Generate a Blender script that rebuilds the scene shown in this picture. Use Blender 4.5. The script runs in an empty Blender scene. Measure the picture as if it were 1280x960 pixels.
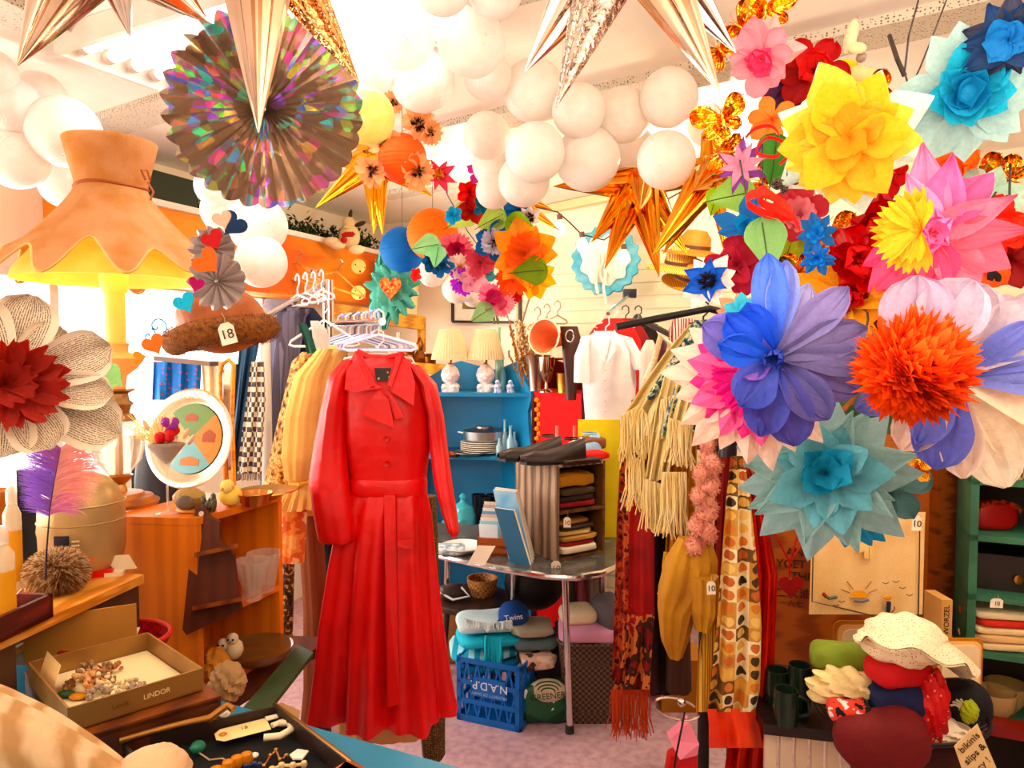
import bpy, math, random
from mathutils import Vector, Matrix, Quaternion
from math import sin, cos, pi, radians as R
sc = bpy.context.scene
COL = sc.collection
rnd = random.Random(7)
V = Vector
FPX = 900.0
CAM = V((0, 0, 1.65))
PIT = math.atan(43 / FPX)

def P(px, py, Y):
    """the point at distance Y in front of the camera seen at a photo position"""
    dx = (px - 640) / FPX; dz = -(py - 480) / FPX
    y = cos(PIT) + sin(PIT) * dz; z = -sin(PIT) + cos(PIT) * dz
    k = Y / y
    return V((dx * k, Y, CAM.z + z * k))

def PZ(px, py, z):
    """the point at height z seen at a photo position"""
    dx = (px - 640) / FPX; dz = -(py - 480) / FPX
    y = cos(PIT) + sin(PIT) * dz; zz = -sin(PIT) + cos(PIT) * dz
    k = (z - CAM.z) / zz
    return V((dx * k, y * k, z))

def lin(c):
    if isinstance(c, str):
        c = [int(c[i:i + 2], 16) / 255 for i in (0, 2, 4)]
    return tuple((x / 12.92 if x <= .04045 else ((x + .055) / 1.055) ** 2.4) for x in c[:3]) + (1,)

# ------------------------------------------------------------------ materials
MATS = {}
def mat(name, col='cccccc', rough=.6, metal=0., kind='plain', col2=None, scale=8., trans=0., emit=0., alpha=1., bump=.0, bscale=60., spec=.4, cols=None, stretch=(1, 1, 1), sheen=0, rot=(0, 0, 0), coords='Object', thr=.5):
    if name in MATS: return MATS[name]
    m = bpy.data.materials.new(name); MATS[name] = m; m.use_nodes = True
    nt = m.node_tree; N = nt.nodes; L = nt.links; N.clear()
    out = N.new('ShaderNodeOutputMaterial'); b = N.new('ShaderNodeBsdfPrincipled')
    b.inputs['Roughness'].default_value = rough; b.inputs['Metallic'].default_value = metal
    b.inputs['Specular IOR Level'].default_value = spec
    def sat(c, k=1.18):
        g_ = .3 * c[0] + .59 * c[1] + .11 * c[2]; return tuple(max(0, min(1, g_ + (x - g_) * k)) for x in c[:3]) + (1,)
    c1 = lin(col); c2 = lin(col2) if col2 else tuple(min(1, x * .8) for x in c1[:3]) + (1,)
    if not metal and kind != 'glass': c1 = sat(c1); c2 = sat(c2)
    tc = N.new('ShaderNodeTexCoord'); mp = N.new('ShaderNodeMapping')
    L.new(tc.outputs[coords], mp.inputs[0]); mp.inputs['Scale'].default_value = stretch; mp.inputs['Rotation'].default_value = rot
    csock = None
    def ramp(fac, stops, const=False):
        r = N.new('ShaderNodeValToRGB'); cr = r.color_ramp
        if const: cr.interpolation = 'CONSTANT'
        while len(cr.elements) < len(stops): cr.elements.new(.5)
        for e, (p, c) in zip(cr.elements, stops): e.position = p; e.color = lin(c) if isinstance(c, str) else c
        L.new(fac, r.inputs[0]); return r.outputs[0]
    def noise(s, d=3):
        n = N.new('ShaderNodeTexNoise'); n.inputs['Scale'].default_value = s; n.inputs['Detail'].default_value = d
        L.new(mp.outputs[0], n.inputs['Vector']); return n
    if kind in ('plain', 'paper', 'foil'):
        csock = ramp(noise(scale).outputs[0], [(.3, c2 if col2 else tuple(x * .86 for x in c1[:3]) + (1,)), (.62, c1)])
    elif kind == 'wood':
        w = N.new('ShaderNodeTexWave'); w.inputs['Scale'].default_value = scale; w.inputs['Distortion'].default_value = 4.5
        w.inputs['Detail'].default_value = 3; w.inputs['Detail Scale'].default_value = 1.6
        L.new(mp.outputs[0], w.inputs['Vector']); csock = ramp(w.outputs[0], [(.15, c2), (.8, c1)])
    elif kind == 'stripes':
        w = N.new('ShaderNodeTexWave'); w.inputs['Scale'].default_value = scale
        L.new(mp.outputs[0], w.inputs['Vector'])
        csock = ramp(w.outputs[0], [(0, c1), (thr, c2)], True)
    elif kind == 'print':
        v = N.new('ShaderNodeTexVoronoi'); v.inputs['Scale'].default_value = scale
        L.new(mp.outputs[0], v.inputs['Vector'])
        sp = N.new('ShaderNodeSeparateColor'); L.new(v.outputs['Color'], sp.inputs[0])
        cs = cols or [col, col2 or col]
        csock = ramp(sp.outputs[0], [(i / len(cs), c) for i, c in enumerate(cs)], True)
    elif kind == 'blotch':
        n = noise(scale, 2); cs = cols
        k = len(cs); csock = ramp(n.outputs[0], [(0 if i == 0 else .5 + (i - k / 2) * .22 / k * 2, c) for i, c in enumerate(cs)], True)
    elif kind == 'dots':
        v = N.new('ShaderNodeTexVoronoi'); v.inputs['Scale'].default_value = scale; v.inputs['Randomness'].default_value = .6
        L.new(mp.outputs[0], v.inputs['Vector']); csock = ramp(v.outputs['Distance'], [(0, c2), (thr, c1)], True)
    elif kind == 'check':
        v = N.new('ShaderNodeTexChecker'); v.inputs['Scale'].default_value = scale
        v.inputs['Color1'].default_value = c1; v.inputs['Color2'].default_value = c2
        L.new(mp.outputs[0], v.inputs['Vector']); csock = v.outputs[0]
    elif kind == 'brick':
        v = N.new('ShaderNodeTexBrick'); v.inputs['Scale'].default_value = scale
        v.inputs['Color1'].default_value = c1; v.inputs['Color2'].default_value = c2; v.inputs['Mortar'].default_value = lin(cols[0])
        v.inputs['Mortar Size'].default_value = .03; v.inputs['Row Height'].default_value = .5; v.inputs['Brick Width'].default_value = .5
        L.new(mp.outputs[0], v.inputs['Vector']); csock = v.outputs[0]
    elif kind == 'holo':
        v = N.new('ShaderNodeTexVoronoi'); v.inputs['Scale'].default_value = scale
        L.new(mp.outputs[0], v.inputs['Vector'])
        sp = N.new('ShaderNodeSeparateColor'); L.new(v.outputs['Color'], sp.inputs[0])
        h = N.new('ShaderNodeHueSaturation'); h.inputs['Color'].default_value = lin('e89080')
        lw = N.new('ShaderNodeLayerWeight'); ad = N.new('ShaderNodeMath'); ad.operation = 'ADD'
        L.new(lw.outputs['Facing'], ad.inputs[0]); L.new(sp.outputs[0], ad.inputs[1]); L.new(ad.outputs[0], h.inputs['Hue'])
        gt = N.new('ShaderNodeMath'); gt.operation = 'GREATER_THAN'; gt.inputs[1].default_value = .66; L.new(sp.outputs[1], gt.inputs[0])
        mx = N.new('ShaderNodeMix'); mx.data_type = 'RGBA'; L.new(gt.outputs[0], mx.inputs[0]); mx.inputs[6].default_value = c1; L.new(h.outputs[0], mx.inputs[7])
        csock = mx.outputs[2]
    if csock is None: b.inputs['Base Color'].default_value = c1
    else: L.new(csock, b.inputs['Base Color'])
    if bump:
        bn = N.new('ShaderNodeBump'); bn.inputs['Strength'].default_value = bump; bn.inputs['Distance'].default_value = .01
        L.new(noise(bscale, 2).outputs[0], bn.inputs['Height']); L.new(bn.outputs[0], b.inputs['Normal'])
    if sheen: b.inputs['Sheen Weight'].default_value = sheen
    if emit:
        b.inputs['Emission Strength'].default_value = emit
        b.inputs['Emission Color'].default_value = c1
    if kind == 'glass':
        b.inputs['Transmission Weight'].default_value = 1.; b.inputs['Roughness'].default_value = rough; b.inputs['IOR'].default_value = 1.3
        b.inputs['Base Color'].default_value = c1
    sh = b.outputs[0]
    if trans:
        t = N.new('ShaderNodeBsdfTranslucent'); mx = N.new('ShaderNodeMixShader'); mx.inputs[0].default_value = trans
        if csock is not None: L.new(csock, t.inputs[0])
        else: t.inputs[0].default_value = c1
        L.new(sh, mx.inputs[1]); L.new(t.outputs[0], mx.inputs[2]); sh = mx.outputs[0]
    if alpha < 1:
        t = N.new('ShaderNodeBsdfTransparent'); mx = N.new('ShaderNodeMixShader'); mx.inputs[0].default_value = 1 - alpha
        t.inputs[0].default_value = tuple(.5 + .5 * x for x in c1[:3]) + (1,)
        L.new(sh, mx.inputs[1]); L.new(t.outputs[0], mx.inputs[2]); sh = mx.outputs[0]
    L.new(sh, out.inputs[0])
    return m
def paper(c, **k): return mat('paper_' + c + str(sorted(k.items())), c, rough=.7, kind='paper', trans=.4, scale=14, bump=.25, bscale=40, **k)
def cloth(c, **k): return mat('cloth_' + c + str(sorted(k.items())), c, rough=.8, bump=.25, bscale=180, **k)
def solid(c, r=.5, **k): return mat('solid_' + c + '%s' % r + str(sorted(k.items())), c, rough=r, **k)
def metal(c, r=.25, **k): return mat('metal_' + c + '%s' % r + str(sorted(k.items())), c, rough=r, metal=1., **k)
def wood(c, c2, s=3, st=(1, 1, 8), **k): return mat('wood_' + c + c2 + str(s) + str(st), c, col2=c2, rough=.5, kind='wood', scale=s, stretch=st, **k)
def glass(c='ffffff', a=.3, r=.05): return mat('glass_' + c + str(a), c, rough=r, alpha=a, spec=.9)

# ------------------------------------------------------------------ mesh builder
ORG = {}
class MB:
    def __init__(s): s.v = []; s.f = []; s.uv = []; s.m = Matrix()
    def add(s, vs, fs, uvs=None):
        n = len(s.v); s.v += [s.m @ V(p) for p in vs]; s.f += [tuple(i + n for i in f) for f in fs]
        s.uv += list(uvs) if uvs else [(0, 0)] * len(vs)
        return s
    def box(s, lo, hi):
        x0, y0, z0 = lo; x1, y1, z1 = hi
        return s.add([(x0, y0, z0), (x1, y0, z0), (x1, y1, z0), (x0, y1, z0), (x0, y0, z1), (x1, y0, z1), (x1, y1, z1), (x0, y1, z1)],
                     [(0, 3, 2, 1), (4, 5, 6, 7), (0, 1, 5, 4), (1, 2, 6, 5), (2, 3, 7, 6), (3, 0, 4, 7)],
                     [(0, 0), (1, 0), (1, 1), (0, 1)] * 2)
    def obox(s, o, a, b, c):
        """box from corner o with edge vectors a, b, c"""
        o, a, b, c = V(o), V(a), V(b), V(c)
        f = [(0, 3, 2, 1), (4, 5, 6, 7), (0, 1, 5, 4), (1, 2, 6, 5), (2, 3, 7, 6), (3, 0, 4, 7)]
        if a.cross(b).dot(c) < 0: f = [tuple(reversed(q)) for q in f]
        return s.add([o, o + a, o + a + b, o + b, o + c, o + a + c, o + a + b + c, o + b + c], f)
    def beam(s, p, q, w, h, up=(0, 0, 1)):
        p, q = V(p), V(q); d = (q - p); u = V(up); x = d.cross(u).normalized() * w; y = x.cross(d).normalized() * h
        return s.obox(p - x / 2 - y / 2, d, x, y)
    def grid(s, fn, nu, nv, wu=False, wv=False, uvs=True):
        vs = []; uv = []
        for j in range(nv + (0 if wv else 1)):
            for i in range(nu + (0 if wu else 1)):
                vs.append(fn(i / nu, j / nv)); uv.append((i / nu, j / nv))
        W = nu + (0 if wu else 1); H = nv + (0 if wv else 1); fs = []
        for j in range(nv):
            for i in range(nu):
                i2 = (i + 1) % W; j2 = (j + 1) % H
                fs.append((j * W + i, j * W + i2, j2 * W + i2, j2 * W + i))
        return s.add(vs, fs, uv)
    def lathe(s, prof, c=(0, 0, 0), n=24, axis=None, cap=True, flute=0, fa=0):
        """profile of (radius, height) pairs turned about an axis through c"""
        q = V(axis).to_track_quat('Z', 'Y') if axis else Quaternion()
        c = V(c); vs = []; uv = []; fs = []
        for j, (r, h) in enumerate(prof):
            for i in range(n):
                a = 2 * pi * i / n; rr = r * (1 + (fa * cos(flute * a) if flute else 0))
                vs.append(c + q @ V((rr * cos(a), rr * sin(a), h))); uv.append((i / n, j / max(1, len(prof) - 1)))
        for j in range(len(prof) - 1):
            for i in range(n):
                i2 = (i + 1) % n; fs.append((j * n + i, j * n + i2, (j + 1) * n + i2, (j + 1) * n + i))
        if cap:
            if prof[0][0] > 1e-5: fs.append(tuple(reversed(range(n))))
            if prof[-1][0] > 1e-5: fs.append(tuple((len(prof) - 1) * n + i for i in range(n)))
        return s.add(vs, fs, uv)
    def cyl(s, p, q, r, r2=None, n=12):
        p, q = V(p), V(q)
        return s.lathe([(r, 0), (r if r2 is None else r2, (q - p).length)], p, n, q - p)
    def ball(s, c, r, n=16, sq=(1, 1, 1), axis=None, wob=0, seed=0):
        k = n // 2; c = V(c); vs = []; fs = []; uv = []
        q = V(axis).to_track_quat('Z', 'Y') if axis else Quaternion()
        rs = random.Random(seed)
        for j in range(k + 1):
            t = pi * j / k
            for i in range(n):
                a = 2 * pi * i / n; rr = r * (1 + wob * (rs.random() - .5))
                vs.append(c + q @ V((rr * sin(t) * cos(a) * sq[0], rr * sin(t) * sin(a) * sq[1], rr * cos(t) * sq[2]))); uv.append((i / n, j / k))
        for j in range(k):
            for i in range(n):
                i2 = (i + 1) % n; fs.append((j * n + i, (j + 1) * n + i, (j + 1) * n + i2, j * n + i2))
        return s.add(vs, fs, uv)
    def tube(s, pts, r, n=8, closed=False, r2=None, flat=1.):
        pts = [V(p) for p in pts]; m = len(pts); vs = []; fs = []
        up = V((0, 0, 1))
        prevx = None
        for k, p in enumerate(pts):
            a = pts[(k - 1) % m] if (k or closed) else p; b = pts[(k + 1) % m] if (k < m - 1 or closed) else p
            d = (b - a).normalized() if (b - a).length > 1e-9 else up
            if prevx is None: x = d.cross(up if abs(d.z) < .9 else V((1, 0, 0))).normalized()
            else: x = (prevx - d * prevx.dot(d)).normalized()
            prevx = x; y = d.cross(x)
            rr = r if r2 is None else r + (r2 - r) * k / (m - 1)
            if callable(r): rr = r(k / (m - 1))
            for i in range(n):
                t = 2 * pi * i / n; vs.append(p + x * rr * cos(t) + y * rr * sin(t) * flat)
        for k in range(m if closed else m - 1):
            for i in range(n):
                k2 = (k + 1) % m; fs.append((k * n + i, k * n + (i + 1) % n, k2 * n + (i + 1) % n, k2 * n + i))
        if not closed: fs += [tuple(reversed(range(n))), tuple((m - 1) * n + i for i in range(n))]
        return s.add(vs, fs)
    def poly(s, pts, t):
        """flat outline given thickness vector t"""
        pts = [V(p) for p in pts]; t = V(t); n = len(pts)
        return s.add(pts + [p + t for p in pts], [tuple(range(n)), tuple(reversed(range(n, 2 * n)))] + [(i, i + n, (i + 1) % n + n, (i + 1) % n) for i in range(n)])
    def loft(s, rows, K=48, nf=9, amp=lambda v: .05, sub=3, ph=0., cap=True, wob=1.2):
        """rows of (centre, rx, ry): horizontal ovals joined into a hanging tube with folds"""
        rr = []
        for a, b in zip(rows, rows[1:]):
            for i in range(sub):
                t = i / sub; rr.append((V(a[0]).lerp(V(b[0]), t), a[1] + (b[1] - a[1]) * t, a[2] + (b[2] - a[2]) * t))
        rr.append((V(rows[-1][0]), rows[-1][1], rows[-1][2])); n = len(rr); vs = []; uv = []; fs = []
        for j, (c, rx, ry) in enumerate(rr):
            v = j / (n - 1); am = amp(v)
            for i in range(K):
                a = 2 * pi * i / K
                f = 1 + am * (sin(nf * a + ph + wob * v) + .5 * sin((nf * 2 + 3) * a + 2.1 * ph + 2 * v) + .5 * sin((nf - 3) * a + 5 * ph))
                vs.append(c + V((rx * (1 + (f - 1) * .4) * cos(a), ry * (1 + (f - 1) * 1.6) * sin(a), 0))); uv.append((i / K, v))
        for j in range(n - 1):
            for i in range(K):
                i2 = (i + 1) % K; fs.append((j * K + i, (j + 1) * K + i, (j + 1) * K + i2, j * K + i2))
        if cap: fs += [tuple(range(K)), tuple(reversed(range((n - 1) * K, n * K)))]
        return s.add(vs, fs, uv)
    def pxloft(s, rows, Y, ry=.06, **k):
        """rows of (y, xl, xr[, depth[, half thickness]]) in photo positions"""
        o = []
        for r in rows:
            y, xl, xr = r[:3]; YY = Y + (r[3] if len(r) > 3 else 0); d = r[4] if len(r) > 4 else ry
            a = P(xl, y, YY); b = P(xr, y, YY); o.append(((a + b) / 2, (b - a).length / 2, d))
        return s.loft(o, **k)
    def sheet(s, rows, Y, nf=5, amp=.02, nu=40, sub=4, ph=0., th=.004, ragged=0):
        """hanging cloth: rows of (y, xl, xr[, depth]); two faces th apart"""
        rr = []
        for a, b in zip(rows, rows[1:]):
            for i in range(sub): rr.append([a[k] + (b[k] - a[k]) * i / sub for k in range(3)] + [((a[3] if len(a) > 3 else 0) * (1 - i / sub) + (b[3] if len(b) > 3 else 0) * i / sub)])
        rr.append(list(rows[-1][:3]) + [rows[-1][3] if len(rows[-1]) > 3 else 0]); n = len(rr) - 1; rs = random.Random(int(ph * 10) + 3)
        rag = [rs.uniform(-1, 1) * ragged for _ in range(nu + 1)]
        def fn(u, v, off=0):
            y, xl, xr, d = rr[min(n, int(round(v * n)))]
            aa = amp * (.35 + .65 * v)
            return P(xl + (xr - xl) * u, y + (rag[int(round(u * nu))] if v > .99 else 0), Y + d + aa * (sin(nf * 2 * pi * u + ph + v * 1.3) + .4 * sin(nf * 4.3 * pi * u + 2 * ph - v)) + off)
        s.grid(lambda u, v: fn(u, v), nu, n)
        s.grid(lambda u, v: fn(1 - u, v, th), nu, n)
        return s
    def build(s, name, m, parent=None, smooth=True, auto=True, kind=None):
        o0 = ORG.get(parent.name, V((0, 0, 0))) if parent else V((0, 0, 0))
        me = bpy.data.meshes.new(name); me.from_pydata([tuple(p - o0) for p in s.v], [], s.f)
        uvl = me.uv_layers.new(name='UVMap')
        for l in me.loops: uvl.data[l.index].uv = s.uv[l.vertex_index]
        me.materials.append(m)
        o = bpy.data.objects.new(name, me); COL.objects.link(o)
        if smooth:
            me.polygons.foreach_set('use_smooth', [True] * len(me.polygons))
            if auto: me.set_sharp_from_angle(angle=R(42))
        me.update()
        if parent: o.parent = parent; ORG[o.name] = o0
        else: ORG[o.name] = V((0, 0, 0))
        if kind: o['kind'] = kind
        return o

def thing(name, label, cat, loc, group=None, local=False):
    o = bpy.data.objects.new(name, None); o.empty_display_size = .05; COL.objects.link(o)
    o.location = loc; o['label'] = label; o['category'] = cat
    if group: o['group'] = group
    ORG[o.name] = V((0, 0, 0)) if local else V(loc)
    return o
def solo(mb, name, m, label, cat, group=None, smooth=True, auto=True, stuff=False):
    """a thing that is one mesh; its origin goes to the middle of its base"""
    lo = V([min(p[i] for p in mb.v) for i in range(3)]); hi = V([max(p[i] for p in mb.v) for i in range(3)])
    c = V(((lo.x + hi.x) / 2, (lo.y + hi.y) / 2, lo.z)); mb.v = [p - c for p in mb.v]
    o = mb.build(name, m, None, smooth, auto); o.location = c; ORG[o.name] = c
    o['label'] = label; o['category'] = cat
    if group: o['group'] = group
    if stuff: o['kind'] = 'stuff'
    return o
def struct(mb, name, m, smooth=False): o = mb.build(name, m, None, smooth); o['kind'] = 'structure'; return o
def dup(t, loc, label=None, rotz=None, scale=None, group=None, rot=None):
    r = t.copy(); COL.objects.link(r); r.location = loc
    if label: r['label'] = label
    if group: r['group'] = group
    if rotz is not None: r.rotation_euler = (0, 0, rotz)
    if rot is not None: r.rotation_mode = 'QUATERNION'; r.rotation_quaternion = rot
    if scale: r.scale = (scale,) * 3 if not hasattr(scale, '__len__') else scale
    ORG[r.name] = V(loc)
    for ch in list(t.children):
        c = ch.copy(); COL.objects.link(c); c.parent = r
        for g in list(ch.children):
            d = g.copy(); COL.objects.link(d); d.parent = c
    return r
def text(body, size, mtx, m, parent, name='lettering', ext=.0005, align='CENTER'):
    cu = bpy.data.curves.new('lettering', 'FONT'); cu.body = body; cu.size = size; cu.align_x = align; cu.align_y = 'CENTER'; cu.extrude = ext
    t = bpy.data.objects.new('tmp', cu); COL.objects.link(t); dg = bpy.context.evaluated_depsgraph_get()
    me = t.evaluated_get(dg).to_mesh(); vs = [mtx @ v.co for v in me.vertices]; fs = [tuple(p.vertices) for p in me.polygons]
    t.to_mesh_clear(); bpy.data.objects.remove(t)
    mb = MB(); mb.add(vs, fs); return mb.build(name, m, parent, False)
def basis(o, x, y):
    x = V(x).normalized(); z = x.cross(V(y)).normalized(); y = z.cross(x)
    m = Matrix((x, y, z)).transposed().to_4x4(); m.translation = o; return m
def px(Y): return Y / FPX
def facecam(o): return (CAM - V(o)).normalized()
# ================================================================== the room
CEIL = 2.6
C0 = V((-1.06, 5.58, 0)); DL = V((-.38, -.925, 0)); DB = V((.85, -.527, 0)); NB = V((-.527, -.85, 0)); NL = V((.925, -.38, 0))
cream = mat('wall_paint', 'fff0dc', rough=.8, scale=3, col2='fbe6cc')
white = mat('ceiling_paint', 'fffaf2', rough=.85, scale=3, col2='f8efe2')
floor_m = mat('floor_concrete', 'c3a3a8', col2='a58590', rough=.38, kind='plain', scale=28, bump=.1, bscale=30)
mb = MB(); mb.box((-5.5, -1.6, -.1), (5, 6.6, 0)); struct(mb, 'floor', floor_m)
mb = MB(); mb.box((-5.5, -1.6, CEIL), (5, 6.6, CEIL + .1)); struct(mb, 'ceiling', white)
def wallbox(name, p, q, z0, z1, n, m, t=.1):
    mb = MB(); p, q, n = V(p), V(q), V(n); mb.obox(p + V((0, 0, z0)), q - p, -n * t, V((0, 0, z1 - z0))); return struct(mb, name, m)
CL = C0 + DL * 7.75
RB = C0 + DB * 5.0
# left wall: solid beyond the shop window; window between s=2.6 and s=6.4
wl = MB()
wl.obox(C0, DL * 1.2, -NL * .1, V((0, 0, CEIL)))
wl.obox(C0 + DL * 6.6, DL * 1.2, -NL * .1, V((0, 0, CEIL)))
wl.obox(C0 + DL * 1.2, DL * 5.4, -NL * .1, V((0, 0, 1.0)))
wl.obox(C0 + DL * 1.2 + V((0, 0, 2.0)), DL * 5.4, -NL * .1, V((0, 0, .6)))
struct(wl, 'wall_left', cream)
wallbox('wall_back', C0, RB, 0, CEIL, NB, cream)
wallbox('wall_right', (RB.x, RB.y, 0), (RB.x + .4, -1.5, 0), 0, CEIL, (-1, 0, 0), wood('6b3a1c', '4a2410', 2))
wallbox('wall_front', (RB.x + .4, -1.5, 0), (CL.x - .1, -1.5, 0), 0, CEIL, (0, 1, 0), cream)
# shop window
wf = MB(); W0 = C0 + DL * 1.2 + V((0, 0, 1.0)); wm = solid('f2ece2', .4)
for z in (0, .96): wf.obox(W0 + V((0, 0, z)), DL * 5.4, -NL * .06, V((0, 0, .04)))
for k in range(5): wf.obox(W0 + DL * (k * 1.34), DL * .04, -NL * .06, V((0, 0, 1.0)))
win = struct(wf, 'window_1', wm)
g = MB(); g.obox(W0 - NL * .03, DL * 5.4, -NL * .004, V((0, 0, 1.0))); g.build('pane', glass('ffffff', .08, 0), win)
# flowered scrolls painted on the glass
sg = MB()
for (cx, cy, r_, tw) in [(196, 408, 16, 2.2), (212, 422, 9, 1.8), (186, 420, 10, -2), (232, 425, 12, 2)]:
    pts = []
    for i in range(24):
        t = i / 23; a = tw * 2 * pi * t * .6; q = P(cx + r_ * t * cos(a) * 1., cy + r_ * t * sin(a), 2.9)
        pts.append(q)
    nrm = NL
    def onw(p):
        d = p - CAM; k = (W0 - NL * .02 - CAM).dot(nrm) / d.dot(nrm); return CAM + d * k
    sg.tube([onw(p) for p in pts], .004, 6)
sg.build('painted_scroll', solid('3f86b5', .5), win)
# slat wall boards on the back wall
sl = MB(); S0 = C0 + DB * 1.32
for k in range(27):
    sl.obox(S0 + V((0, 0, .06 + .08 * k)) + NB * .001, DB * 3.6, NB * .018, V((0, 0, .074)))
sl.obox(S0 + V((0, 0, .0)) + NB * .001, DB * 3.6, NB * .006, V((0, 0, 2.24)))
o = struct(sl, 'wall_slats', mat('slat_paint', 'fff3d8', rough=.5, scale=2, col2='f8e6c4'))
t_ = MB(); t_.obox(S0 + DB * -.02 + V((0, 0, 0)), DB * .03, NB * .03, V((0, 0, 2.26))); struct(t_, 'trim_1', wood('e9c48a', 'd8ab6c', 2))
# perforated ceiling channels
perf = mat('perforated_metal', 'd9d0c0', col2='6a6258', rough=.5, kind='dots', scale=110, thr=.3)
def channel(name, a, b, w=.12, h=.03):
    mb = MB(); a = PZ(*a, CEIL - .015); b = PZ(*b, CEIL - .015); mb.beam(a, b, w, h); return struct(mb, name, perf)
channel('trim_2', (445, 190), (1330, -12), .17)
channel('trim_3', (-40, 210), (330, 96), .17)
channel('trim_4', (380, 62), (700, -30), .12)
channel('trim_5', (480, 245), (700, 205), .12)
channel('trim_6', (-60, -20), (70, 40), .14)
t_ = MB(); t_.beam(PZ(655, 268, CEIL - .03), PZ(790, 240, CEIL - .03), .05, .05); struct(t_, 'trim_7', solid('f3dcae', .6))
# vertical pale post at the right that meets the ceiling
t_ = MB(); t_.beam(P(1085, -30, 3.0), P(1132, 130, 3.4), .09, .05); t_.beam(P(1132, 130, 3.4), P(1140, 420, 3.55), .09, .05); struct(t_, 'trim_8', solid('f5dba4', .6))

# fluorescent ceiling light, recessed tray with bare tubes
tubem = mat('tube_glow', 'fbfdff', emit=6)
def ceiling_light(c, ax, L_, W_, ntube, label, power):
    t = thing('ceiling_light', label, 'ceiling light', (c.x, c.y, CEIL), 'long fluorescent ceiling lights')
    ax = V(ax).normalized(); sd = V((-ax.y, ax.x, 0)); c = V((c.x, c.y, CEIL - .002)); dz = V((0, 0, -.07))
    tray = MB(); tray.obox(c - ax * L_ / 2 - sd * W_ / 2, ax * L_, sd * W_, V((0, 0, -.006)))
    tray.build('tray', solid('efe9df', .3), t, False)
    fr = MB()
    for e in (-1, 1):
        fr.obox(c + sd * (e * W_ / 2) - ax * L_ / 2, ax * L_, sd * (.02 * e), dz)
        fr.obox(c + ax * (e * L_ / 2) - sd * W_ / 2, sd * W_, ax * (.02 * e), dz)
    fr.build('frame', solid('e2d6c8', .4), t, False)
    for k in range(ntube):
        o_ = c + sd * ((k + .5) / ntube - .5) * W_ * .94 + V((0, 0, -.035))
        tb = MB(); tb.cyl(o_ - ax * (L_ / 2 - .05), o_ + ax * (L_ / 2 - .05), .019, n=14)
        tt = tb.build('lamp_tube', tubem, t)
        for e in (-1, 1):
            ct = MB(); ct.cyl(o_ + ax * e * (L_ / 2 - .05), o_ + ax * e * (L_ / 2 - .02), .021, n=14); ct.build('end_cap', solid('b9a392', .5), t)
    return t
pa = PZ(75, 38, CEIL); pb = PZ(230, 98, CEIL); e1 = (pb - pa)
axl = V((e1.y, -e1.x, 0)).normalized()
ceiling_light((pa + pb) / 2 + axl * .62, axl, 1.24, e1.length, 5, 'open fluorescent ceiling light with bare tubes, partly behind the foil fan', 0)
for i, (x, y, lab) in enumerate([(1.7, 1.6, 'added unseen fluorescent ceiling light over the hanging paper flowers'), (-.9, .2, 'added unseen fluorescent ceiling light near the front wall over the counter'), (1.4, -.4, 'added unseen fluorescent ceiling light beside the front right corner')]):  # fixtures added out of view as fill for the interior
    ceiling_light(V((x, y, 0)), (1, .35, 0) if i != 1 else (.85, -.5, 0), 1.2, .5, 4, lab, 0)

# daylight, and fill lights added to brighten the room
w = bpy.data.worlds.new('sky'); sc.world = w; w.use_nodes = True
bg = w.node_tree.nodes['Background']; bg.inputs[0].default_value = (1, .97, .93, 1); bg.inputs[1].default_value = 2.6
def light(kind, loc, power, col, size=.3, rot=None, target=None, size_y=None):
    d = bpy.data.lights.new('lamp', kind); d.energy = power; d.color = col
    if kind == 'AREA':
        d.size = size
        if size_y: d.shape = 'RECTANGLE'; d.size_y = size_y
    else: d.shadow_soft_size = size
    o = bpy.data.objects.new('room_or_fill_light', d); COL.objects.link(o); o.location = loc
    if target is not None: o.rotation_euler = (V(target) - V(loc)).to_track_quat('-Z', 'Y').to_euler()
    return o
light('AREA', C0 + DL * 3.9 - NL * .25 + V((0, 0, 1.5)), 150, (1, .93, .84), 5.2, target=C0 + DL * 3.9 + NL * 3 + V((0, 0, 1.0)), size_y=1.0)

light('AREA', (.5, .6, 2.15), 27, (1, .84, .64), 1.4, target=(.8, 1.8, 3.2))  # added uplight out of view, brightens ceiling and balloons, no fixture
light('AREA', (1.7, 1.3, 2.5), 14, (1, .78, .52), .9, target=(1.5, 2.2, 0))  # added warm fill, out of view at the right
light('POINT', (.88, 3.1, 2.34), 26, (1, .82, .58), .05)  # added fill for the dim back area, not a string bulb
light('POINT', (-.25, 3.7, 2.3), 12, (1, .84, .62), .05)  # added fill by the middle flower bunch, no bulb modelled here
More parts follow.
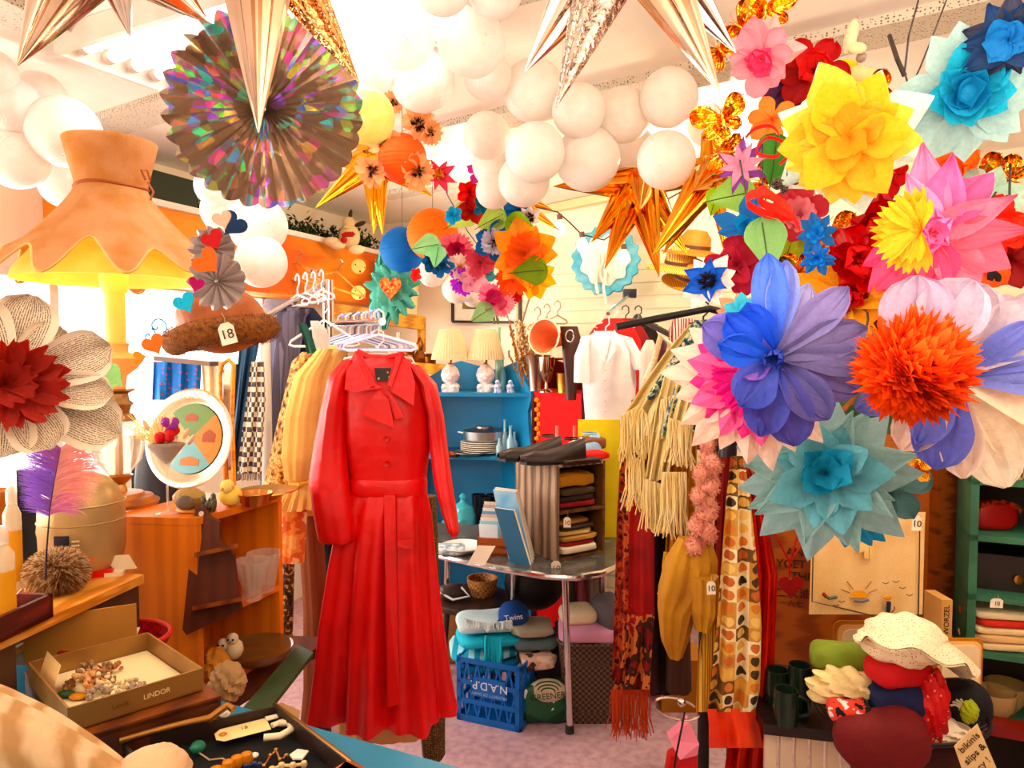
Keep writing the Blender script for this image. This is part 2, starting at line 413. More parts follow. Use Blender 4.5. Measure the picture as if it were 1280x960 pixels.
# ================================================================== things that hang from the ceiling
# ---- white balloons
ball_m = mat('balloon_rubber', 'fffaf4', rough=.38, trans=.25, scale=3, col2='fff3ea')
warm_m = mat('balloon_rubber_yellow', 'fff2a8', rough=.38, trans=.25, scale=3, col2='ffe98c')
bp = thing('balloon', 'x', 'balloon', (0, 0, 0), local=True)
mb = MB(); prof = []
for j in range(25):
    t = pi * j / 24; prof.append((sin(t) * (1 - .06 * (cos(t) < 0) * abs(cos(t)) * 2), -cos(t) * (1.08 if t < pi / 2 else 1.0)))
mb.lathe(prof, n=32, cap=False); body = mb.build('body', ball_m, bp)
mb = MB(); mb.lathe([(.0, -1.05), (.028, -1.09), (.02, -1.12), (.055, -1.16), (.05, -1.165), (0, -1.13)], n=12, cap=False); mb.build('knot', ball_m, bp)
mb = MB()
for k in range(18):
    a = 2 * pi * k / 18 + rnd.uniform(-.1, .1); ln = rnd.uniform(.25, .55)
    pts = [V((sin(t) * cos(a + .2 * t), sin(t) * sin(a + .2 * t), -cos(t) * 1.08)) * 1.002 for t in [.08 + ln * q / 5 for q in range(6)]]
    mb.tube(pts, .009, 5)
mb.build('crease', ball_m, bp)
first = [True]
def balloon(x, y, r, Y, label, group, m=None):
    Y = min(Y, .93 * FPX / (437 - y + r)) if y < 300 else Y; c = P(x, y, Y); s_ = r * px(Y)
    ax = V((rnd.uniform(-.5, .5), rnd.uniform(-1, -.3), rnd.uniform(-1, .2))).normalized()
    q = (-ax).to_track_quat('Z', 'Y')
    if first[0]:
        first[0] = False; bp.location = c; bp.rotation_mode = 'QUATERNION'; bp.rotation_quaternion = q; bp.scale = (s_,) * 3; bp['label'] = label; bp['group'] = group; return bp
    b = dup(bp, c, label, group=group, rot=q, scale=s_)
    if m:
        for ch in b.children: ch.data = ch.data.copy(); ch.data.materials[0] = m
    return b
LA = 'white balloon in the bunch above the ruffled lamp shade'
for x, y, r, Y in [(18, 132, 34, 2.3), (50, 122, 32, 2.6), (80, 163, 43, 2.35), (22, 198, 38, 2.35), (84, 228, 33, 2.7), (-14, 165, 30, 2.5), (-10, 92, 30, 2.6)]: balloon(x, y, r, Y, LA, 'balloons above the lamp')
LB = 'white balloon in the bunch between the foil fan and the silver star'
for x, y, r, Y in [(500, 40, 44, 2.15), (588, 53, 42, 2.2), (466, 80, 31, 2.4), (527, 98, 40, 2.4), (552, -18, 36, 2.2), (618, -12, 34, 2.35), (610, 95, 30, 2.9)]: balloon(x, y, r, Y, LB, 'balloons beside the foil fan')
LC = 'white balloon in the big cloud under the silver foil star'
for x, y, r, Y in [(668, 112, 38, 2.7), (724, 139, 33, 2.2), (780, 143, 34, 2.3), (835, 122, 36, 2.2), (608, 170, 29, 2.5), (668, 190, 37, 2.2), (735, 200, 40, 2.3), (785, 188, 34, 2.55), (833, 200, 36, 2.15), (655, 226, 32, 2.4), (617, 240, 22, 2.6), (620, 205, 30, 2.7), (885, 158, 26, 2.7)]: balloon(x, y, r, Y, LC, 'balloons under the silver star')
LD = 'white balloon in the bunch over the fur hat and the orange board'
for x, y, r, Y in [(322, 282, 36, 2.6), (327, 326, 32, 2.45), (268, 232, 24, 2.6), (283, 262, 30, 2.7)]: balloon(x, y, r, Y, LD, 'balloons over the fur hat')
balloon(460, 145, 34, 1.95, 'pale yellow balloon beside the rim of the foil fan', None, warm_m)
LE = 'small white balloon below the paper flowers by the twin lamps'
for x, y, r, Y in [(541, 340, 18, 3.3), (571, 360, 19, 3.3), (592, 370, 14, 3.35)]: balloon(x, y, r, Y, LE, 'small balloons over the twin lamps')
for b in list(COL.objects):
    if b.get('group') is None and 'group' in b.keys(): del b['group']

# ---- foil stars
silver = mat('foil_silver', 'e6d8d0', rough=.13, metal=1, bump=.35, bscale=7, scale=6, col2='c9b4a8')
rose = mat('foil_rose', 'e4c4ac', rough=.1, metal=1, bump=.3, bscale=8, scale=6, col2='c8a080')
crump = mat('foil_crumpled', 'd9a06a', rough=.16, metal=1, bump=1., bscale=60, scale=6, col2='b87a40')
crumps = mat('foil_crumpled_silver', 'cbb8ae', rough=.16, metal=1, bump=1., bscale=60, scale=6, col2='8f7c74')
gold = mat('foil_gold', 'ffb52e', rough=.14, metal=1, bump=.4, bscale=10, scale=6, col2='e69410')
def spike(mb, c, tip, r, nf=7, am=.16, seed=0):
    c, tip = V(c), V(tip); d = tip - c; q = d.to_track_quat('Z', 'Y'); Ln = d.length
    K = 42; n = 12; vs = []; fs = []
    for j in range(n + 1):
        t = j / n; rr = r * ((1 - t) ** .92 if t > .12 else .55 + .39 * (t / .12)) if t < 1 else .0008
        for i in range(K):
            a = 2 * pi * i / K; f = 1 + am * sin(nf * a + seed) + am * .4 * sin((nf * 2 + 1) * a + seed * 2)
            vs.append(c + q @ V((rr * f * cos(a), rr * f * sin(a), Ln * t)))
    for j in range(n):
        for i in range(K): fs.append((j * K + i, j * K + (i + 1) % K, (j + 1) * K + (i + 1) % K, (j + 1) * K + i))
    mb.add(vs, fs)
def foil_star(name, c, tips, r, m, label, extra=6, group=None):
    """c and tips in (photo x, photo y, distance)"""
    C = P(*c); t = thing(name, label, 'foil star', C, group)
    L_ = []
    for k, tp in enumerate(tips):
        mm = tp[3] if len(tp) > 3 else m; rr = tp[4] if len(tp) > 4 else r
        T = P(*tp[:3]); L_.append((T - C).length); mb = MB(); spike(mb, C + (T - C) * .02, T, rr, seed=k); mb.build('spike', mm, t)
    ml = sum(L_) / len(L_)
    for k in range(extra):   # points on the far side
        a = 2 * pi * k / extra; d = V((cos(a), .55 + .3 * sin(3 * a), abs(sin(a)) * .8 + .05)).normalized(); ln = ml * .8
        if C.z + d.z * ln > 2.57: ln = max(.06, (2.57 - C.z) / max(.05, d.z))
        mb = MB(); spike(mb, C, C + d * ln, r * .85, seed=k + 9); mb.build('spike', m, t)
    mb = MB(); mb.cyl(C, (C.x, C.y, 2.6) if C.z < 2.59 else C + V((0, 0, .01)), .0015, n=5); mb.build('string', solid('f5f0e8'), t)
    return t
foil_star('foil_star', (125, -95, 1.45), [(22, 82, 1.3, rose), (163, 46, 1.35, silver, .05), (262, 30, 1.8, rose), (-30, -20, 1.3)], .085, silver, 'rose and silver foil star over the lamp, pointing down to the balloons', 5)
foil_star('foil_star', (320, -110, 1.2), [(323, 166, 1.05, rose, .068), (449, 103, 1.2, crump, .06), (250, -20, 1.5)], .06, silver, 'silver foil star with long points hanging over the holographic fan', 3)
foil_star('foil_star', (785, -110, 1.35), [(656, 90, 1.3, silver, .08), (695, 134, 1.2, crumps, .07), (900, 116, 1.2, rose, .068), (920, 66, 1.4, silver, .062), (560, -60, 1.5), (1000, -70, 1.5)], .07, silver, 'silver foil star hanging over the white balloon cloud', 4)
foil_star('foil_star', (468, 198, 2.9), [(394, 260, 2.8), (467, 292, 2.75), (478, 293, 2.75), (542, 246, 2.8), (415, 205, 2.9), (530, 200, 3.0), (440, 150, 3.0)], .055, gold, 'gold foil star behind the orange globe with poppies', 4)
foil_star('foil_star', (800, 225, 2.55), [(739, 303, 2.4), (756, 336, 2.35), (824, 346, 2.3), (692, 233, 2.4), (800, 262, 2.3), (860, 319, 2.5), (836, 300, 2.6)], .062, gold, 'gold foil star below the white balloon cloud', 4)
foil_star('foil_star', (893, 212, 2.2), [(815, 320, 2.0, gold, .058), (829, 317, 2.15), (908, 325, 2.1, gold, .03), (868, 238, 2.0), (915, 190, 2.0), (930, 260, 2.2)], .05, gold, 'gold foil star beside the paper flowers, next to the straw hats', 4)
foil_star('foil_star', (625, 235, 3.2), [(702, 290, 3.0, gold, .04), (580, 205, 3.1, gold, .03), (690, 262, 3.2), (560, 270, 3.2), (600, 290, 3.0)], .045, gold, 'small gold foil star within the middle paper flower bunch', 4)

# ---- pleated fans
def pleated(parent, c, q, Rr, n, depth, m, name='pleats', scal=.06):
    mb = MB(); K = n * 8; nr = 7; vs = []; fs = []; rs = random.Random(n)
    for off in (0, .002):
        b = len(vs)
        for j in range(nr + 1):
            r = .02 + (1 - .02) * j / nr
            for i in range(K):
                a = 2 * pi * i / K; ph = (i % 8) / 8; tri = 1 - abs(2 * ph - 1) * 2
                rr = r * (1 + (scal * (sin(pi * ph) - .6) if j == nr else 0))
                vs.append(V(c) + q @ V((Rr * rr * cos(a), Rr * rr * sin(a), depth * tri * (.25 + .75 * r) + off)))
        for j in range(nr):
            for i in range(K): fs.append((b + j * K + i, b + j * K + (i + 1) % K, b + (j + 1) * K + (i + 1) % K, b + (j + 1) * K + i))
    mb.add(vs, fs); return mb.build(name, m, parent, True)
holo = mat('holographic_foil', 'a8917c', rough=.2, metal=.85, kind='holo', scale=34, bump=.5, bscale=14)
c = P(330, 136, 1.7); t = thing('pleated_fan', 'round pleated fan of holographic foil hanging below the ceiling light', 'paper fan', c)
pleated(t, c, V((.1, -1, -.08)).to_track_quat('Z', 'Y'), 118 * px(1.7), 30, .012, holo)
mb = MB(); mb.tube([c + V((0, -.02, 0)), c + V((-.005, -.03, .12)), P(331, 0, 1.68), P(331, -60, 1.68)], .0022, 6, r2=.002); mb.build('cord', solid('fbf6f0'), t)
mb = MB(); mb.ball(c + V((0, -.015, 0)), .008, 10); mb.build('hub', holo, t)
greyfan = mat('pearl_paper', 'b9a59e', rough=.35, metal=.3, kind='plain', scale=10, col2='97837e', bump=.3)
for (x, y, r, Y, lab) in [(266, 312, 27, 1.62, 'small pearly grey pleated fan carrying a navy heart'), (272, 352, 34, 1.55, 'larger pearly grey pleated fan hanging over the fur hat')]:
    c = P(x, y, Y); t = thing('pleated_fan', lab, 'paper fan', c); pleated(t, c, V((.05, -1, -.05)).to_track_quat('Z', 'Y'), r * px(Y), 13, .009, greyfan, scal=.16)
    mb = MB(); mb.ball(c + V((0, -.006, 0)), .004, 8); mb.build('hub', greyfan, t)
def heart_pts(n=28):
    o = []
    for i in range(n):
        a = 2 * pi * i / n; o.append((16 * sin(a) ** 3 / 17, (13 * cos(a) - 5 * cos(2 * a) - 2 * cos(3 * a) - cos(4 * a)) / 17))
    return o
def heart(x, y, r, Y, rot, col, label, tilt=(0, -1, 0), m=None):
    c = P(x, y, Y); q = V(tilt).to_track_quat('Z', 'Y') @ Quaternion((0, 0, 1), rot); s_ = r * px(Y)
    mb = MB(); mb.poly([c + q @ V((u * s_, v * s_, .002)) for u, v in heart_pts()], q @ V((0, 0, -.003)))
    return solo(mb, 'paper_heart', m or mat('felt_' + col, col, rough=.9, bump=.4, bscale=200), label, 'heart', smooth=False)
heart(278, 274, 13, 1.5, .3, 'f0b8a0', 'pale peach paper heart at the top of the grey fans')
heart(292, 280, 18, 1.55, -.7, '123052', 'navy paper heart on the upper grey fan')
heart(266, 299, 15, 1.5, .5, 'b5101c', 'dark red paper heart on the grey fans')
heart(258, 327, 19, 1.48, .8, 'f2701c', 'large orange paper heart in front of the lower grey fan')
heart(245, 355, 11, 1.52, -.2, 'c01c6c', 'magenta paper heart at the edge of the lower grey fan', (.8, -.6, 0))
heart(231, 378, 15, 1.5, .5, '22b4d6', 'turquoise felt heart beside the fur hat')
heart(192, 430, 15, 1.5, .5, 'f07a28', 'orange felt heart hanging before the shop window')
heart(174, 447, 9, 1.5, 1.8, 'f0943c', 'small orange heart near the base of the glowing lamp column')
heart(140, 472, 18, 1.5, .9, 'a8dc8c', 'light green heart beside the book page flower')
heart(116, 476, 9, 1.45, .2, '0d4a66', 'small dark teal heart beside the book page flower')
heart(795, 0, 0.1, 9, 0, 'ffffff', 'x') if False else None

# ---- round paper lanterns
def lantern(x, y, r, Y, col, label, sq=1.):
    c = P(x, y, Y); s_ = r * px(Y); t = thing('paper_lantern', label, 'paper lantern', c - V((0, 0, s_)))
    mb = MB(); prof = [(s_ * .18, -s_ * .96)]
    n = 16
    for k in range(n * 4 + 1):
        a = -pi / 2 * .88 + pi * .88 * k / (n * 4); prof.append((s_ * cos(a) * (1 - .018 * (k % 4 == 0)), s_ * sin(a)))
    prof.append((s_ * .18, s_ * .96)); mb.lathe(prof, c, 36, cap=False); mb.build('shell', mat('lantern_' + col, col, rough=.7, trans=.45, scale=10, bump=.2), t)
    mb = MB(); mb.lathe([(s_ * .17, -.002), (s_ * .19, 0), (s_ * .17, .003)], c + V((0, 0, s_ * .96)), 20, cap=False); mb.cyl(c + V((0, 0, s_ * .9)), (c.x, c.y, CEIL), .0012, n=5); mb.build('wire', solid('3a2c22'), t)
lantern(503, 312, 28, 3.35, '0b86cf', 'small bright blue round paper lantern')
lantern(541, 293, 32, 3.2, 'ff9a3c', 'orange round paper lantern beside the blue one')
lantern(503, 198, 30, 2.32, 'ff7d0c', 'deep orange paper globe ringed with peach poppies')

# ---- string of bulbs
t = thing('string_light', 'string of clear glowing bulbs sagging across the slatted wall', 'string lights', P(700, 262, 4.0))
pts = [P(640, 250, 4.4), P(665, 258, 4.2), P(697, 265, 4.0), P(712, 278, 4.0), P(727, 293, 4.0), P(755, 300, 4.0), P(800, 268, 4.0), P(860, 235, 4.0)]
mb = MB(); mb.tube(pts, .004, 6); mb.build('cable', solid('2a1c14'), t)
for (x, y) in [(699, 268), (727, 290), (779, 305), (822, 262)]:
    mb = MB(); mb.cyl(P(x, y, 4.0), P(x + 1, y + 7, 4.0), .015, n=10); mb.build('socket', solid('5a3418'), t)
    mb = MB(); mb.lathe([(.01, .0), (.03, -.03), (.032, -.05), (.02, -.075), (0, -.085)], P(x + 1, y + 7, 4.0), 14, cap=False); mb.build('bulb', mat('bulb_glow', 'ffe2a8', emit=6), t)

# ================================================================== paper flowers
def petal_mesh(kind, W, cup, curl, seed, name='petal', wr=.03):
    rs = random.Random(seed); nu, nv = 12, 16; mb = MB()
    p1, p2 = rs.uniform(0, 6), rs.uniform(0, 6)
    def fn(v_, u_, off=0):
        u = u_; v = v_ * 2 - 1
        if kind == 'round': w = W * (.12 + .88 * min(1, u / .6) ** .9) * (1 if u < .6 else math.sqrt(max(.015, 1 - ((u - .6) / .4) ** 2.2)))
        elif kind == 'wide': w = W * (.15 + .85 * sin(pi * .5 * min(1, u * 1.3))) * (1 if u < .75 else math.sqrt(max(.02, 1 - ((u - .75) / .25) ** 2 * .98)))
        elif kind == 'point': w = W * sin(pi * (u ** .7) * .97 + .04) ** 1.1 + .004
        elif kind == 'strap': w = W * (.35 + .65 * min(1, u * 2)) * (1 if u < .9 else .75)
        else: w = W * (.12 + .88 * min(1, u * 1.35) ** .9)                 # tri / jag: cut ends
        x = u
        if kind == 'tri': x = u * (1 - .34 * abs(v) ** 1.1)
        elif kind == 'jag': x = u * (1 - .2 * abs(((v * 1.5 + .5 + seed * .3) % 1) * 2 - 1))
        y = w * v
        z = cup * W * v * v + curl * u * u + wr * (sin(7 * v + p1) * u + .6 * sin(9 * u + p2) + .35 * sin(21 * v + p2) * u) * W * 2
        return V((x, y, z + off))
    mb.grid(fn, nv, nu); return mb
petal_cache = {}
def flower(x, y, Y, r, layers, label, face=None, name='paper_flower', cat='paper flower', group=None, centre=None, stem=None):
    """layers: (count, length, half width, lift in degrees, material, kind, cup, curl) from inside to outside"""
    c = P(x, y, Y); s_ = r * px(Y)
    t = thing(name, label, cat, c, group, local=True)
    f = facecam(c) if face is None else facecam(c) + V(face)
    t.rotation_mode = 'QUATERNION'; t.rotation_quaternion = f.normalized().to_track_quat('Z', 'Y') @ Quaternion((0, 0, 1), rnd.uniform(0, 6)); t.scale = (s_,) * 3
    for li, ly in enumerate(layers):
        n, Ln, W, el, m, kind = ly[:6]; cup = ly[6] if len(ly) > 6 else .5; curl = ly[7] if len(ly) > 7 else -.15
        vv = []
        for k in range(3):
            key = (kind, round(W / Ln, 2), cup, curl, k, m.name)
            if key not in petal_cache:
                o = petal_mesh(kind, W / Ln, cup, curl, k * 7 + li).build('petal', m, None); petal_cache[key] = o.data; bpy.data.objects.remove(o)
            vv.append(petal_cache[key])
        rot0 = rnd.uniform(0, 6)
        for k in range(n):
            o = bpy.data.objects.new('petal', vv[k % 3]); COL.objects.link(o); o.parent = t
            e = R(el + rnd.uniform(-13, 13)); a = rot0 + 2 * pi * k / n + rnd.uniform(-.25, .25)
            o.rotation_euler = (rnd.uniform(-.2, .2), -e, a); sc_ = Ln * rnd.uniform(.82, 1.1); o.scale = (sc_, sc_, sc_)
            o.location = (0, 0, .03 * (len(layers) - li))
    if centre:
        m, cr, ck = centre[:3]; mb = MB()
        if ck == 'ball': mb.ball((0, 0, cr * .6 + .05), cr, 12, wob=.12)
        elif ck == 'shag':
            for k in range(centre[3] if len(centre) > 3 else 60):
                d = V((rnd.gauss(0, 1), rnd.gauss(0, 1), abs(rnd.gauss(0, .8)) + .1)).normalized(); b = d * cr * .45 + V((0, 0, .08)); e = d * cr * rnd.uniform(.8, 1.15) + V((rnd.uniform(-.1, .1), rnd.uniform(-.1, .1), rnd.uniform(-.05, .1))) * cr + V((0, 0, .1))
                sd = d.cross(V((rnd.random(), rnd.random(), rnd.random()))).normalized() * cr * (.07 + .07 * rnd.random())
                mid = (b + e) / 2 + d.cross(sd).normalized() * cr * .08
                mb.add([b - sd, b + sd, mid + sd * 1.2, mid - sd * 1.2, e], [(0, 1, 2, 3), (3, 2, 4)])
        elif ck == 'stamen':
            for k in range(26):
                d = V((rnd.gauss(0, 1), rnd.gauss(0, 1), 1.4)).normalized(); mb.tube([V((0, 0, .03)), d * cr * .6 + V((0, 0, .03)), d * cr * 1.1], .02 * cr / .2, 5); mb.ball(d * cr * 1.1, .03 * cr / .2, 6)
        mb.build('flower_centre', m, t, ck != 'shag')
    return t
pp = paper
def petals_at(x, y, Y, label, specs, inner=(), centre=None, face=(0, 0, 0)):
    """flower with single petals given as (angle, length, half width, lift, colour, kind) in photo sizes"""
    t = flower(x, y, Y, 100, list(inner), label, face, centre=centre); c = P(x, y, Y); t.rotation_quaternion = (facecam(c) + V(face)).normalized().to_track_quat('Z', 'Y')
    for k, (a, ln, w_, el, col, kind) in enumerate(specs):
        ln /= 100; w_ /= 100; key = (kind, round(w_ / ln, 2), col, k % 4)
        if key not in petal_cache:
            o = petal_mesh(kind, w_ / ln, .28, -.12, k, wr=.05).build('petal', pp(col), None); petal_cache[key] = o.data; bpy.data.objects.remove(o)
        o = bpy.data.objects.new('petal', petal_cache[key]); COL.objects.link(o); o.parent = t
        o.rotation_euler = (rnd.uniform(-.25, .25), -R(el + rnd.uniform(-3, 3)), R(a)); o.scale = (ln,) * 3; o.location = (0, 0, .05 + .012 * (k % 5) - (.08 if el < 5 else 0))
    return t
# the big ones
flower(1062, 172, 1.45, 84, [(6, .62, .22, 48, pp('e89c10'), 'tri', .3, -.1), (9, .92, .3, 26, pp('ecb030'), 'tri', .3, -.1), (10, 1.05, .32, 10, pp('f2c864'), 'tri', .3, -.12), (8, 1.12, .3, 0, pp('d6ecdf'), 'tri', .3, -.2)], 'huge yellow tissue flower with pale mint underlayer', (-.1, 0, -.05))
flower(1208, 118, 1.5, 84, [(7, .55, .27, 58, pp('129fd0'), 'tri', .6, .1), (9, .74, .28, 34, pp('37a9cc'), 'tri', .5, -.1), (11, 1.05, .3, 10, pp('a9c8c8'), 'tri', .3, -.15)], 'big turquoise tissue flower with pale grey blue outer petals', (.1, 0, .1), centre=(pp('18a8dc'), .2, 'ball'))
flower(1262, 48, 1.4, 52, [(7, .6, .28, 45, pp('1180c8'), 'tri', .5), (8, .98, .33, 10, pp('1d3c6c'), 'point', .3), (6, 1.05, .3, 0, pp('34364e'), 'point', .3)], 'navy and blue paper flower high beside the turquoise one', (-.3, 0, -.3))
flower(952, 72, 1.6, 44, [(7, .6, .3, 55, pp('ff5c86'), 'round', .6), (9, 1.0, .33, 16, pp('ff9aa8'), 'round', .4), (5, 1.2, .3, -20, pp('ffb8b8'), 'tri', .3, -.3)], 'bright pink paper flower next to the silver star tip', (-.2, 0, -.3))
flower(1016, 92, 1.85, 45, [(5, .7, .4, 50, pp('d8101c'), 'round', .6), (6, 1.05, .4, 12, pp('b00c14'), 'round', .5)], 'deep red paper flower behind the big yellow one', (.1, 0, .3))
petals_at(1166, 290, 1.3, 'large pink star shaped paper flower with long pointed petals', [(98, 108, 26, 18, 'ff8cb4', 'point'), (78, 96, 26, 22, 'ff74a8', 'point'), (112, 84, 20, 28, 'ff9cc4', 'point'), (48, 88, 24, 16, 'f4608c', 'tri'), (22, 92, 20, 18, 'ff7c94', 'point'), (-4, 100, 20, 14, 'f46478', 'point'), (-30, 94, 26, 12, 'f4687c', 'tri'), (-56, 92, 26, 10, 'ff7c94', 'tri'), (-80, 74, 24, 14, 'e85880', 'tri'), (-112, 84, 24, 10, 'd84c74', 'tri'), (-136, 100, 24, 8, 'e0587c', 'tri'), (-155, 86, 20, 8, 'd04870', 'tri')], [(6, .34, .13, 55, pp('ff90c8'), 'round', .9)])
petals_at(1152, 288, 1.2, 'yellow ruffled half flower pushed against the pink star flower', [(a, 46 + 10 * (i % 2), 14, 34 - 8 * (i % 3), ['eca828', 'e89c18', 'f0b840'][i % 3], 'jag') for i, a in enumerate(range(80, 290, 15))], face=(-.3, 0, 0))
petals_at(968, 446, 1.25, 'huge blue violet paper flower with long grey violet petals', [(95, 128, 22, 22, '4c6cd4', 'round'), (84, 118, 20, 14, '7c88d0', 'round'), (155, 96, 30, 18, '6c64b4', 'round'), (138, 84, 26, 30, '1c48c0', 'round'), (168, 74, 22, 34, '2450c4', 'round'), (118, 82, 22, 34, '2c54c8', 'round'), (66, 96, 20, 10, 'a4a0cc', 'round'), (45, 116, 22, 16, '746a9c', 'round'), (18, 108, 24, 14, '645a88', 'round'), (-3, 112, 20, 10, '5c5280', 'round'), (-24, 104, 26, 12, '6c6098', 'round'), (-50, 98, 26, 14, '5e5694', 'round'), (-76, 112, 30, 10, '524ca0', 'round'), (-98, 100, 28, 16, '5054b4', 'round'), (-122, 76, 28, 24, '4854b4', 'round'), (-150, 52, 18, 34, '8c60b8', 'round')], [(6, .38, .1, 66, pp('3448a8'), 'round', .6, .05)])
petals_at(946, 470, 1.36, 'pink and cream pointed paper rosette beside the blue violet flower', [(a, 102 + 8 * (i % 3), 22, 10, 'f8d8c8', 'tri') for i, a in enumerate(range(145, 330, 17))] + [(a, 82 + 6 * (i % 2), 20, 20, ['f4509c', 'ff78b0'][i % 2], 'tri') for i, a in enumerate(range(150, 300, 18))] + [(a, 60, 16, 30, 'e83c94', 'jag') for a in range(165, 290, 24)])
petals_at(1146, 458, 1.15, 'shaggy orange paper flower with wide lilac petals above it', [(92, 112, 42, 10, 'a894ac', 'round'), (62, 118, 40, 8, 'b4a0b4', 'round')], centre=(pp('ff6a14'), .68, 'shag', 900))
petals_at(1192, 470, 1.22, 'cream and periwinkle paper flower behind the shaggy orange one', [(108, 122, 40, 10, 'b09cb0', 'round'), (76, 116, 36, 8, 'bcaab8', 'round'), (44, 118, 36, 6, 'c8b8c4', 'round'), (14, 140, 40, 4, 'e0ccc8', 'round'), (-12, 160, 46, 2, 'fbe4cc', 'round'), (-38, 150, 44, 2, 'ffecd4', 'round'), (-66, 146, 34, 4, 'fff0dc', 'round'), (-84, 126, 26, 6, 'fce4d4', 'round'), (-120, 110, 30, 8, 'fbdccc', 'round'), (38, 104, 17, 22, '6c74c4', 'round'), (20, 124, 18, 18, '7880d0', 'round'), (2, 120, 24, 14, '8088d4', 'round'), (-98, 118, 34, 16, '6c70cc', 'round'), (-112, 96, 24, 20, '7c80d4', 'round'), (-158, 118, 22, 10, '7474c0', 'round')])
flower(1032, 592, 1.4, 98, [(7, .5, .2, 62, pp('2ea2c4'), 'tri', .5), (10, .78, .22, 38, pp('7cc0cc'), 'tri', .4), (12, .98, .24, 16, pp('a8ccca'), 'point', .3, -.15), (11, 1.08, .22, 2, pp('94b4b6'), 'tri', .3, -.15)], 'large pale blue paper flower, lowest of the hanging giants', (0, 0, .1))
flower(1060, 640, 1.5, 52, [(9, 1.0, .24, 10, pp('1a8ab4'), 'tri', .4, -.3)], 'deep blue pointed paper flower under the pale blue giant', (-.3, 0, .4))
flower(1108, 610, 1.6, 54, [(7, 1.0, .38, 15, pp('4f7476'), 'round', .5, -.2)], 'dark teal paper flower beside the embroidered cloth', (.3, 0, .3))
flower(1060, 385, 1.6, 78, [(7, .95, .36, 20, pp('ffb81c'), 'jag', .3), (7, 1.1, .36, 0, pp('f5a818'), 'tri', .3)], 'ochre yellow paper flower behind the blue violet giant', (0, 0, .2))
# red poppies
redm = mat('glossy_red_paper', 'b8080c', rough=.25, col2='8c0206', trans=.3, scale=6)
for (x, y, Y, r, lab) in [(1092, 275, 1.6, 42, 'glossy red poppy nearest the big yellow flower'), (1070, 325, 1.55, 44, 'glossy red poppy above the ochre yellow flower'), (1115, 340, 1.6, 44, 'glossy red poppy under the pink star flower'), (1110, 385, 1.65, 38, 'dark red poppy tucked behind the shaggy orange flower'), (1060, 372, 1.58, 28, 'small red poppy over the ochre yellow flower'), (1085, 235, 1.75, 26, 'small red poppy peeking out under the yellow petals')]:
    flower(x, y, Y, r, [(5, .7, .42, 55, pp('e01418'), 'wide', .7), (6, 1.0, .5, 18, redm, 'wide', .6)], lab, (rnd.uniform(-.5, .5), 0, rnd.uniform(-.4, .4)), centre=(pp('ff8a14'), .16, 'shag', 30))
flower(1240, 285, 1.5, 40, [(7, .9, .3, 35, pp('ff4a10'), 'strap', .7, .2), (6, 1.05, .36, 5, pp('d83a10'), 'round', .5)], 'orange red paper flower near the right end of the display', (.2, 0, .3))
flower(1262, 325, 1.6, 38, [(6, 1.0, .42, 15, pp('8c1c14'), 'round', .5)], 'brown red paper flower under the orange red one', (.2, 0, .2))
flower(1110, 360, 1.35, 20, [(6, 1, .4, 10, pp('ef8a20'), 'round', .4)], 'small orange flower in front of the red poppies')
flower(1225, 340, 1.45, 34, [(6, 1.0, .42, 20, pp('ff6a20'), 'wide', .5)], 'orange paper flower between the pink star and the lilac petals', (.1, 0, .5))
# blue ones
for (x, y, Y, r, c1, c2, lab) in [(935, 285, 1.7, 42, '1a9ad8', '0a6cb4', 'sky blue pointed paper flower beside the red ribbon loop'), (1022, 292, 1.5, 27, '1488d4', '0a62a8', 'bright blue strap petalled flower below the silver bow'), (1022, 322, 1.5, 22, '148ce0', '0a6cc0', 'small bright blue flower under the other strap petalled one'), (1150, 170, 1.62, 26, 'f07ab0', '8cc8e8', 'pink and pale blue bud between yellow and turquoise flowers')]:
    flower(x, y, Y, r, [(6, .65, .22, 60, pp(c1), 'strap', .6), (8, 1.0, .24, 20, pp(c2), 'tri', .4, -.3)], lab, (rnd.uniform(-.4, .1), 0, rnd.uniform(-.5, .2)))
blk = pp('201418')
flower(888, 352, 1.6, 36, [(6, .9, .3, 30, pp('1c5cc4'), 'point', .4), (8, 1.08, .28, 12, pp('fff2ea'), 'tri', .4)], 'white and blue anemone with black centre over the patterned coats', (-.4, 0, .1), centre=(blk, .42, 'shag', 110))
flower(922, 332, 1.65, 40, [(4, .9, .5, 25, pp('c0384c'), 'wide', .7), (4, 1.0, .5, 5, pp('a82c40'), 'wide', .5)], 'burgundy rose paper flower beside the white anemone', (.1, 0, .2))
flower(925, 207, 1.65, 32, [(8, .95, .17, 30, pp('d89ab4'), 'point', .4), (7, 1.05, .19, 5, pp('8a4aa0'), 'point', .3)], 'small lilac pointed flower under the gold foil butterflies', (0, 0, .1))
flower(1000, 268, 1.65, 38, [(5, .7, .4, 50, pp('e88a94'), 'jag', .6), (6, 1.0, .4, 15, pp('c84450'), 'wide', .5)], 'dusty rose paper flower right of the red ribbon loop', (0, 0, .1))
flower(928, 395, 1.5, 34, [(7, .8, .25, 45, pp('56c0dc'), 'tri', .5), (9, 1.0, .25, 15, pp('ff9c7c'), 'tri', .4)], 'small coral and aqua flower above the blue violet giant', (-.1, 0, .4))
flower(965, 150, 1.75, 34, [(6, 1.0, .34, 15, pp('ff9a5c'), 'round', .5)], 'peach paper flower below the bright pink one', (0, 0, .2))
flower(985, 110, 1.9, 34, [(6, 1.0, .34, 15, pp('4a2448'), 'round', .5)], 'dark plum paper flower behind the pink one', (0, 0, .2))
flower(1230, 250, 1.7, 50, [(8, 1.0, .3, 15, pp('b8dcc8'), 'tri', .4)], 'pale sea green paper flower beside the gold bunch', (.1, 0, .2))
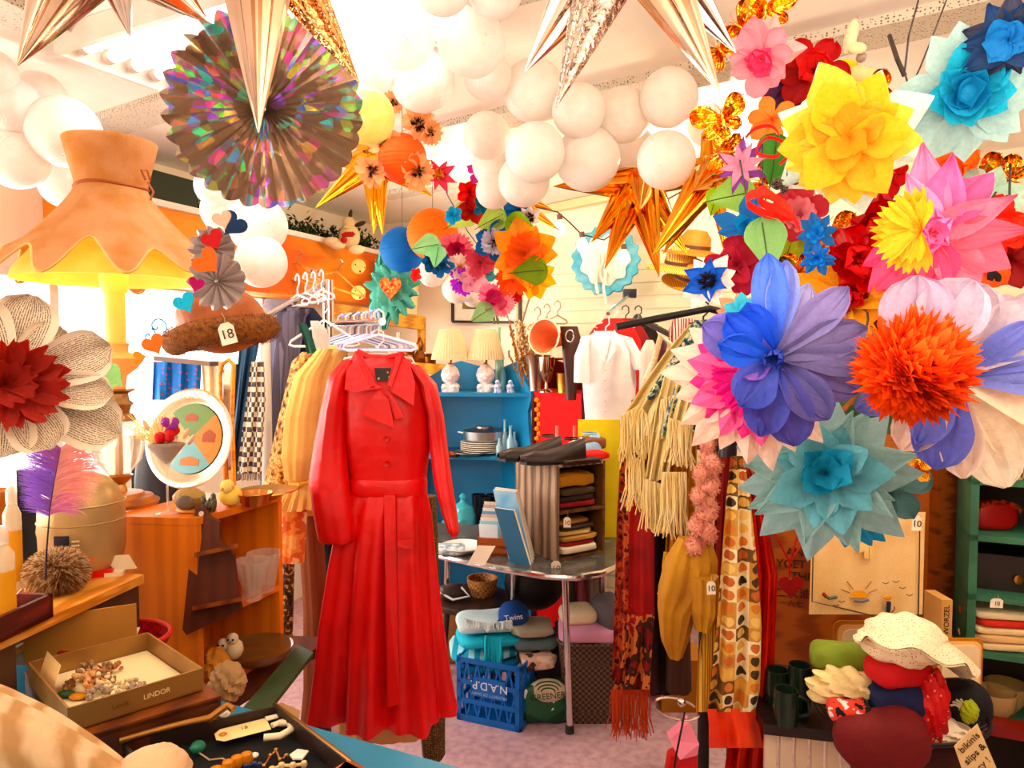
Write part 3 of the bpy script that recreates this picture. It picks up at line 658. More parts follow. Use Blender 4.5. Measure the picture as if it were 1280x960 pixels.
flower(1010, 225, 1.7, 42, [(9, 1.0, .24, 12, pp('f4f0dc'), 'jag', .4)], 'off white shredded edge flower under the big yellow one', (0, 0, -.2))
flower(1268, 400, 1.35, 40, [(6, 1.0, .34, 5, pp('c8b4c0'), 'round', .5)], 'lilac grey paper flower at the far right of the display', (.1, 0, -.2))
# green leaves
def leaf(x, y, Y, r, rot, col, label, tilt=(0, -1, 0), w=.38, kind='round'):
    c = P(x, y, Y); t = thing('paper_leaf', label, 'paper leaf', c, local=True); t.rotation_mode = 'QUATERNION'
    t.rotation_quaternion = V(tilt).to_track_quat('Z', 'Y') @ Quaternion((0, 0, 1), rot); t.scale = (r * px(Y),) * 3
    mb = petal_mesh(kind, w, .25, -.1, int(x)); mb.v = [p * 2 - V((1, 0, 0)) for p in mb.v]; mb.build('blade', pp(col), t)
    mb = MB(); mb.tube([V((-1.3, 0, .02)), V((-.4, 0, .03)), V((.8, 0, -.1))], .025, 6); mb.build('vein', solid('3a4a20'), t)
for a in [(915, 245, 1.75, 28, .2, 'a8d878', 'light green leaf left of the sky blue flower', (-.2, -1, .1), .45), (968, 200, 1.7, 34, 1.4, '4a8a38', 'dark green leaf inside the red ribbon heart', (.1, -1, 0), .4), (957, 305, 1.55, 34, 1.7, '8cc07c', 'sage green leaf above the blue violet giant', (0, -1, 0), .4), (985, 315, 1.7, 26, 1.2, '9aa82c', 'olive green leaf beside the bright blue flowers', (0, -1, 0), .4),
          (1055, 470, 1.5, 50, 1.2, '4c6c34', 'long dark green leaf between blue violet and shaggy orange flowers', (0, -1, 0), .3), (1050, 100, 1.9, 30, .3, 'd8d23c', 'yellow green leaf under the wooden elephant'), (1240, 155, 1.7, 26, .9, '7cb464', 'green leaf behind the turquoise flower'), (893, 252, 1.9, 18, 1.3, 'a8c83c', 'lime leaf beside the gold star')]: leaf(*a)
# foil butterflies
def butterfly(x, y, Y, r, label, rot=0, m=gold, name='foil_butterfly'):
    c = P(x, y, Y); t = thing(name, label, 'foil butterfly', c, local=True); t.rotation_mode = 'QUATERNION'
    t.rotation_quaternion = (facecam(c) + V((rnd.uniform(-.4, .4), 0, .1))).to_track_quat('Z', 'Y') @ Quaternion((0, 0, 1), rot); t.scale = (r * px(Y),) * 3
    for k, a in enumerate([25, 155, -35, -145]):
        mb = petal_mesh('round', .33 if k < 2 else .26, .4, .15, k, wr=.12); o = mb.build('wing', m, t); o.rotation_euler = (0, -.35, R(a)); o.scale = (1 if k < 2 else .8,) * 3
    mb = MB(); mb.ball((0, 0, .06), .3, 10, (.25, 1, .3), wob=.2); mb.tube([V((.02, .28, .06)), V((.1, .5, .1)), V((.22, .58, .1))], .012, 5); mb.tube([V((-.02, .28, .06)), V((-.1, .5, .1)), V((-.22, .58, .1))], .012, 5); mb.build('body', m, t)
goldc = mat('foil_gold_crinkled', 'ffb940', rough=.16, metal=1, bump=1., bscale=3, scale=3, col2='d98a1a')
for x, y, Y, r, lab, rot in [(905, 150, 1.6, 42, 'gold foil butterfly beside the white balloon cloud', .2), (912, 190, 1.7, 36, 'gold foil butterfly just above the lilac flower', 1.4), (900, 65, 1.75, 34, 'gold foil butterfly by the tip of the silver star', .8), (955, 12, 1.6, 40, 'gold foil butterfly highest near the ceiling', .1), (925, 35, 1.8, 36, 'gold foil butterfly behind the topmost one', .9), (955, 230, 1.9, 30, 'gold foil butterfly behind the red ribbon', .9), (1040, 300, 1.75, 46, 'gold foil butterfly wedged behind the red poppies', .3), (1005, 345, 1.7, 40, 'gold foil butterfly over the blue violet giant', 2.), (1225, 225, 1.75, 42, 'gold foil butterfly under the turquoise flower', .3), (1265, 225, 1.7, 34, 'gold foil butterfly at the right end of the branch', 1.1), (1090, 120, 1.9, 36, 'gold foil butterfly behind the yellow flower', .5)]: butterfly(x, y, Y, r, lab, rot, goldc)
butterfly(985, 228, 1.55, 22, 'crinkled silver foil bow beside the yellow flower', .6, crumps, 'foil_bow')
flower(1147, 585, 1.55, 20, [(4, 1, .4, 20, gold, 'round', .5)], 'small gold foil bloom over the embroidered cloth')
# red ribbon loops
def ribbon(pts, w, Y, m, label, name='ribbon_loop', th=.0015):
    n = len(pts); mb = MB(); vs = []
    for k, p in enumerate(pts):
        c = P(p[0], p[1], Y + (p[2] if len(p) > 2 else 0)); vs.append((c, p[3] if len(p) > 3 else 0))
    def cr(i, t):
        a, b, c_, d = [vs[min(n - 1, max(0, i + k))][0] for k in (-1, 0, 1, 2)]
        return .5 * ((2 * b) + (c_ - a) * t + (2 * a - 5 * b + 4 * c_ - d) * t * t + (3 * b - a - 3 * c_ + d) * t ** 3)
    N = (n - 1) * 5
    def fn(u, v, off=0):
        f = u * (n - 1); i = min(n - 2, int(f)); p = cr(i, f - i); return p + V((0, .35, .93)) * w * px(Y) * (v - .5) + V((0, off, 0))
    mb.grid(lambda u, v: fn(u, v), N, 2); mb.grid(lambda u, v: fn(1 - u, v, th), N, 2)
    return solo(mb, name, m, label, 'ribbon')
ribbon([(1000, 285), (985, 262, -.03), (955, 238, -.05), (950, 252, 0), (990, 270, .05), (960, 268, .05), (934, 254, .03), (940, 243, 0), (962, 244, -.02), (990, 262, -.06)], 13, 1.5, pp('ff4a20'), 'looped coral red paper ribbon bow among the flowers')
ribbon([(932, 172), (945, 160), (965, 158), (975, 172), (972, 195), (945, 190), (960, 172, .05), (985, 180), (990, 190), (975, 205)], 5, 1.6, pp('f03818'), 'thin red ribbon curled in a heart above the coral bow')
# black wires and branches
def wire(pts, r, Y, label, name='wire_branch', m=None, cat='branch'):
    mb = MB(); mb.tube([P(p[0], p[1], Y + (p[2] if len(p) > 2 else 0)) for p in pts], r, 6)
    return solo(mb, name, m or solid('2a1a12'), label, cat)
wire([(1148, 0, .2), (1136, 45), (1131, 90), (1136, 110), (1132, 140), (1131, 190)], .0022, 1.6, 'thin dark wire hanging between the yellow and turquoise flowers')
wire([(1183, 0, .2), (1168, 40), (1150, 85), (1138, 110), (1140, 125), (1131, 150), (1138, 170), (1132, 190)], .002, 1.65, 'second dark wire crossing the first beside the turquoise flower')
wire([(1112, 45, .2), (1122, 75), (1131, 95)], .006, 1.8, 'short thick black cable piece near the pale ceiling post')
wire([(1263, 200, .1), (1262, 240), (1263, 272)], .0025, 1.6, 'straight dark wire by the gold butterflies at the far right')
wire([(1210, 298), (1225, 270), (1245, 240)], .002, 1.5, 'slanting dark wire over the orange red flower')
wire([(1048, 413), (1062, 425), (1080, 424), (1085, 400), (1084, 390)], .002, 1.3, 'forked black twig in front of the ochre flower')
wire([(1060, 428), (1075, 425), (1090, 422), (1093, 412), (1088, 408)], .0018, 1.3, 'second small twig before the ochre flower')
wire([(640, 262, .2), (600, 300), (596, 345), (612, 378)], .002, 2.9, 'dark wire stem through the middle paper flower bunch')
wire([(543, 205, .1), (560, 245), (585, 290), (600, 310)], .002, 3.0, 'long dark wire holding the rose lily to the bunch')
wire([(543, 205, .1), (544, 180), (543, 120, .1)], .0012, 3.0, 'thin wire from the ceiling down to the rose lily')
wire([(953, 180), (953, 230), (962, 275)], .0018, 1.62, 'thin stem through the coral ribbon bow')
wire([(925, 200), (932, 240), (938, 262)], .0018, 1.6, 'thin stem below the lilac pointed flower')

# poppies round the orange globe
pk = pp('ffb684')
for x, y, r, lab, fc in [(482, 180, 28, 'peach poppy at the middle of the orange globe', (-.2, 0, 0)), (520, 158, 26, 'peach poppy high on the orange globe', (.4, 0, .3)), (468, 212, 24, 'peach poppy low by the edge of the foil fan', (-.4, 0, -.3)), (520, 212, 26, 'peach poppy low on the orange globe beside the gold star', (.4, 0, -.4)), (492, 130, 16, 'small peach poppy touching the yellow balloon', (0, 0, .4)), (535, 165, 18, 'peach poppy half turned away beside the ceiling channel', (1, 0, 0))]:
    flower(x, y, 2.3, r, [(6, 1.0, .42, 24, pk, 'jag', .5, -.1)], lab, fc, centre=(blk, .42, 'shag', 70))
# middle bunch
Yb = 2.8
mid = [
 (550, 218, 26, '', [(8, .95, .2, 30, pp('d8485c'), 'point', .4, -.2)], 'rose red lily hanging alone beside the orange globe', (pp('ffa81c'), .3, 'stamen')),
 (597, 215, 16, '', [(4, 1, .4, 20, pp('b83c98'), 'tri', .4)], 'purple folded paper flower at the top of the middle bunch', None),
 (588, 240, 22, '', [(6, .95, .35, 30, pp('d83420'), 'round', .6)], 'tomato red flower near the top of the middle bunch', None),
 (590, 262, 22, '', [(6, .95, .35, 30, pp('b83014'), 'round', .6)], 'rust red flower under the tomato red one', None),
 (602, 256, 18, '', [(9, .95, .25, 40, pp('1c7c9c'), 'jag', .6)], 'petrol blue ruffled flower beside the rust red one', None),
 (566, 270, 13, '', [(6, .95, .35, 35, pp('1cacdc'), 'strap', .6)], 'small cyan flower on the wire of the middle bunch', None),
 (648, 265, 24, '', [(6, 1, .4, 20, pp('1c6cac'), 'round', .6)], 'blue poppy next to the white balloons', None),
 (660, 272, 18, '', [(7, 1, .36, 15, pp('f4e4e8'), 'point', .4)], 'white flower with black centre beside the blue poppy', (blk, .45, 'shag', 50)),
 (616, 304, 27, '', [(7, .72, .3, 35, pp('eae6f6'), 'jag', .6), (7, 1.05, .42, 12, pp('1468ac'), 'round', .5)], 'white and blue anemone in the middle bunch', (blk, .34, 'shag', 70)),
 (655, 318, 42, '', [(8, .8, .33, 45, pp('ff7a14'), 'jag', .6), (9, 1.05, .33, 14, pp('ffa422'), 'tri', .4)], 'big orange and amber flower of the middle bunch', None),
 (640, 345, 30, '', [(7, 1.0, .36, 20, pp('f4691a'), 'jag', .5)], 'orange flower under the amber one in the middle bunch', None),
 (668, 345, 30, '', [(8, 1.0, .3, 8, pp('ffc24c'), 'tri', .4)], 'pale orange flower behind the olive leaf', None),
 (570, 312, 27, '', [(7, .65, .35, 55, pp('c82c54'), 'jag', .7), (8, 1.0, .36, 18, pp('d86878'), 'jag', .5)], 'dusty pink carnation touching the orange lantern', None),
 (540, 325, 19, '', [(8, 1.0, .32, 30, pp('0c5c94'), 'strap', .6)], 'dark blue flower under the orange lantern', None),
 (553, 332, 16, '', [(7, 1.0, .32, 30, pp('1470b4'), 'strap', .6)], 'blue flower just right of the dark blue one', None),
 (574, 335, 20, '', [(7, 1.0, .36, 25, pp('f8ddd0'), 'jag', .5)], 'ivory blush flower with gold stamens', (pp('e8a020'), .3, 'stamen')),
 (600, 328, 24, '', [(7, 1.0, .36, 25, pp('d45466'), 'jag', .5)], 'rose pink flower at the heart of the middle bunch', None),
 (602, 342, 18, '', [(7, 1.0, .36, 28, pp('4c98a0'), 'round', .5)], 'dusty teal flower below the anemone', None),
 (578, 352, 20, '', [(6, 1.0, .38, 25, pp('b43cd4'), 'jag', .6)], 'violet flower over the small white balloons', (blk, .2, 'shag', 20)),
 (593, 350, 18, '', [(6, 1.0, .38, 15, pp('f8b8c4'), 'round', .5)], 'pale pink flower beside the violet one', None),
 (612, 372, 22, '', [(7, .7, .35, 50, pp('e0407c'), 'jag', .6), (8, 1.0, .36, 18, pp('f08cac'), 'jag', .5)], 'hot pink carnation near the bottom of the middle bunch', None),
 (626, 380, 19, '', [(7, .7, .35, 50, pp('f46484'), 'jag', .6), (8, 1.0, .36, 18, pp('f8a0b0'), 'jag', .5)], 'salmon pink carnation lowest in the middle bunch', None),
 (640, 365, 16, '', [(6, 1.0, .36, 18, pp('a81c1c'), 'jag', .5)], 'dark red flower behind the salmon carnation', None),
 (520, 344, 10, '', [(5, 1.0, .36, 18, pp('f0402c'), 'tri', .5)], 'tiny red flower under the blue lantern', None),
]
for x, y, r, _, ly, lab, cen in mid: flower(x, y, Yb + rnd.uniform(-.12, .12), r, ly, lab, (rnd.uniform(-.35, .35), 0, rnd.uniform(-.3, .2)), centre=cen)
for a in [(615, 275, 2.75, 19, .5, 'b4d06c', 'light green leaf above the blue and white anemone'), (650, 282, 2.7, 19, 2.8, '8cb43c', 'green leaf under the blue poppy'), (577, 272, 2.9, 20, .6, 'c0d474', 'pale green leaf near the cyan flower'), (533, 308, 2.75, 18, .2, 'a4dc9c', 'mint leaf lying over the orange lantern'), (546, 320, 2.7, 14, 1.4, '9ce0a0', 'small mint leaf beside the dark blue flower'), (663, 339, 2.6, 22, .1, '7c9c24', 'olive green leaf on the amber flower'), (603, 392, 2.7, 16, .6, '9cc084', 'grey green leaf at the foot of the middle bunch')]: leaf(*a, w=.42)
for x0, x1 in [(616, 618), (619, 623)]: wire([(x0, 385), (x1, 405)], .006, 2.8, 'green stem end of the middle bunch, %s one' % ('thicker' if x0 == 616 else 'slanting'), 'flower_stem', solid('6c7c3c'), 'stem')

# ---- book page flower
page = mat('printed_page', 'f0d8b4', col2='7a5c40', rough=.8, kind='stripes', scale=1, trans=.35, coords='UV', stretch=(0, 15, 0))
def page_mat(n):
    m = bpy.data.materials.get('printed_page_lines')
    if m: return m
    m = bpy.data.materials.new('printed_page_lines'); m.use_nodes = True; nt = m.node_tree; b = nt.nodes['Principled BSDF']; L = nt.links
    tc = nt.nodes.new('ShaderNodeTexCoord'); sx = nt.nodes.new('ShaderNodeSeparateXYZ'); L.new(tc.outputs['UV'], sx.inputs[0])
    def mth(op, a, v=None):
        q = nt.nodes.new('ShaderNodeMath'); q.operation = op
        if hasattr(a, 'links'): L.new(a, q.inputs[0])
        else: q.inputs[0].default_value = a
        if v is not None:
            if hasattr(v, 'links'): L.new(v, q.inputs[1])
            else: q.inputs[1].default_value = v
        return q.outputs[0]
    ln = mth('GREATER_THAN', mth('FRACT', mth('MULTIPLY', sx.outputs[0], 26)), .55)
    nz = nt.nodes.new('ShaderNodeTexNoise'); nz.inputs['Scale'].default_value = 1; mp = nt.nodes.new('ShaderNodeMapping'); mp.inputs['Scale'].default_value = (26, 70, 1); L.new(tc.outputs['UV'], mp.inputs[0]); L.new(mp.outputs[0], nz.inputs['Vector'])
    w_ = mth('GREATER_THAN', nz.outputs[0], .44); k = mth('MULTIPLY', ln, w_)
    mg = mth('MULTIPLY', mth('GREATER_THAN', sx.outputs[0], .12), mth('LESS_THAN', sx.outputs[0], .88)); k = mth('MULTIPLY', k, mg)
    mx = nt.nodes.new('ShaderNodeMix'); mx.data_type = 'RGBA'; L.new(k, mx.inputs[0]); mx.inputs[6].default_value = lin('f6e2c2'); mx.inputs[7].default_value = lin('7c5c44'); L.new(mx.outputs[2], b.inputs['Base Color'])
    b.inputs['Roughness'].default_value = .8; return m
pm = page_mat(0)
c = P(6, 482, 1.0); t = thing('book_page_flower', 'large flower cut from printed book pages with rust red centre', 'paper flower', c, local=True)
t.rotation_mode = 'QUATERNION'; t.rotation_quaternion = (facecam(c) + V((.1, 0, .1))).to_track_quat('Z', 'Y'); s_ = px(1.0); t.scale = (s_,) * 3
for ang, ln, w_, el in [(74, 118, 36, 8), (22, 126, 34, 14), (48, 96, 30, 6), (-8, 118, 26, 12), (-30, 142, 38, 4), (-62, 96, 34, 12), (-95, 90, 36, 8), (112, 110, 40, 6), (180, 90, 40, 10)]:
    mb = petal_mesh('wide', w_ / ln, .3, -.05, int(ang) + 200); o = mb.build('page_petal', pm, t); o.rotation_euler = (rnd.uniform(-.15, .15), -R(el), R(ang)); o.scale = (ln,) * 3; o.location = (0, 0, rnd.uniform(2, 8))
rust = pp('b03410')
for k, (ang, ln, w_, el) in enumerate([(95, 62, 22, 30), (55, 66, 24, 25), (25, 70, 24, 24), (-5, 74, 26, 20), (-35, 72, 26, 24), (-70, 66, 24, 22), (-110, 60, 24, 22), (150, 60, 24, 30), (0, 48, 20, 45), (60, 44, 20, 50), (-60, 46, 20, 45)]):
    mb = petal_mesh('jag', w_ / ln, .4, .05, k); o = mb.build('red_petal', rust, t); o.rotation_euler = (0, -R(el), R(ang)); o.scale = (ln,) * 3; o.location = (0, 0, 10)

# small hanging ornaments
wd = solid('f0d098', .6)
t = thing('elephant_ornament', 'carved pale wooden elephant hanging below a bone coloured bird ornament', 'ornament', P(1072, 108, 1.9)); Ye = 1.9
mb = MB(); mb.ball(P(1073, 94, Ye), .026, 14, (1.3, .8, 1)); mb.ball(P(1090, 91, Ye), .014, 12, (1, .8, 1.1)); mb.tube([P(1094, 94, Ye), P(1099, 98, Ye), P(1099, 105, Ye)], .004, 6); mb.build('body', wd, t)
for lx in (1063, 1069, 1079, 1084): mb = MB(); mb.cyl(P(lx, 98, Ye), P(lx, 107, Ye), .008, .0075, n=8); mb.build('leg', wd, t)
mb = MB(); mb.ball(P(1087, 92, Ye - .012), .011, 10, (.9, .25, 1.2)); mb.build('ear', wd, t)
mb = MB(); mb.cyl(P(1072, 84, Ye), P(1072, 20, Ye), .0012, n=5); mb.ball(P(1076, 72, Ye), .013, 10, wob=.3); mb.build('hanger_thread', solid('a08c80', .3), t)
t = thing('bird_ornament', 'bone coloured carved bird hanging on a thread above the elephant', 'ornament', P(1068, 60, 1.9))
mb = MB(); mb.ball(P(1064, 45, 1.9), .045, 14, (.5, .35, 1), axis=(.2, 0, 1)); mb.build('body', solid('efe0bc', .4), t)
mb = MB(); mb.ball(P(1072, 60, 1.88), .022, 12, (1.1, .3, .7)); mb.build('wing', solid('e0cfa4', .4), t)

# small things that fill the right hand display
flower(1236, 333, 1.42, 20, [(1, 1.4, .45, 5, pp('1c1010'), 'round', .1)], 'near black oval petal between pink star and lilac petals')
for a in [(1195, 215, 1.75, 34, 'ff7c20', 'amber paper flower under the turquoise one'), (1105, 225, 1.8, 28, 'c82c14', 'red orange flower between yellow and pink star flowers'), (980, 365, 1.75, 30, '7c1c10', 'maroon flower above the blue violet petals'), (1128, 400, 1.5, 30, '5c1410', 'dark maroon flower beside the shaggy orange head'), (1085, 520, 1.6, 34, '44603c', 'dark green paper bloom between the pale blue and orange flowers'), (1262, 290, 1.45, 24, 'd84414', 'burnt orange flower at the right edge of the picture')]:
    flower(a[0], a[1], a[2], a[3], [(5, .7, .36, 45, pp(a[4]), 'wide', .6), (6, 1.0, .4, 15, pp(a[4]), 'round', .5)], a[5], (rnd.uniform(-.4, .4), 0, rnd.uniform(-.3, .3)))
# ================================================================== helpers for soft goods
def spow(x, p): return math.copysign(abs(x) ** p, x)
def softbox(mb, c, s, p=.4, rz=0., wav=0., seed=0, n=28, tilt=0.):
    """rounded cushion-like block, half sizes s"""
    c = V(c); q = Quaternion((0, 0, 1), rz) @ Quaternion((0, 1, 0), tilt); k = n // 2; vs = []; fs = []
    for j in range(k + 1):
        t = -pi / 2 + pi * j / k
        for i in range(n):
            a = 2 * pi * i / n
            x = spow(cos(t), p) * spow(cos(a), p); y = spow(cos(t), p) * spow(sin(a), p); z = spow(sin(t), p)
            w_ = 1 + wav * (sin(3 * a + seed) * .5 + sin(5 * a + 2 * seed + 3 * t) * .5)
            zz = z * s[2] + wav * s[2] * 1.5 * sin(4 * x + seed) * cos(3 * y + seed)
            vs.append(c + q @ V((x * s[0] * w_, y * s[1] * w_, zz)))
    for j in range(k):
        for i in range(n): fs.append((j * n + i, j * n + (i + 1) % n, (j + 1) * n + (i + 1) % n, (j + 1) * n + i))
    mb.add(vs, fs); return mb
def crumple(mb, c, s, seed=0, n=36, amp=.16, fr=3.2):
    """crumpled cloth bundle"""
    rs = random.Random(seed); ph = [rs.uniform(0, 6) for _ in range(6)]; c = V(c); k = n // 2; vs = []; fs = []
    for j in range(k + 1):
        t = pi * j / k
        for i in range(n):
            a = 2 * pi * i / n; d = V((sin(t) * cos(a), sin(t) * sin(a), cos(t)))
            f = 1 + amp * (abs(sin(fr * d.x * 2 + ph[0] + 2 * d.z)) + abs(sin(fr * d.z * 2.3 + ph[1] + d.x * 3)) + .5 * sin(fr * 3 * (d.x + d.z) + ph[2]) - 1)
            vs.append(c + V((d.x * s[0] * f, d.y * s[1] * f, d.z * s[2] * f)))
    for j in range(k):
        for i in range(n): fs.append((j * n + i, (j + 1) * n + i, (j + 1) * n + (i + 1) % n, j * n + (i + 1) % n))
    mb.add(vs, fs); return mb
def fringe(mb, rows, Y, n, length, r=.0018, sway=.012, seed=1, th=0):
    """strands hanging from an edge given as [(x, y), ...] photo positions"""
    rs = random.Random(seed)
    for k in range(n):
        f = (k + .5) / n * (len(rows) - 1); i = min(len(rows) - 2, int(f)); t = f - i
        x = rows[i][0] + (rows[i + 1][0] - rows[i][0]) * t; y = rows[i][1] + (rows[i + 1][1] - rows[i][1]) * t
        a = P(x, y, Y + rs.uniform(-.006, .006)); ln = length * rs.uniform(.8, 1.1); sx = rs.uniform(-1, 1) * sway; sy = rs.uniform(-1, 1) * sway
        mb.tube([a, a + V((sx * .3, sy * .4, -ln * .3)), a + V((sx * .4 - .2 * sx, sy, -ln * .65)), a + V((sx, sy * .7, -ln))], r, 5)
def tag(x, y, Y, w, h, body, label, rot=0., col='f6ead0', link=None):
    """paper price tag hanging at a photo position"""
    c = P(x, y, Y); s = px(Y); t = thing('price_tag', label, 'price tag', c); X = V((cos(rot), 0, sin(rot))); Z = V((-sin(rot), 0, cos(rot)))
    w *= s / 2; h *= s / 2
    pts = [c - X * w - Z * h, c + X * w - Z * h, c + X * w + Z * h * .6, c + X * w * .5 + Z * h, c - X * w * .5 + Z * h, c - X * w + Z * h * .6]
    mb = MB(); mb.poly(pts, (0, .0012, 0)); mb.build('card', solid(col, .7), t, False)
    if body: text(body, h * 1.25, basis(c + V((0, -.0012, 0)) - Z * h * .1, X, Z), solid('3c2414'), t)
    mb = MB(); mb.tube([c + Z * h * .8, c + Z * h * 1.4 + X * w * .2, c + Z * h * 2], .0006, 5); mb.build('string', solid('d8c8a8'), t)
    return t

# ================================================================== left side: counter, cabinet, lamp
honey = wood('e0822c', 'd07424', 1.2, (5, 5, .6)); pine = wood('e6a45c', 'c07838', 4, (1, 1, 10)); dark = wood('5a2c18', '48200f', 4, (1, 1, 6)); greyw = wood('5a3c28', '4a3020', 1.5, (5, 5, 1))
brass = metal('c89048', .3); chrome = metal('dcd6d0', .15); blacks = solid('140e0c', .5); ivory = solid('f4e2bc', .45)
# blue counter
A = PZ(382, 906, .9); B = PZ(600, 967, .9); d_ = (A - B).normalized(); Cc = A + d_ * 1.4
t = thing('counter', 'blue topped sales counter corner beneath the jewellery boxes', 'counter', (A.x - .4, 1.0, 0))
mb = MB(); mb.poly([(Cc.x, Cc.y, .9), (A.x, A.y, .9), (B.x, B.y, .9), (B.x + .02, .35, .9), (Cc.x - .2, .35, .9)], (0, 0, -.035)); mb.build('counter_top', solid('2f7f9e', .35), t, False)
mb = MB(); mb.poly([(Cc.x, Cc.y - .05, .865), (A.x - .04, A.y - .06, .865), (B.x - .06, B.y - .05, .865), (B.x - .04, .4, .865), (Cc.x - .2, .4, .865)], (0, 0, -.865)); mb.build('counter_base', wood('8a5a34', '6a4024', 3), t, False)
# side table that carries the cabinet
zt = .68
a, b, c_ = PZ(136, 645, 1.19), PZ(245, 648, 1.19), PZ(352, 618, 1.19); e_ = c_ - b; d4 = a + e_
t = thing('side_table', 'dark low table carrying the honey coloured cabinet', 'table', ((a.x + c_.x) / 2, (a.y + c_.y) / 2, 0))
o0 = V((a.x - .1, a.y - .0, 0)); u1 = (b - a) * 1.5; u2 = e_ * 1.45
mb = MB(); mb.obox(V((a.x, a.y, zt - .03)) - u1 * .12 - u2 * .05, u1, u2, (0, 0, .03)); mb.build('table_top', dark, t, False)
for i in (0, 1):
    for j in (0, 1):
        q = V((a.x, a.y, 0)) - u1 * .12 - u2 * .05 + u1 * (.04 + .88 * i) + u2 * (.04 + .88 * j); mb = MB(); mb.box((q.x, q.y, 0), (q.x + .035, q.y + .035, zt - .03)); mb.build('leg', dark, t, False)
t = thing('cabinet', 'honey coloured wooden cabinet open at one side, under the glowing lamp', 'cabinet', ((a.x + c_.x) / 2, (a.y + c_.y) / 2, zt))
nf_ = (b - a).normalized(); H_ = 1.19 - zt; th = .018; ue = e_.normalized()
def at(v, z): return V((v.x, v.y, z))
mb = MB(); mb.obox(at(a, 1.19 - .02), b - a, e_, (0, 0, .02)); mb.build('top', honey, t, False)
mb = MB(); mb.obox(at(a, zt), b - a, ue * th, (0, 0, H_ - .021)); mb.build('front_panel', honey, t, False)
mb = MB(); mb.obox(at(d4, zt) - ue * th, b - a, ue * th, (0, 0, H_ - .021)); mb.build('end_panel', honey, t, False)
mb = MB(); mb.obox(at(a, zt) + ue * th, nf_ * th, e_ - ue * th * 2, (0, 0, H_ - .021)); mb.build('back_panel', honey, t, False)
for z in (zt, .885): mb = MB(); mb.obox(at(a, z) + ue * th + nf_ * th, (b - a) - nf_ * th, e_ - ue * th * 2, (0, 0, .018)); mb.build('shelf', honey, t, False)
for (x, y) in [(160, 657), (229, 657), (188, 746), (223, 746)]:
    k = (y - 655) / 100; q = P(x, y, a.y - .001); mb = MB(); mb.cyl(q, q + V((0, .01, 0)), .005, n=10); mb.build('screw', solid('c09060', .4), t)
# dark wall rack leaning at the opening
Yr = 1.92; t = thing('wooden_rack', 'dark brown wooden rack with two narrow ledges leaning on the honey cabinet', 'rack', P(262, 790, Yr))
rk = [(244, 633), (255, 636), (264, 647), (274, 653), (274, 675), (292, 694), (296, 737), (302, 762), (233, 794), (228, 787)]
mb = MB(); mb.poly([P(x, y, Yr + (790 - y) * .00035) for x, y in rk], (0, .014, 0)); mb.build('back_board', wood('5b2812', '4e200e', 1.5, (5, 5, .6)), t, False)
for y0, x0, x1 in [(691, 243, 298), (758, 240, 302)]:
    mb = MB(); mb.poly([P(x0, y0, Yr - .04), P(x1, y0 - 12, Yr - .03), P(x1, y0 - 12, Yr + .03), P(x0 + 2, y0, Yr + .03)], (0, 0, -.012)); mb.build('ledge', wood('8c4a24', '6c3014', 5), t, False)
mb = MB(); q = P(252, 642, Yr + .04); mb.cyl(q, q + V((0, -.004, 0)), .007, n=12); mb.build('sticker', solid('e8d8c8'), t)
# things in the cabinet
cut = glass('fff0e0', .25)
def cup(name, base, prof, m, label, cat, n=24, flute=0, fa=0, group=None):
    mb = MB(); mb.lathe(prof, base, n, cap=False, flute=flute, fa=fa); return solo(mb, name, m, label, cat, group)
bs = P(315, 742, 2.12); bs.z = .904
cup('glass_pitcher', bs, [(0, 0), (.028, 0), (.03, .01), (.026, .03), (.036, .07), (.05, .11), (.052, .12), (.049, .12), (.034, .07), (.023, .03), (0, .01)], cut, 'fluted glass pitcher on the shelf inside the honey cabinet', 'pitcher', 40, 12, .07)
bs = P(330, 722, 2.2); bs.z = .904
cup('glass_vase', bs, [(0, 0), (.03, 0), (.032, .02), (.05, .12), (.047, .12), (.028, .02), (0, .01)], cut, 'wide cut glass vase behind the fluted pitcher', 'vase', 40, 14, .06)
for i, (x, y) in enumerate([(281, 815), (293, 808)]):
    q = P(x, y, 2.08); q.z = max(q.z, zt + .045); t = thing('toy_bird', 'white fluffy toy bird in the lower cabinet bay, the %s one' % ('lower' if i == 0 else 'upper'), 'toy bird', (q.x, q.y, zt + .018))
    mb = MB(); mb.ball(q - V((0, 0, .008)), .026, 14, (1, 1, 1.15), wob=.08); mb.build('body', solid('f0dcb0', .9), t)
    mb = MB(); mb.ball(q + V((0, -.012, .028)), .017, 12); mb.build('head', solid('f6e8c8', .9), t)
    for s_ in (-1, 1): mb = MB(); mb.ball(q + V((.007 * s_, -.029, .031)), .0035, 8); mb.build('eye', blacks, t)
    mb = MB(); mb.cyl(q + V((0, -.027, .026)), q + V((0, -.037, .023)), .003, .0003, 8); mb.build('beak', solid('c07020'), t)
mb = MB(); crumple(mb, V((*P(268, 842, 2.0).xy, .75)), (.04, .04, .05), 3); solo(mb, 'cloth_bundle', cloth('c88440'), 'rust orange crumpled cloth in the lower cabinet bay', 'cloth')
mb = MB(); crumple(mb, V((*P(285, 862, 1.9).xy, .755)), (.045, .04, .05), 5); solo(mb, 'cloth_bundle', cloth('c8a070'), 'beige crumpled gauze in front of the toy birds', 'cloth')
mb = MB(); mb.lathe([(0, 0), (.05, .0), (.1, .03), (.11, .05), (.105, .05), (.05, .012), (0, .01)], V((*P(322, 826, 2.15).xy, zt + .018)), 24, cap=False); solo(mb, 'glass_dish', glass('a87848', .4), 'shallow glass dish beside the toy birds', 'dish')
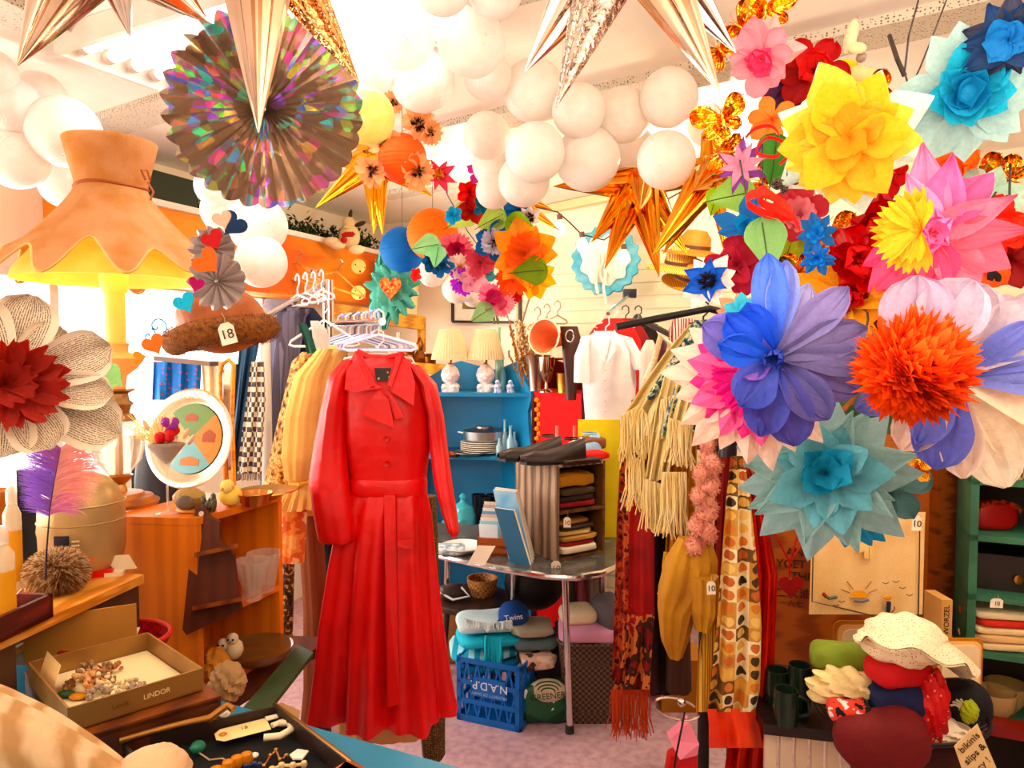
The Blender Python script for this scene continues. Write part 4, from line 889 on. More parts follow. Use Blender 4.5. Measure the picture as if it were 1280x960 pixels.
mb = MB(); mb.obox(P(372, 806, 2.2), P(392, 815, 2.05) - P(372, 806, 2.2), P(290, 900, 1.7) - P(372, 806, 2.2), (0, 0, -.012)); solo(mb, 'green_board', solid('34482a', .6), 'dark green board slanting down beside the honey cabinet', 'board', smooth=False)
mb = MB(); mb.poly([P(300, 905, 1.6), P(352, 878, 1.75), P(375, 888, 1.6), P(372, 905, 1.5)], (0, 0, -.003)); solo(mb, 'brown_paper', solid('a88458', .8), 'folded brown paper behind the black jewellery tray', 'paper', smooth=False)

# ---- ruffled table lamp
Yl = 2.12; LC_ = P(150, 636, Yl); k_ = px(Yl)
lz = lambda y: P(150, y, Yl).z
t = thing('table_lamp', 'tall glowing table lamp with ruffled orange linen shade and cut crystal body', 'lamp', V((LC_.x, LC_.y, 1.19)))
ax_ = V((LC_.x, LC_.y, 0))
def lt(prof, name, m, n=32, flute=0, fa=0): mb = MB(); mb.lathe([(r * k_, lz(y)) for r, y in prof], ax_, n, flute=flute, fa=fa); return mb.build(name, m, t)
mb = MB(); mb.lathe([(.105, 1.19), (.108, 1.2), (.095, 1.206), (.09, 1.215), (.07, 1.218), (.064, 1.226), (.03, 1.23)], ax_, 40); mb.build('base', wood('b8743c', '8c5024', 4), t)
lt([(13, 628), (18, 622), (10, 616), (7, 605), (14, 598), (16, 594), (12, 592)], 'stem_foot', brass)
lt([(11, 593), (24, 575), (28, 555), (25, 535), (14, 524)], 'crystal_body', glass('fff4e4', .45), 48, 12, .09)
lt([(5, 594), (5, 524)], 'core_rod', brass, 12)
lt([(20, 526), (18, 520), (13, 516), (15, 508), (18, 505), (13, 500), (12, 492), (20, 488), (18, 486)], 'capital', metal('a88450', .4), 32, 10, .05)
lt([(10, 487), (12, 470), (24, 460), (32, 448), (26, 444), (14, 440), (14, 433), (16, 430), (12, 428)], 'collar', mat('alabaster', 'ffd8a0', rough=.3, trans=.4, scale=5))
lt([(12, 430), (12, 366), (15, 366), (17, 345), (14, 338)], 'candle_tube', mat('candle_tube', 'ffe9a0', rough=.4, trans=.4, scale=5), 20)
def ruffle(u, v, rin, rout, y0, y1, amp, off=0):
    a = 2 * pi * u; e = v ** 1.15; w_ = (sin(11 * a) + .35 * sin(7 * a + 1)) * amp * v ** 1.3
    r = (rin + (rout - rin) * e) * (1 + w_) + off
    return V((ax_.x + r * k_ * cos(a), ax_.y + r * k_ * sin(a), lz(y0 + (y1 - y0) * v ** .9 + 17 * w_ / max(amp, .01) * v ** 2 * (1 if amp > .05 else 0))))
shm = mat('orange_linen', 'd8a274', rough=.85, trans=.3, scale=12, bump=.35, bscale=220, col2='c8884c')
mb = MB(); mb.grid(lambda u, v: ruffle(u, v, 40, 122, 236, 332, .1), 132, 16, True); mb.grid(lambda u, v: ruffle(1 - u, v, 39, 120, 238, 333, .1), 132, 16, True)
sk = mb.build('shade_skirt', shm, t)
mb = MB(); pts = [ruffle(i / 132, 1, 40, 123, 236, 334, .1) for i in range(132)]; mb.tube(pts, .0035, 6, closed=True); mb.build('hem', cloth('e8b878'), sk)
mb = MB()
for off in (0, 2): mb.lathe([((r + off) * k_, lz(y)) for r, y in [(51, 178), (46, 200), (39, 228), (38, 238)]], ax_, 40, cap=False)
mb.build('shade_collar', shm, t)
mb = MB(); mb.tube([V((ax_.x + 40 * k_ * cos(a), ax_.y + 40 * k_ * sin(a), lz(236) + .003 * sin(3 * a))) for a in [2 * pi * i / 40 for i in range(40)]], .005, 6, closed=True)
mb.tube([P(182, 225, Yl - .1), P(176, 212, Yl - .11), P(184, 213, Yl - .11), P(188, 226, Yl - .1)], .003, 6); mb.tube([P(185, 228, Yl - .1), P(192, 240, Yl - .12), P(188, 250, Yl - .13)], .003, 6); mb.build('tie_cord', cloth('a0521c'), t)
mb = MB()
for off in (0, -1.5): mb.lathe([((r + off) * k_, lz(y)) for r, y in [(36, 242), (70, 295), (106, 342), (109, 352)]], ax_, 48, cap=False)
mb.build('inner_shade', mat('inner_shade', 'ffdf8c', rough=.7, trans=.5, scale=5), t)
mb = MB(); mb.ball(V((ax_.x, ax_.y, lz(308))), .035, 16, (1, 1, 1.2)); mb.build('bulb', mat('lamp_bulb', 'ffd890', emit=8), t)
light('POINT', (ax_.x, ax_.y, lz(322)), 5, (1, .72, .36), .05)

# ---- souvenir tray, glass, mirror, hat
Yt = 2.3; c = P(238, 548, Yt); k_ = px(Yt); t = thing('souvenir_tray', 'round silver rimmed souvenir tray with painted house scenes behind the martini glass', 'tray', P(238, 612, Yt))
qn = V((-.25, -1, .22)).to_track_quat('Z', 'Y')
mb = MB(); mb.lathe([(0, -.006), (45 * k_, -.006), (50 * k_, .004), (60 * k_, .012), (63 * k_, .01), (62 * k_, .006), (50 * k_, -.008), (0, -.012)], c, 56, qn @ V((0, 0, 1)), cap=False); mb.build('rim', metal('f0dcc0', .25), t)
sky = solid('8cc0c8', .4); 
def onq(x, y, h=.0): return c + qn @ V((x * k_, y * k_, -.004 + h))
def sect(a0, a1, m, name, r=44, h=.002):
    mb = MB(); mb.poly([onq(0, 0, h)] + [onq(r * cos(R(a0 + (a1 - a0) * i / 12)), r * sin(R(a0 + (a1 - a0) * i / 12)), h) for i in range(13)], qn @ V((0, 0, -.0015))); return mb.build(name, m, t, False)
for a0, col in [(45, '6c8c50'), (-45, 'c88848'), (225, '78b0b8'), (135, 'd8b070')]: sect(a0, a0 + 90, solid(col, .4), 'painted_scene')
for (hx, hy, w_, h_, col) in [(26, 4, 9, 8, 'a04c20'), (2, -28, 14, 6, 'b87838'), (-2, 27, 9, 5, 'a0522c'), (-27, 0, 8, 7, '7c4828')]:
    mb = MB(); mb.poly([onq(hx - w_, hy - h_, .003), onq(hx + w_, hy - h_, .003), onq(hx + w_, hy + h_ * .3, .003), onq(hx, hy + h_, .003), onq(hx - w_, hy + h_ * .3, .003)], qn @ V((0, 0, -.001))); mb.build('painted_house', solid(col, .5), t, False)
text('CATALINA', 9 * k_, basis(onq(2, 53, .018), qn @ V((1, 0, 0)), qn @ V((0, 1, 0))), solid('fff8ec'), t)
Yg = 2.0; bs = P(210, 643, Yg); bs.z = 1.19; k_ = px(Yg); t = thing('martini_glass', 'martini glass filled with a dried flower arrangement on the honey cabinet', 'glass', bs)
mb = MB(); mb.lathe([(14 * k_, 0), (14 * k_, .003), (2 * k_, .008), (1.4 * k_, .03), (1.5 * k_, 56 * k_), (4 * k_, 62 * k_), (27 * k_, 92 * k_), (26 * k_, 92 * k_), (3 * k_, 63 * k_), (0, 61 * k_)], bs, 32, cap=False); mb.build('bowl_and_stem', glass('fff6ea', .3), t)
mb = MB(); mb.lathe([(0, 63.5 * k_), (3 * k_, 64.5 * k_), (22 * k_, 87 * k_), (20 * k_, 89 * k_), (0, 90 * k_)], bs, 24, cap=False); mb.build('moss_filling', solid('6c4420', .9, bump=1., bscale=120), t)
top = bs + V((0, 0, 90 * k_)); rs = random.Random(4)
mb = MB()
for i in range(9):
    q = top + V((rs.uniform(-8, 10), rs.uniform(-8, 8), rs.uniform(2, 18))) * k_; mb.ball(q, 6 * k_, 10, wob=.15)
mb.build('red_flowers', cloth('cc1020'), t)
mb = MB()
for i in range(5): mb.ball(top + V((rs.uniform(-8, 12), rs.uniform(-5, 5), rs.uniform(20, 27))) * k_, 6 * k_, 10, wob=.2)
mb.build('purple_flowers', cloth('9a3c9c'), t)
mb = MB()
for i in range(60):
    d = V((rs.uniform(-1.1, .3), rs.uniform(-.5, .5), rs.uniform(.2, 1.2))) * 32 * k_; q = top + V((rs.uniform(-14, -4), rs.uniform(-8, 4), 0)) * k_
    mb.tube([q, q + d * .6, q + d + V((-.006, 0, -.003))], .0009, 4)
    mb.ball(q + d, .0022, 6)
mb.build('cream_sprigs', solid('f0d890', .8), t)
mb = MB()
for dx, dz in [(-24, 22), (8, 26), (26, 12), (-2, 8), (32, 4)]:
    q = top + V((dx, -2, dz)) * k_; mb.ball(q, 8 * k_, 10, (.5, .35, 1), axis=(dx * .02, 0, 1))
mb.build('pale_buds', solid('f4c8b0', .7), t)
# stones and trinkets on the cabinet top
zt2 = 1.19
def onc(x, Y): q = P(x, 600, Y); return V((q.x, q.y, zt2))
t = thing('geode', 'cut grey geode stone on a wooden slab on the honey cabinet', 'stone', onc(240, 2.03))
mb = MB(); mb.lathe([(0, 0), (.05, 0), (.055, .004), (.052, .01), (0, .01)], onc(245, 2.05), 28, cap=False); mb.build('slab', pine, t)
mb = MB(); mb.ball(onc(236, 2.04) + V((0, 0, .036)), .04, 18, (1.15, .7, .75), wob=.15); mb.build('stone', solid('b8945c', .6, bump=.8, bscale=90), t)
mb = MB(); mb.ball(onc(232, 2.01) + V((0, -.008, .03)), .026, 16, (1, .4, .8), wob=.1); mb.build('agate_face', solid('6c5c48', .35, bump=.6, bscale=200), t)
mb = MB(); rs = random.Random(9)
for i in range(14): mb.ball(onc(262, 2.02) + V((rs.uniform(-.02, .02), rs.uniform(-.012, .012), rs.uniform(.008, .05))), .009, 7, (1, 1, 1.3), wob=.5)
solo(mb, 'crystal_cluster', solid('5a5440', .25), 'dark crystal cluster beside the geode', 'crystal')
t = thing('toy_chick', 'pale yellow fluffy toy chick on the honey cabinet', 'toy bird', onc(288, 2.1))
mb = MB(); mb.ball(onc(288, 2.1) + V((0, 0, .03)), .03, 16, (1.1, 1, 1), wob=.12); mb.build('body', solid('ffd878', .9), t)
mb = MB(); mb.ball(onc(284, 2.08) + V((0, 0, .062)), .02, 14, wob=.1); mb.build('head', solid('ffe08c', .9), t)
mb = MB(); mb.cyl(onc(280, 2.06) + V((0, -.012, .06)), onc(279, 2.05) + V((0, -.022, .058)), .004, .0005, 8); mb.build('beak', solid('e07018'), t)
mb = MB(); mb.lathe([(0, .0), (.035, 0), (.05, .03), (.054, .036), (.05, .036), (.032, .006), (0, .005)], onc(318, 2.12), 32, cap=False, flute=12, fa=.04); solo(mb, 'brass_bowl', metal('d89040', .3), 'small fluted brass bowl near the cabinet corner', 'bowl')
mb = MB(); mb.lathe([(0, 0), (.03, 0), (.06, .02), (.09, .026), (.088, .03), (.05, .026), (0, .01)], onc(334, 2.2), 28, cap=False); solo(mb, 'copper_dish', metal('d8a050', .35), 'copper dish resting at the rear corner of the honey cabinet', 'dish')
# mirror frame, dotted cloth
Ym = 2.45; t = thing('mirror', 'standing mirror with honey wood frame under the fur hat', 'mirror', P(285, 620, Ym))
mb = MB(); mb.tube([P(x, y, Ym) for x, y in [(283, 620), (280, 560), (276, 500), (275, 470), (278, 455), (286, 450), (292, 456), (291, 480), (290, 520), (291, 560), (293, 620)]], .008, 8); mb.build('frame', wood('e8a044', 'c07c2c', 4), t)
mb = MB(); mb.poly([P(x, y, Ym + .004) for x, y in [(283, 618), (279, 500), (279, 462), (288, 462), (288, 500), (291, 618)]], (0, .003, 0)); mb.build('glass_plate', metal('f0e8dc', .08), t)
dots = mat('dotted_blue', '1478d0', col2='f03c50', kind='dots', scale=55, thr=.22, rough=.7)
mb = MB(); mb.sheet([(452, 192, 252), (500, 190, 250)], 2.6, 3, .012, 24); solo(mb, 'dotted_cloth', dots, 'bright blue cloth with red dots behind the lamp column', 'cloth')
mb = MB(); mb.sheet([(452, 252, 276), (500, 255, 276), (560, 258, 280)], 2.58, 2, .01, 16); solo(mb, 'cream_cloth', cloth('f4e0c0'), 'cream cloth hanging between dotted cloth and mirror', 'cloth')
mb = MB(); mb.obox(P(192, 445, 2.5), P(262, 452, 2.5) - P(192, 445, 2.5), (0, .1, 0), (0, 0, -.016)); solo(mb, 'metal_bar', metal('8c7c78', .4), 'flat grey metal bar under the fur hat', 'bar', smooth=False)
mb = MB(); mb.pxloft([(556, 172, 228), (600, 168, 232), (640, 168, 236), (655, 170, 236)], 2.5, .03, nf=3, amp=lambda v: .02); solo(mb, 'dark_handbag', solid('1c1416', .5), 'black bag standing behind the souvenir tray', 'bag')
# fur hat
c = P(277, 408, 1.95); k_ = px(1.95); t = thing('fur_hat', 'brown leather hat with shearling brim and a price tag', 'hat', P(277, 445, 1.95))
mb = MB(); mb.ball(c + V((0, 0, .018)), 54 * k_, 28, (1, .85, .78), axis=(.18, -.2, 1)); mb.build('crown', mat('tan_leather', 'a85c20', rough=.5, scale=20, col2='8a4614', bump=.3, bscale=60), t)
furm = mat('shearling', '9a5c24', rough=.95, col2='5c3010', scale=90, bump=1., bscale=260)
mb = MB(); mb.tube([c + V((54 * k_ * cos(a), 44 * k_ * sin(a), -.022 + .018 * cos(a) + .006 * sin(3 * a))) for a in [2 * pi * i / 48 for i in range(48)]], .035, 14, closed=True); br = mb.build('brim', furm, t)
rs = random.Random(5); mb = MB()
for i in range(1500):
    a = rs.uniform(0, 2 * pi); bq = rs.uniform(0, 2 * pi); d = V((cos(a) * cos(bq), sin(a) * cos(bq), sin(bq))); q = c + V((54 * k_ * cos(a), 44 * k_ * sin(a), -.022 + .018 * cos(a))) + d * .034
    e = (d + V((rs.uniform(-.5, .5), rs.uniform(-.5, .5), rs.uniform(-.5, .5)))).normalized() * .009; s_ = e.cross(V((rs.random(), 1, 0))).normalized() * .0012
    mb.add([q - s_, q + s_, q + e], [(0, 1, 2)])
mb.build('fur_tufts', furm, t, False)
tag(284, 417, 1.82, 20, 27, '18', 'cream price tag marked 18 hanging on the fur hat', .25)

# ---- canister, feather, bottles, pompom on the pine board
zb = 1.08
bA = PZ(-60, 826, zb); bB = PZ(180, 718, zb); per = V((-(bB - bA).normalized().y, (bB - bA).normalized().x, 0))
t = thing('pine_bench', 'pale pine bench board in front of the honey cabinet', 'bench', V((bB.x - .2, bB.y, .9)))
mb = MB(); mb.obox(bA, bB - bA, per * .36, (0, 0, -.022)); mb.build('bench_board', pine, t, False)
mb = MB(); mb.obox(V((bB.x, bB.y, .9)) - (bB - bA) * .32 + per * .012, (bB - bA) * .31, per * .33, (0, 0, .157)); mb.build('end_support', greyw, t, False)
mb = MB(); mb.obox(V((bA.x, bA.y, .9)) + per * .02, (bB - bA) * .3, per * .33, (0, 0, .157)); mb.build('end_support', greyw, t, False)
def onb(x, y): return PZ(x, y, zb)
cb = onb(96, 718) + V((0, .03, 0)); k_ = px(cb.y); tin = mat('beige_tin', 'c8a468', rough=.35, metal=.4, scale=5, col2='a88450')
t = thing('tin_canister', 'round shouldered beige tin canister with raised panels behind the purple feather', 'canister', cb)
q = P(96, 640, cb.y)
mb = MB(); mb.lathe([(0, 0), (36 * k_, 0), (44 * k_, 12 * k_), (48 * k_, 30 * k_), (49 * k_, 62 * k_), (48 * k_, 84 * k_), (42 * k_, 104 * k_), (30 * k_, 118 * k_), (14 * k_, 125 * k_), (0, 127 * k_)], cb, 40, cap=False); mb.build('body', tin, t)
for zz in (66, 88): mb = MB(); mb.lathe([(48.6 * k_, zz * k_), (50 * k_, (zz + 1) * k_), (48.6 * k_, (zz + 2) * k_)], cb, 40, cap=False); mb.build('band', tin, t)
def ontin(dx, zz, w_, h_, m, name):
    a0 = -pi / 2 + dx / 49; mb = MB(); n = 6; r = 49.6 * k_; vs = []; 
    mb.grid(lambda u, v: V((cb.x + r * cos(a0 + (u - .5) * w_ / 49), cb.y + r * sin(a0 + (u - .5) * w_ / 49), cb.z + (zz + (v - .5) * h_) * k_)), n, 2)
    mb.grid(lambda u, v: V((cb.x + r * 1.03 * cos(a0 + (u - .5) * w_ / 49), cb.y + r * 1.03 * sin(a0 + (u - .5) * w_ / 49), cb.z + (zz + (v - .5) * h_) * k_)), n, 2); return mb.build(name, m, t)
ontin(4, 40, 16, 34, solid('1a1c30', .3), 'dark_panel')
for i in range(5): ontin(19, 50 - i * 5, 8, 2, solid('f4d8a0'), 'vent_slot')
ontin(34, 26, 5, 5, solid('f07040', .3), 'round_button')
mb = MB(); mb.ball(P(60, 665, cb.y - .04), 15 * k_, 16, (1, .5, 1)); mb.build('side_boss', tin, t)
# red glasses / box beside it
mb = MB(); mb.obox(onb(100, 724), (.07, .02, 0), (-.02, .05, 0), (0, 0, .016)); solo(mb, 'red_case', solid('e0202c', .35), 'small bright red case under the canister', 'case', smooth=False)
mb = MB(); mb.obox(onb(125, 722), (.05, .012, 0), (-.012, .04, 0), (0, 0, .01)); mb.obox(onb(134, 722) + V((0, .03, .01)), (.05, .012, 0), (0, .006, 0), (-.02, 0, .035)); solo(mb, 'ring_box', ivory, 'open cream ring box at the end of the pine bench', 'box', smooth=False)
# feather
Yf = 1.42; t = thing('ostrich_feather', 'big ostrich feather fading from purple through pink to cream', 'feather', P(57, 720, Yf))
sp = [P(57, 725, Yf), P(58, 690, Yf), P(62, 640, Yf), P(68, 600, Yf), (P(76, 562, Yf))]
mb = MB(); mb.tube(sp, .0022, 6, r2=.0008); mb.build('quill', solid('2c1820'), t)
rs = random.Random(12); grp = {k: MB() for k in ('a474d0', 'bc70bc', 'dc80b4', 'f4b0a4')}
def qpt(s): # 0..1 along the vane
    y = 645 - 85 * s; x = 61 + 15 * s; return x, y
for i in range(850):
    s = rs.random(); x, y = qpt(s); side = rs.choice((-1, 1)); L_ = rs.uniform(30, 46) * (1.15 - .6 * abs(s - .5)) * (1.3 if side > 0 else .95)
    ang = R(rs.uniform(18, 52)) * (1 + .4 * s); pts = []
    for j in range(6):
        u = j / 5; dx = side * L_ * u * cos(ang * (1 - u)); dy = -L_ * .75 * u * sin(ang) + (4 + 14 * (side > 0)) * u ** 3
        pts.append(P(x + dx, y + dy, Yf + .02 * sin(i) * u - .01 * u))
    tipx = x + side * L_
    key = 'a474d0' if tipx < 36 else 'bc70bc' if side < 0 else 'dc80b4' if tipx < 106 else 'f4b0a4'
    g = grp[key]; vs = []
    for j, p_ in enumerate(pts): w_ = .0011 * (1 - j / 6); vs += [p_ - V((0, 0, w_)), p_ + V((0, -.0003, w_))]
    g.add(vs, [(2 * j, 2 * j + 1, 2 * j + 3, 2 * j + 2) for j in range(5)])
for key, g in grp.items(): g.build('barbs', mat('feather_' + key, key, rough=.8, trans=.4, scale=5), t, False)
# fur pompom
c = onb(58, 748) + V((0, .04, .05)); k_ = px(c.y); t = thing('fur_pompom', 'fluffy brown and cream fur pompom on the pine bench', 'pompom', onb(58, 748))
mb = MB(); mb.ball(c, 24 * k_, 18, (1.2, 1, .9)); mb.build('core', furm, t)
for nm, col, n_, fz in (('long_fur', 'a87848', 2200, 0), ('tip_fur', 'ecd4b0', 1400, .35)):
    mb = MB()
    for i in range(n_):
        d = V((rs.gauss(0, 1), rs.gauss(0, 1), rs.gauss(0, 1) + fz)).normalized(); q = c + V((d.x * 1.2, d.y, d.z * .9)) * 22 * k_; e = (d + V((rs.uniform(-.5, .5), rs.uniform(-.5, .5), rs.uniform(-.5, .3)))).normalized() * 15 * k_
        s_ = e.cross(V((rs.random(), rs.random(), 1))).normalized() * .0008; mb.add([q - s_, q + s_, q + e * .6 + s_ * .7 + V((0, 0, .002)), q + e + V((0, 0, -.003))], [(0, 1, 2), (0, 2, 3)])
    mb.build(nm, mat('fur_' + col, col, rough=.9, trans=.2), t, False)
# bottles
for i, (x, y0, w_, lab) in enumerate([(4, 790, 15, 'clear spray bottle with amber label nearest the frame edge'), (18, 740, 10, 'slimmer spray bottle behind the first')]):
    b_ = onb(x, y0); k_ = px(b_.y); t = thing('spray_bottle', lab, 'bottle', b_)
    h = 100
    mb = MB(); mb.lathe([(0, 0), (w_ * k_, 0), (w_ * k_, h * k_), (w_ * .6 * k_, (h + 10) * k_), (w_ * .45 * k_, (h + 14) * k_)], b_, 24); mb.build('bottle_body', glass('ffeccc', .6), t)
    mb = MB(); mb.lathe([(w_ * 1.02 * k_, 15 * k_), (w_ * 1.02 * k_, 80 * k_)], b_, 24, cap=False); mb.build('paper_label', solid('e8a43c', .6), t)
    mb = MB(); mb.lathe([(w_ * .6 * k_, (h + 13) * k_), (w_ * .62 * k_, (h + 30) * k_), (w_ * .3 * k_, (h + 36) * k_), (0, (h + 36) * k_)], b_, 20); mb.build('cap', glass('fff0dc', .7), t)
mb = MB(); q = onb(-4, 700); mb.lathe([(0, 0), (.04, 0), (.04, .17), (.045, .18), (.043, .19), (.036, .185), (0, .17)], q, 24, cap=False); solo(mb, 'clay_pot', solid('b06c34', .5), 'brown clay pot behind the spray bottles', 'pot')
# box with letter opener on the bench
q = PZ(-20, 800, 1.1); t = thing('shallow_box', 'shallow dark red wooden box on the near end of the pine bench', 'box', q)
o_ = PZ(66, 742, 1.13); o_.z = zb; dx = (PZ(-40, 790, 1.13) - PZ(66, 742, 1.13)); dx.z = 0; dy = V((-.16, .02, 0))
mb = MB(); mb.obox(o_, dx, dy, (0, 0, .01)); 
mb.obox(o_, dx, dy.normalized() * .01, (0, 0, .05)); mb.obox(o_ + dy, dx, -dy.normalized() * .01, (0, 0, .05)); mb.obox(o_, dy, dx.normalized() * .01, (0, 0, .05)); mb.build('tray', wood('6c2418', '48140c', 4), t, False)
mb = MB(); mb.tube([o_ + dx * .35 + dy * .4 + V((0, 0, .02)), o_ + dx * .3 + dy * .3 + V((0, 0, .05)), o_ + dx * .18 + dy * .2 + V((0, -.01, .075))], .005, 6, r2=.002, flat=.4); solo(mb, 'letter_opener', ivory, 'cream bone letter opener sticking out of the shallow red box', 'letter opener')
# red woven basket
bk = PZ(104, 796, 1.0) + V((0, .1, 0)); bk.z = .9; t = thing('woven_basket', 'low red woven basket behind the gold chocolate box', 'basket', bk)
rm = mat('red_wicker', 'c0281c', rough=.5, col2='8c1810', kind='check', scale=90)
def bw(u, v, r): a = 2 * pi * u; rr = r * (.85 + .15 * v) + .003 * sin(40 * a) * (1 if int(v * 6) % 2 else -1); return bk + V((rr * 1.35 * cos(a), rr * sin(a), .01 + .05 * v))
mb = MB(); mb.grid(lambda u, v: bw(u, v, .105), 120, 6, True); mb.grid(lambda u, v: bw(1 - u, v, .1), 120, 6, True); mb.lathe([(.0, 0), (.09, 0), (.09, .012), (0, .012)], bk, 32, cap=False); mb.build('weave', rm, t)
mb = MB(); mb.tube([bk + V((.142 * cos(a), .105 * sin(a), .062)) for a in [2 * pi * i / 40 for i in range(40)]], .006, 8, closed=True); mb.build('rim', solid('c83c2c', .4), t)
mb = MB(); mb.obox(bk + V((-.05, -.05, .03)), (.12, .02, .01), (-.02, .08, .02), (0, 0, .004)); solo(mb, 'paper_slip', solid('fff0d0', .8), 'white paper slip lying in the red woven basket', 'paper', smooth=False)
for i, (x, y) in enumerate([(8, 800), (20, 792), (24, 812)]):
    q = PZ(x, y, .98); mb = MB(); mb.tube([q + V((-.05, -.03, -.04)), q, q + V((.045, .03, .02))], .011, 10); solo(mb, 'wooden_toy_roll', solid(['b07c40', '7c6438', 'c8985c'][i], .6, bump=.6, bscale=100), ['rolled tan bundle leaning under the pine bench', 'rolled olive speckled bundle under the pine bench', 'light brown rolled bundle nearest the red basket'][i], 'bundle')
mb = MB(); mb.obox(PZ(30, 830, .95), (.2, .1, 0), (-.002, .005, 0), (0, 0, .1)); solo(mb, 'cardboard_sheet', solid('c08848', .8), 'tan cardboard sheet standing behind the red basket', 'cardboard', smooth=False)

# ---- boxes on the counter
def open_box(L, Bk, Rr, F, zt_, zb_, m, mi, label, name, cat, th=.004):
    pts = [PZ(*p, zt_) for p in (L, Bk, Rr, F)]; ce = sum(pts, V()) / 4; t = thing(name, label, cat, V((ce.x, ce.y, zb_)))
    mb = MB()
    for i in range(4):
        p, q = pts[i], pts[(i + 1) % 4]; d = q - p; n = V((-d.y, d.x, 0)).normalized(); n = n if (ce - p).dot(n) > 0 else -n
        mb.obox(V((p.x, p.y, zb_)), d, n * th, (0, 0, zt_ - zb_))
    mb.build('box_sides', m, t, False)
    mb = MB(); mb.poly([V((p.x, p.y, zb_ + .003)) for p in pts], (0, 0, -.003)); mb.build('box_bottom', m, t, False)
    mb = MB(); mb.poly([V((*(p + (ce - p) * .05).xy, zb_ + .006)) for p in pts], (0, 0, -.002)); mb.build('lining', mi, t, False)
    return t, pts
lo_, lp = open_box((30, 842), (188, 806), (276, 872), (95, 926), .975, .905, dark, dark, 'closed dark brown wooden box under the gold chocolate box', 'wooden_box', 'box')
mb = MB(); mb.poly([V((p.x, p.y, .979)) for p in lp], (0, 0, -.012)); mb.build('lid', wood('7c4020', '5c2c14', 4), lo_, False)
goldcard = mat('gold_card', 'a87838', rough=.4, metal=.5, scale=8, col2='8a5c28')
ct, cp = open_box((34, 828), (185, 790), (254, 835), (84, 886), 1.025, .981, goldcard, solid('f6e2b0', .6), 'open gold chocolate box holding shell necklaces', 'chocolate_box', 'box')
f0, f1 = cp[3], cp[2]; fd = (f1 - f0).normalized(); fn_ = V((fd.y, -fd.x, 0)); 
text('LINDOR', .013, basis(f0.lerp(f1, .63) + fn_ * .001 + V((0, 0, -.022)), fd, (0, 0, 1)), solid('f8e0a0', .4), ct)
text('Lindt', .014, basis(f0.lerp(f1, .36) + fn_ * .001 + V((0, 0, -.022)), fd, (0, 0, 1)), solid('7c5428', .4), ct)
rs = random.Random(21); ctr = sum(cp, V()) / 4; ux = (cp[2] - cp[3]); uy = (cp[0] - cp[3])
def inb(u, v, h=.012): q = cp[3] + ux * u + uy * v; return V((q.x, q.y, .981 + h))
for i, (u0, v0, nb, col, lab) in enumerate([(.42, .45, 46, 'd8a878', 'tan shell necklace heaped at the middle of the gold box'), (.52, .6, 40, 'b06c40', 'reddish bead necklace on the far side of the heap'), (.33, .5, 40, '8c6c50', 'brown wooden bead necklace near the folded card'), (.6, .4, 34, 'f0d8a8', 'cream shell necklace at the edge of the heap'), (.45, .3, 34, 'a89078', 'grey pebble necklace along the front of the gold box')]):
    mb = MB(); u, v, a = u0, v0, rs.uniform(0, 6)
    for k in range(int(nb * 1.5)):
        a += rs.uniform(-.9, .9); u += cos(a) * .022; v += sin(a) * .03; u += (u0 - u) * .05; v += (v0 - v) * .05
        mb.ball(inb(min(.93, max(.06, u)), min(.9, max(.08, v)), .01 + .014 * rs.random()), rs.uniform(.0035, .0065), 8, (1.3, .8, .8), axis=(rs.random(), rs.random(), .3), wob=.25)
    solo(mb, 'bead_necklace', solid(col, .35), lab, 'necklace')
mb = MB(); mb.tube([inb(.28, .1, .014), inb(.4, .1, .014), inb(.5, .14, .014), inb(.62, .2, .014)], .008, 10); solo(mb, 'bone_bangle', solid('a08868', .5, bump=.6, bscale=120), 'mottled bone rod lying at the front of the gold box', 'ornament')
mb = MB(); mb.tube([inb(.27, .08, .004), inb(.27, .08, .03)], .011, 12); solo(mb, 'coral_clip', solid('e0643c', .4), 'coral orange hair clip standing at the front of the gold box', 'hair clip')
mb = MB(); mb.ball(inb(.14, .5, .014), .012, 10, (1.5, .8, .6)); solo(mb, 'green_brooch', solid('2c4c2c', .4), 'dark green brooch under the folded card', 'brooch')
mb = MB(); mb.ball(inb(.2, .42, .012), .013, 10, (1.4, .9, .5)); solo(mb, 'amber_brooch', solid('d8902c', .3), 'amber orange brooch beside the green one', 'brooch')
mb = MB(); mb.obox(inb(.03, .55, .002), ux * .02 + V((.02, 0, .07)), uy * .35, fn_ * .001); mb.obox(inb(.03, .55, .002) + ux * .02 + V((.02, 0, .07)), V((.05, .0, -.055)), uy * .35, fn_ * .001); solo(mb, 'folded_card', solid('e8bc80', .7), 'folded tan card standing like a tent in the gold box', 'card', smooth=False)
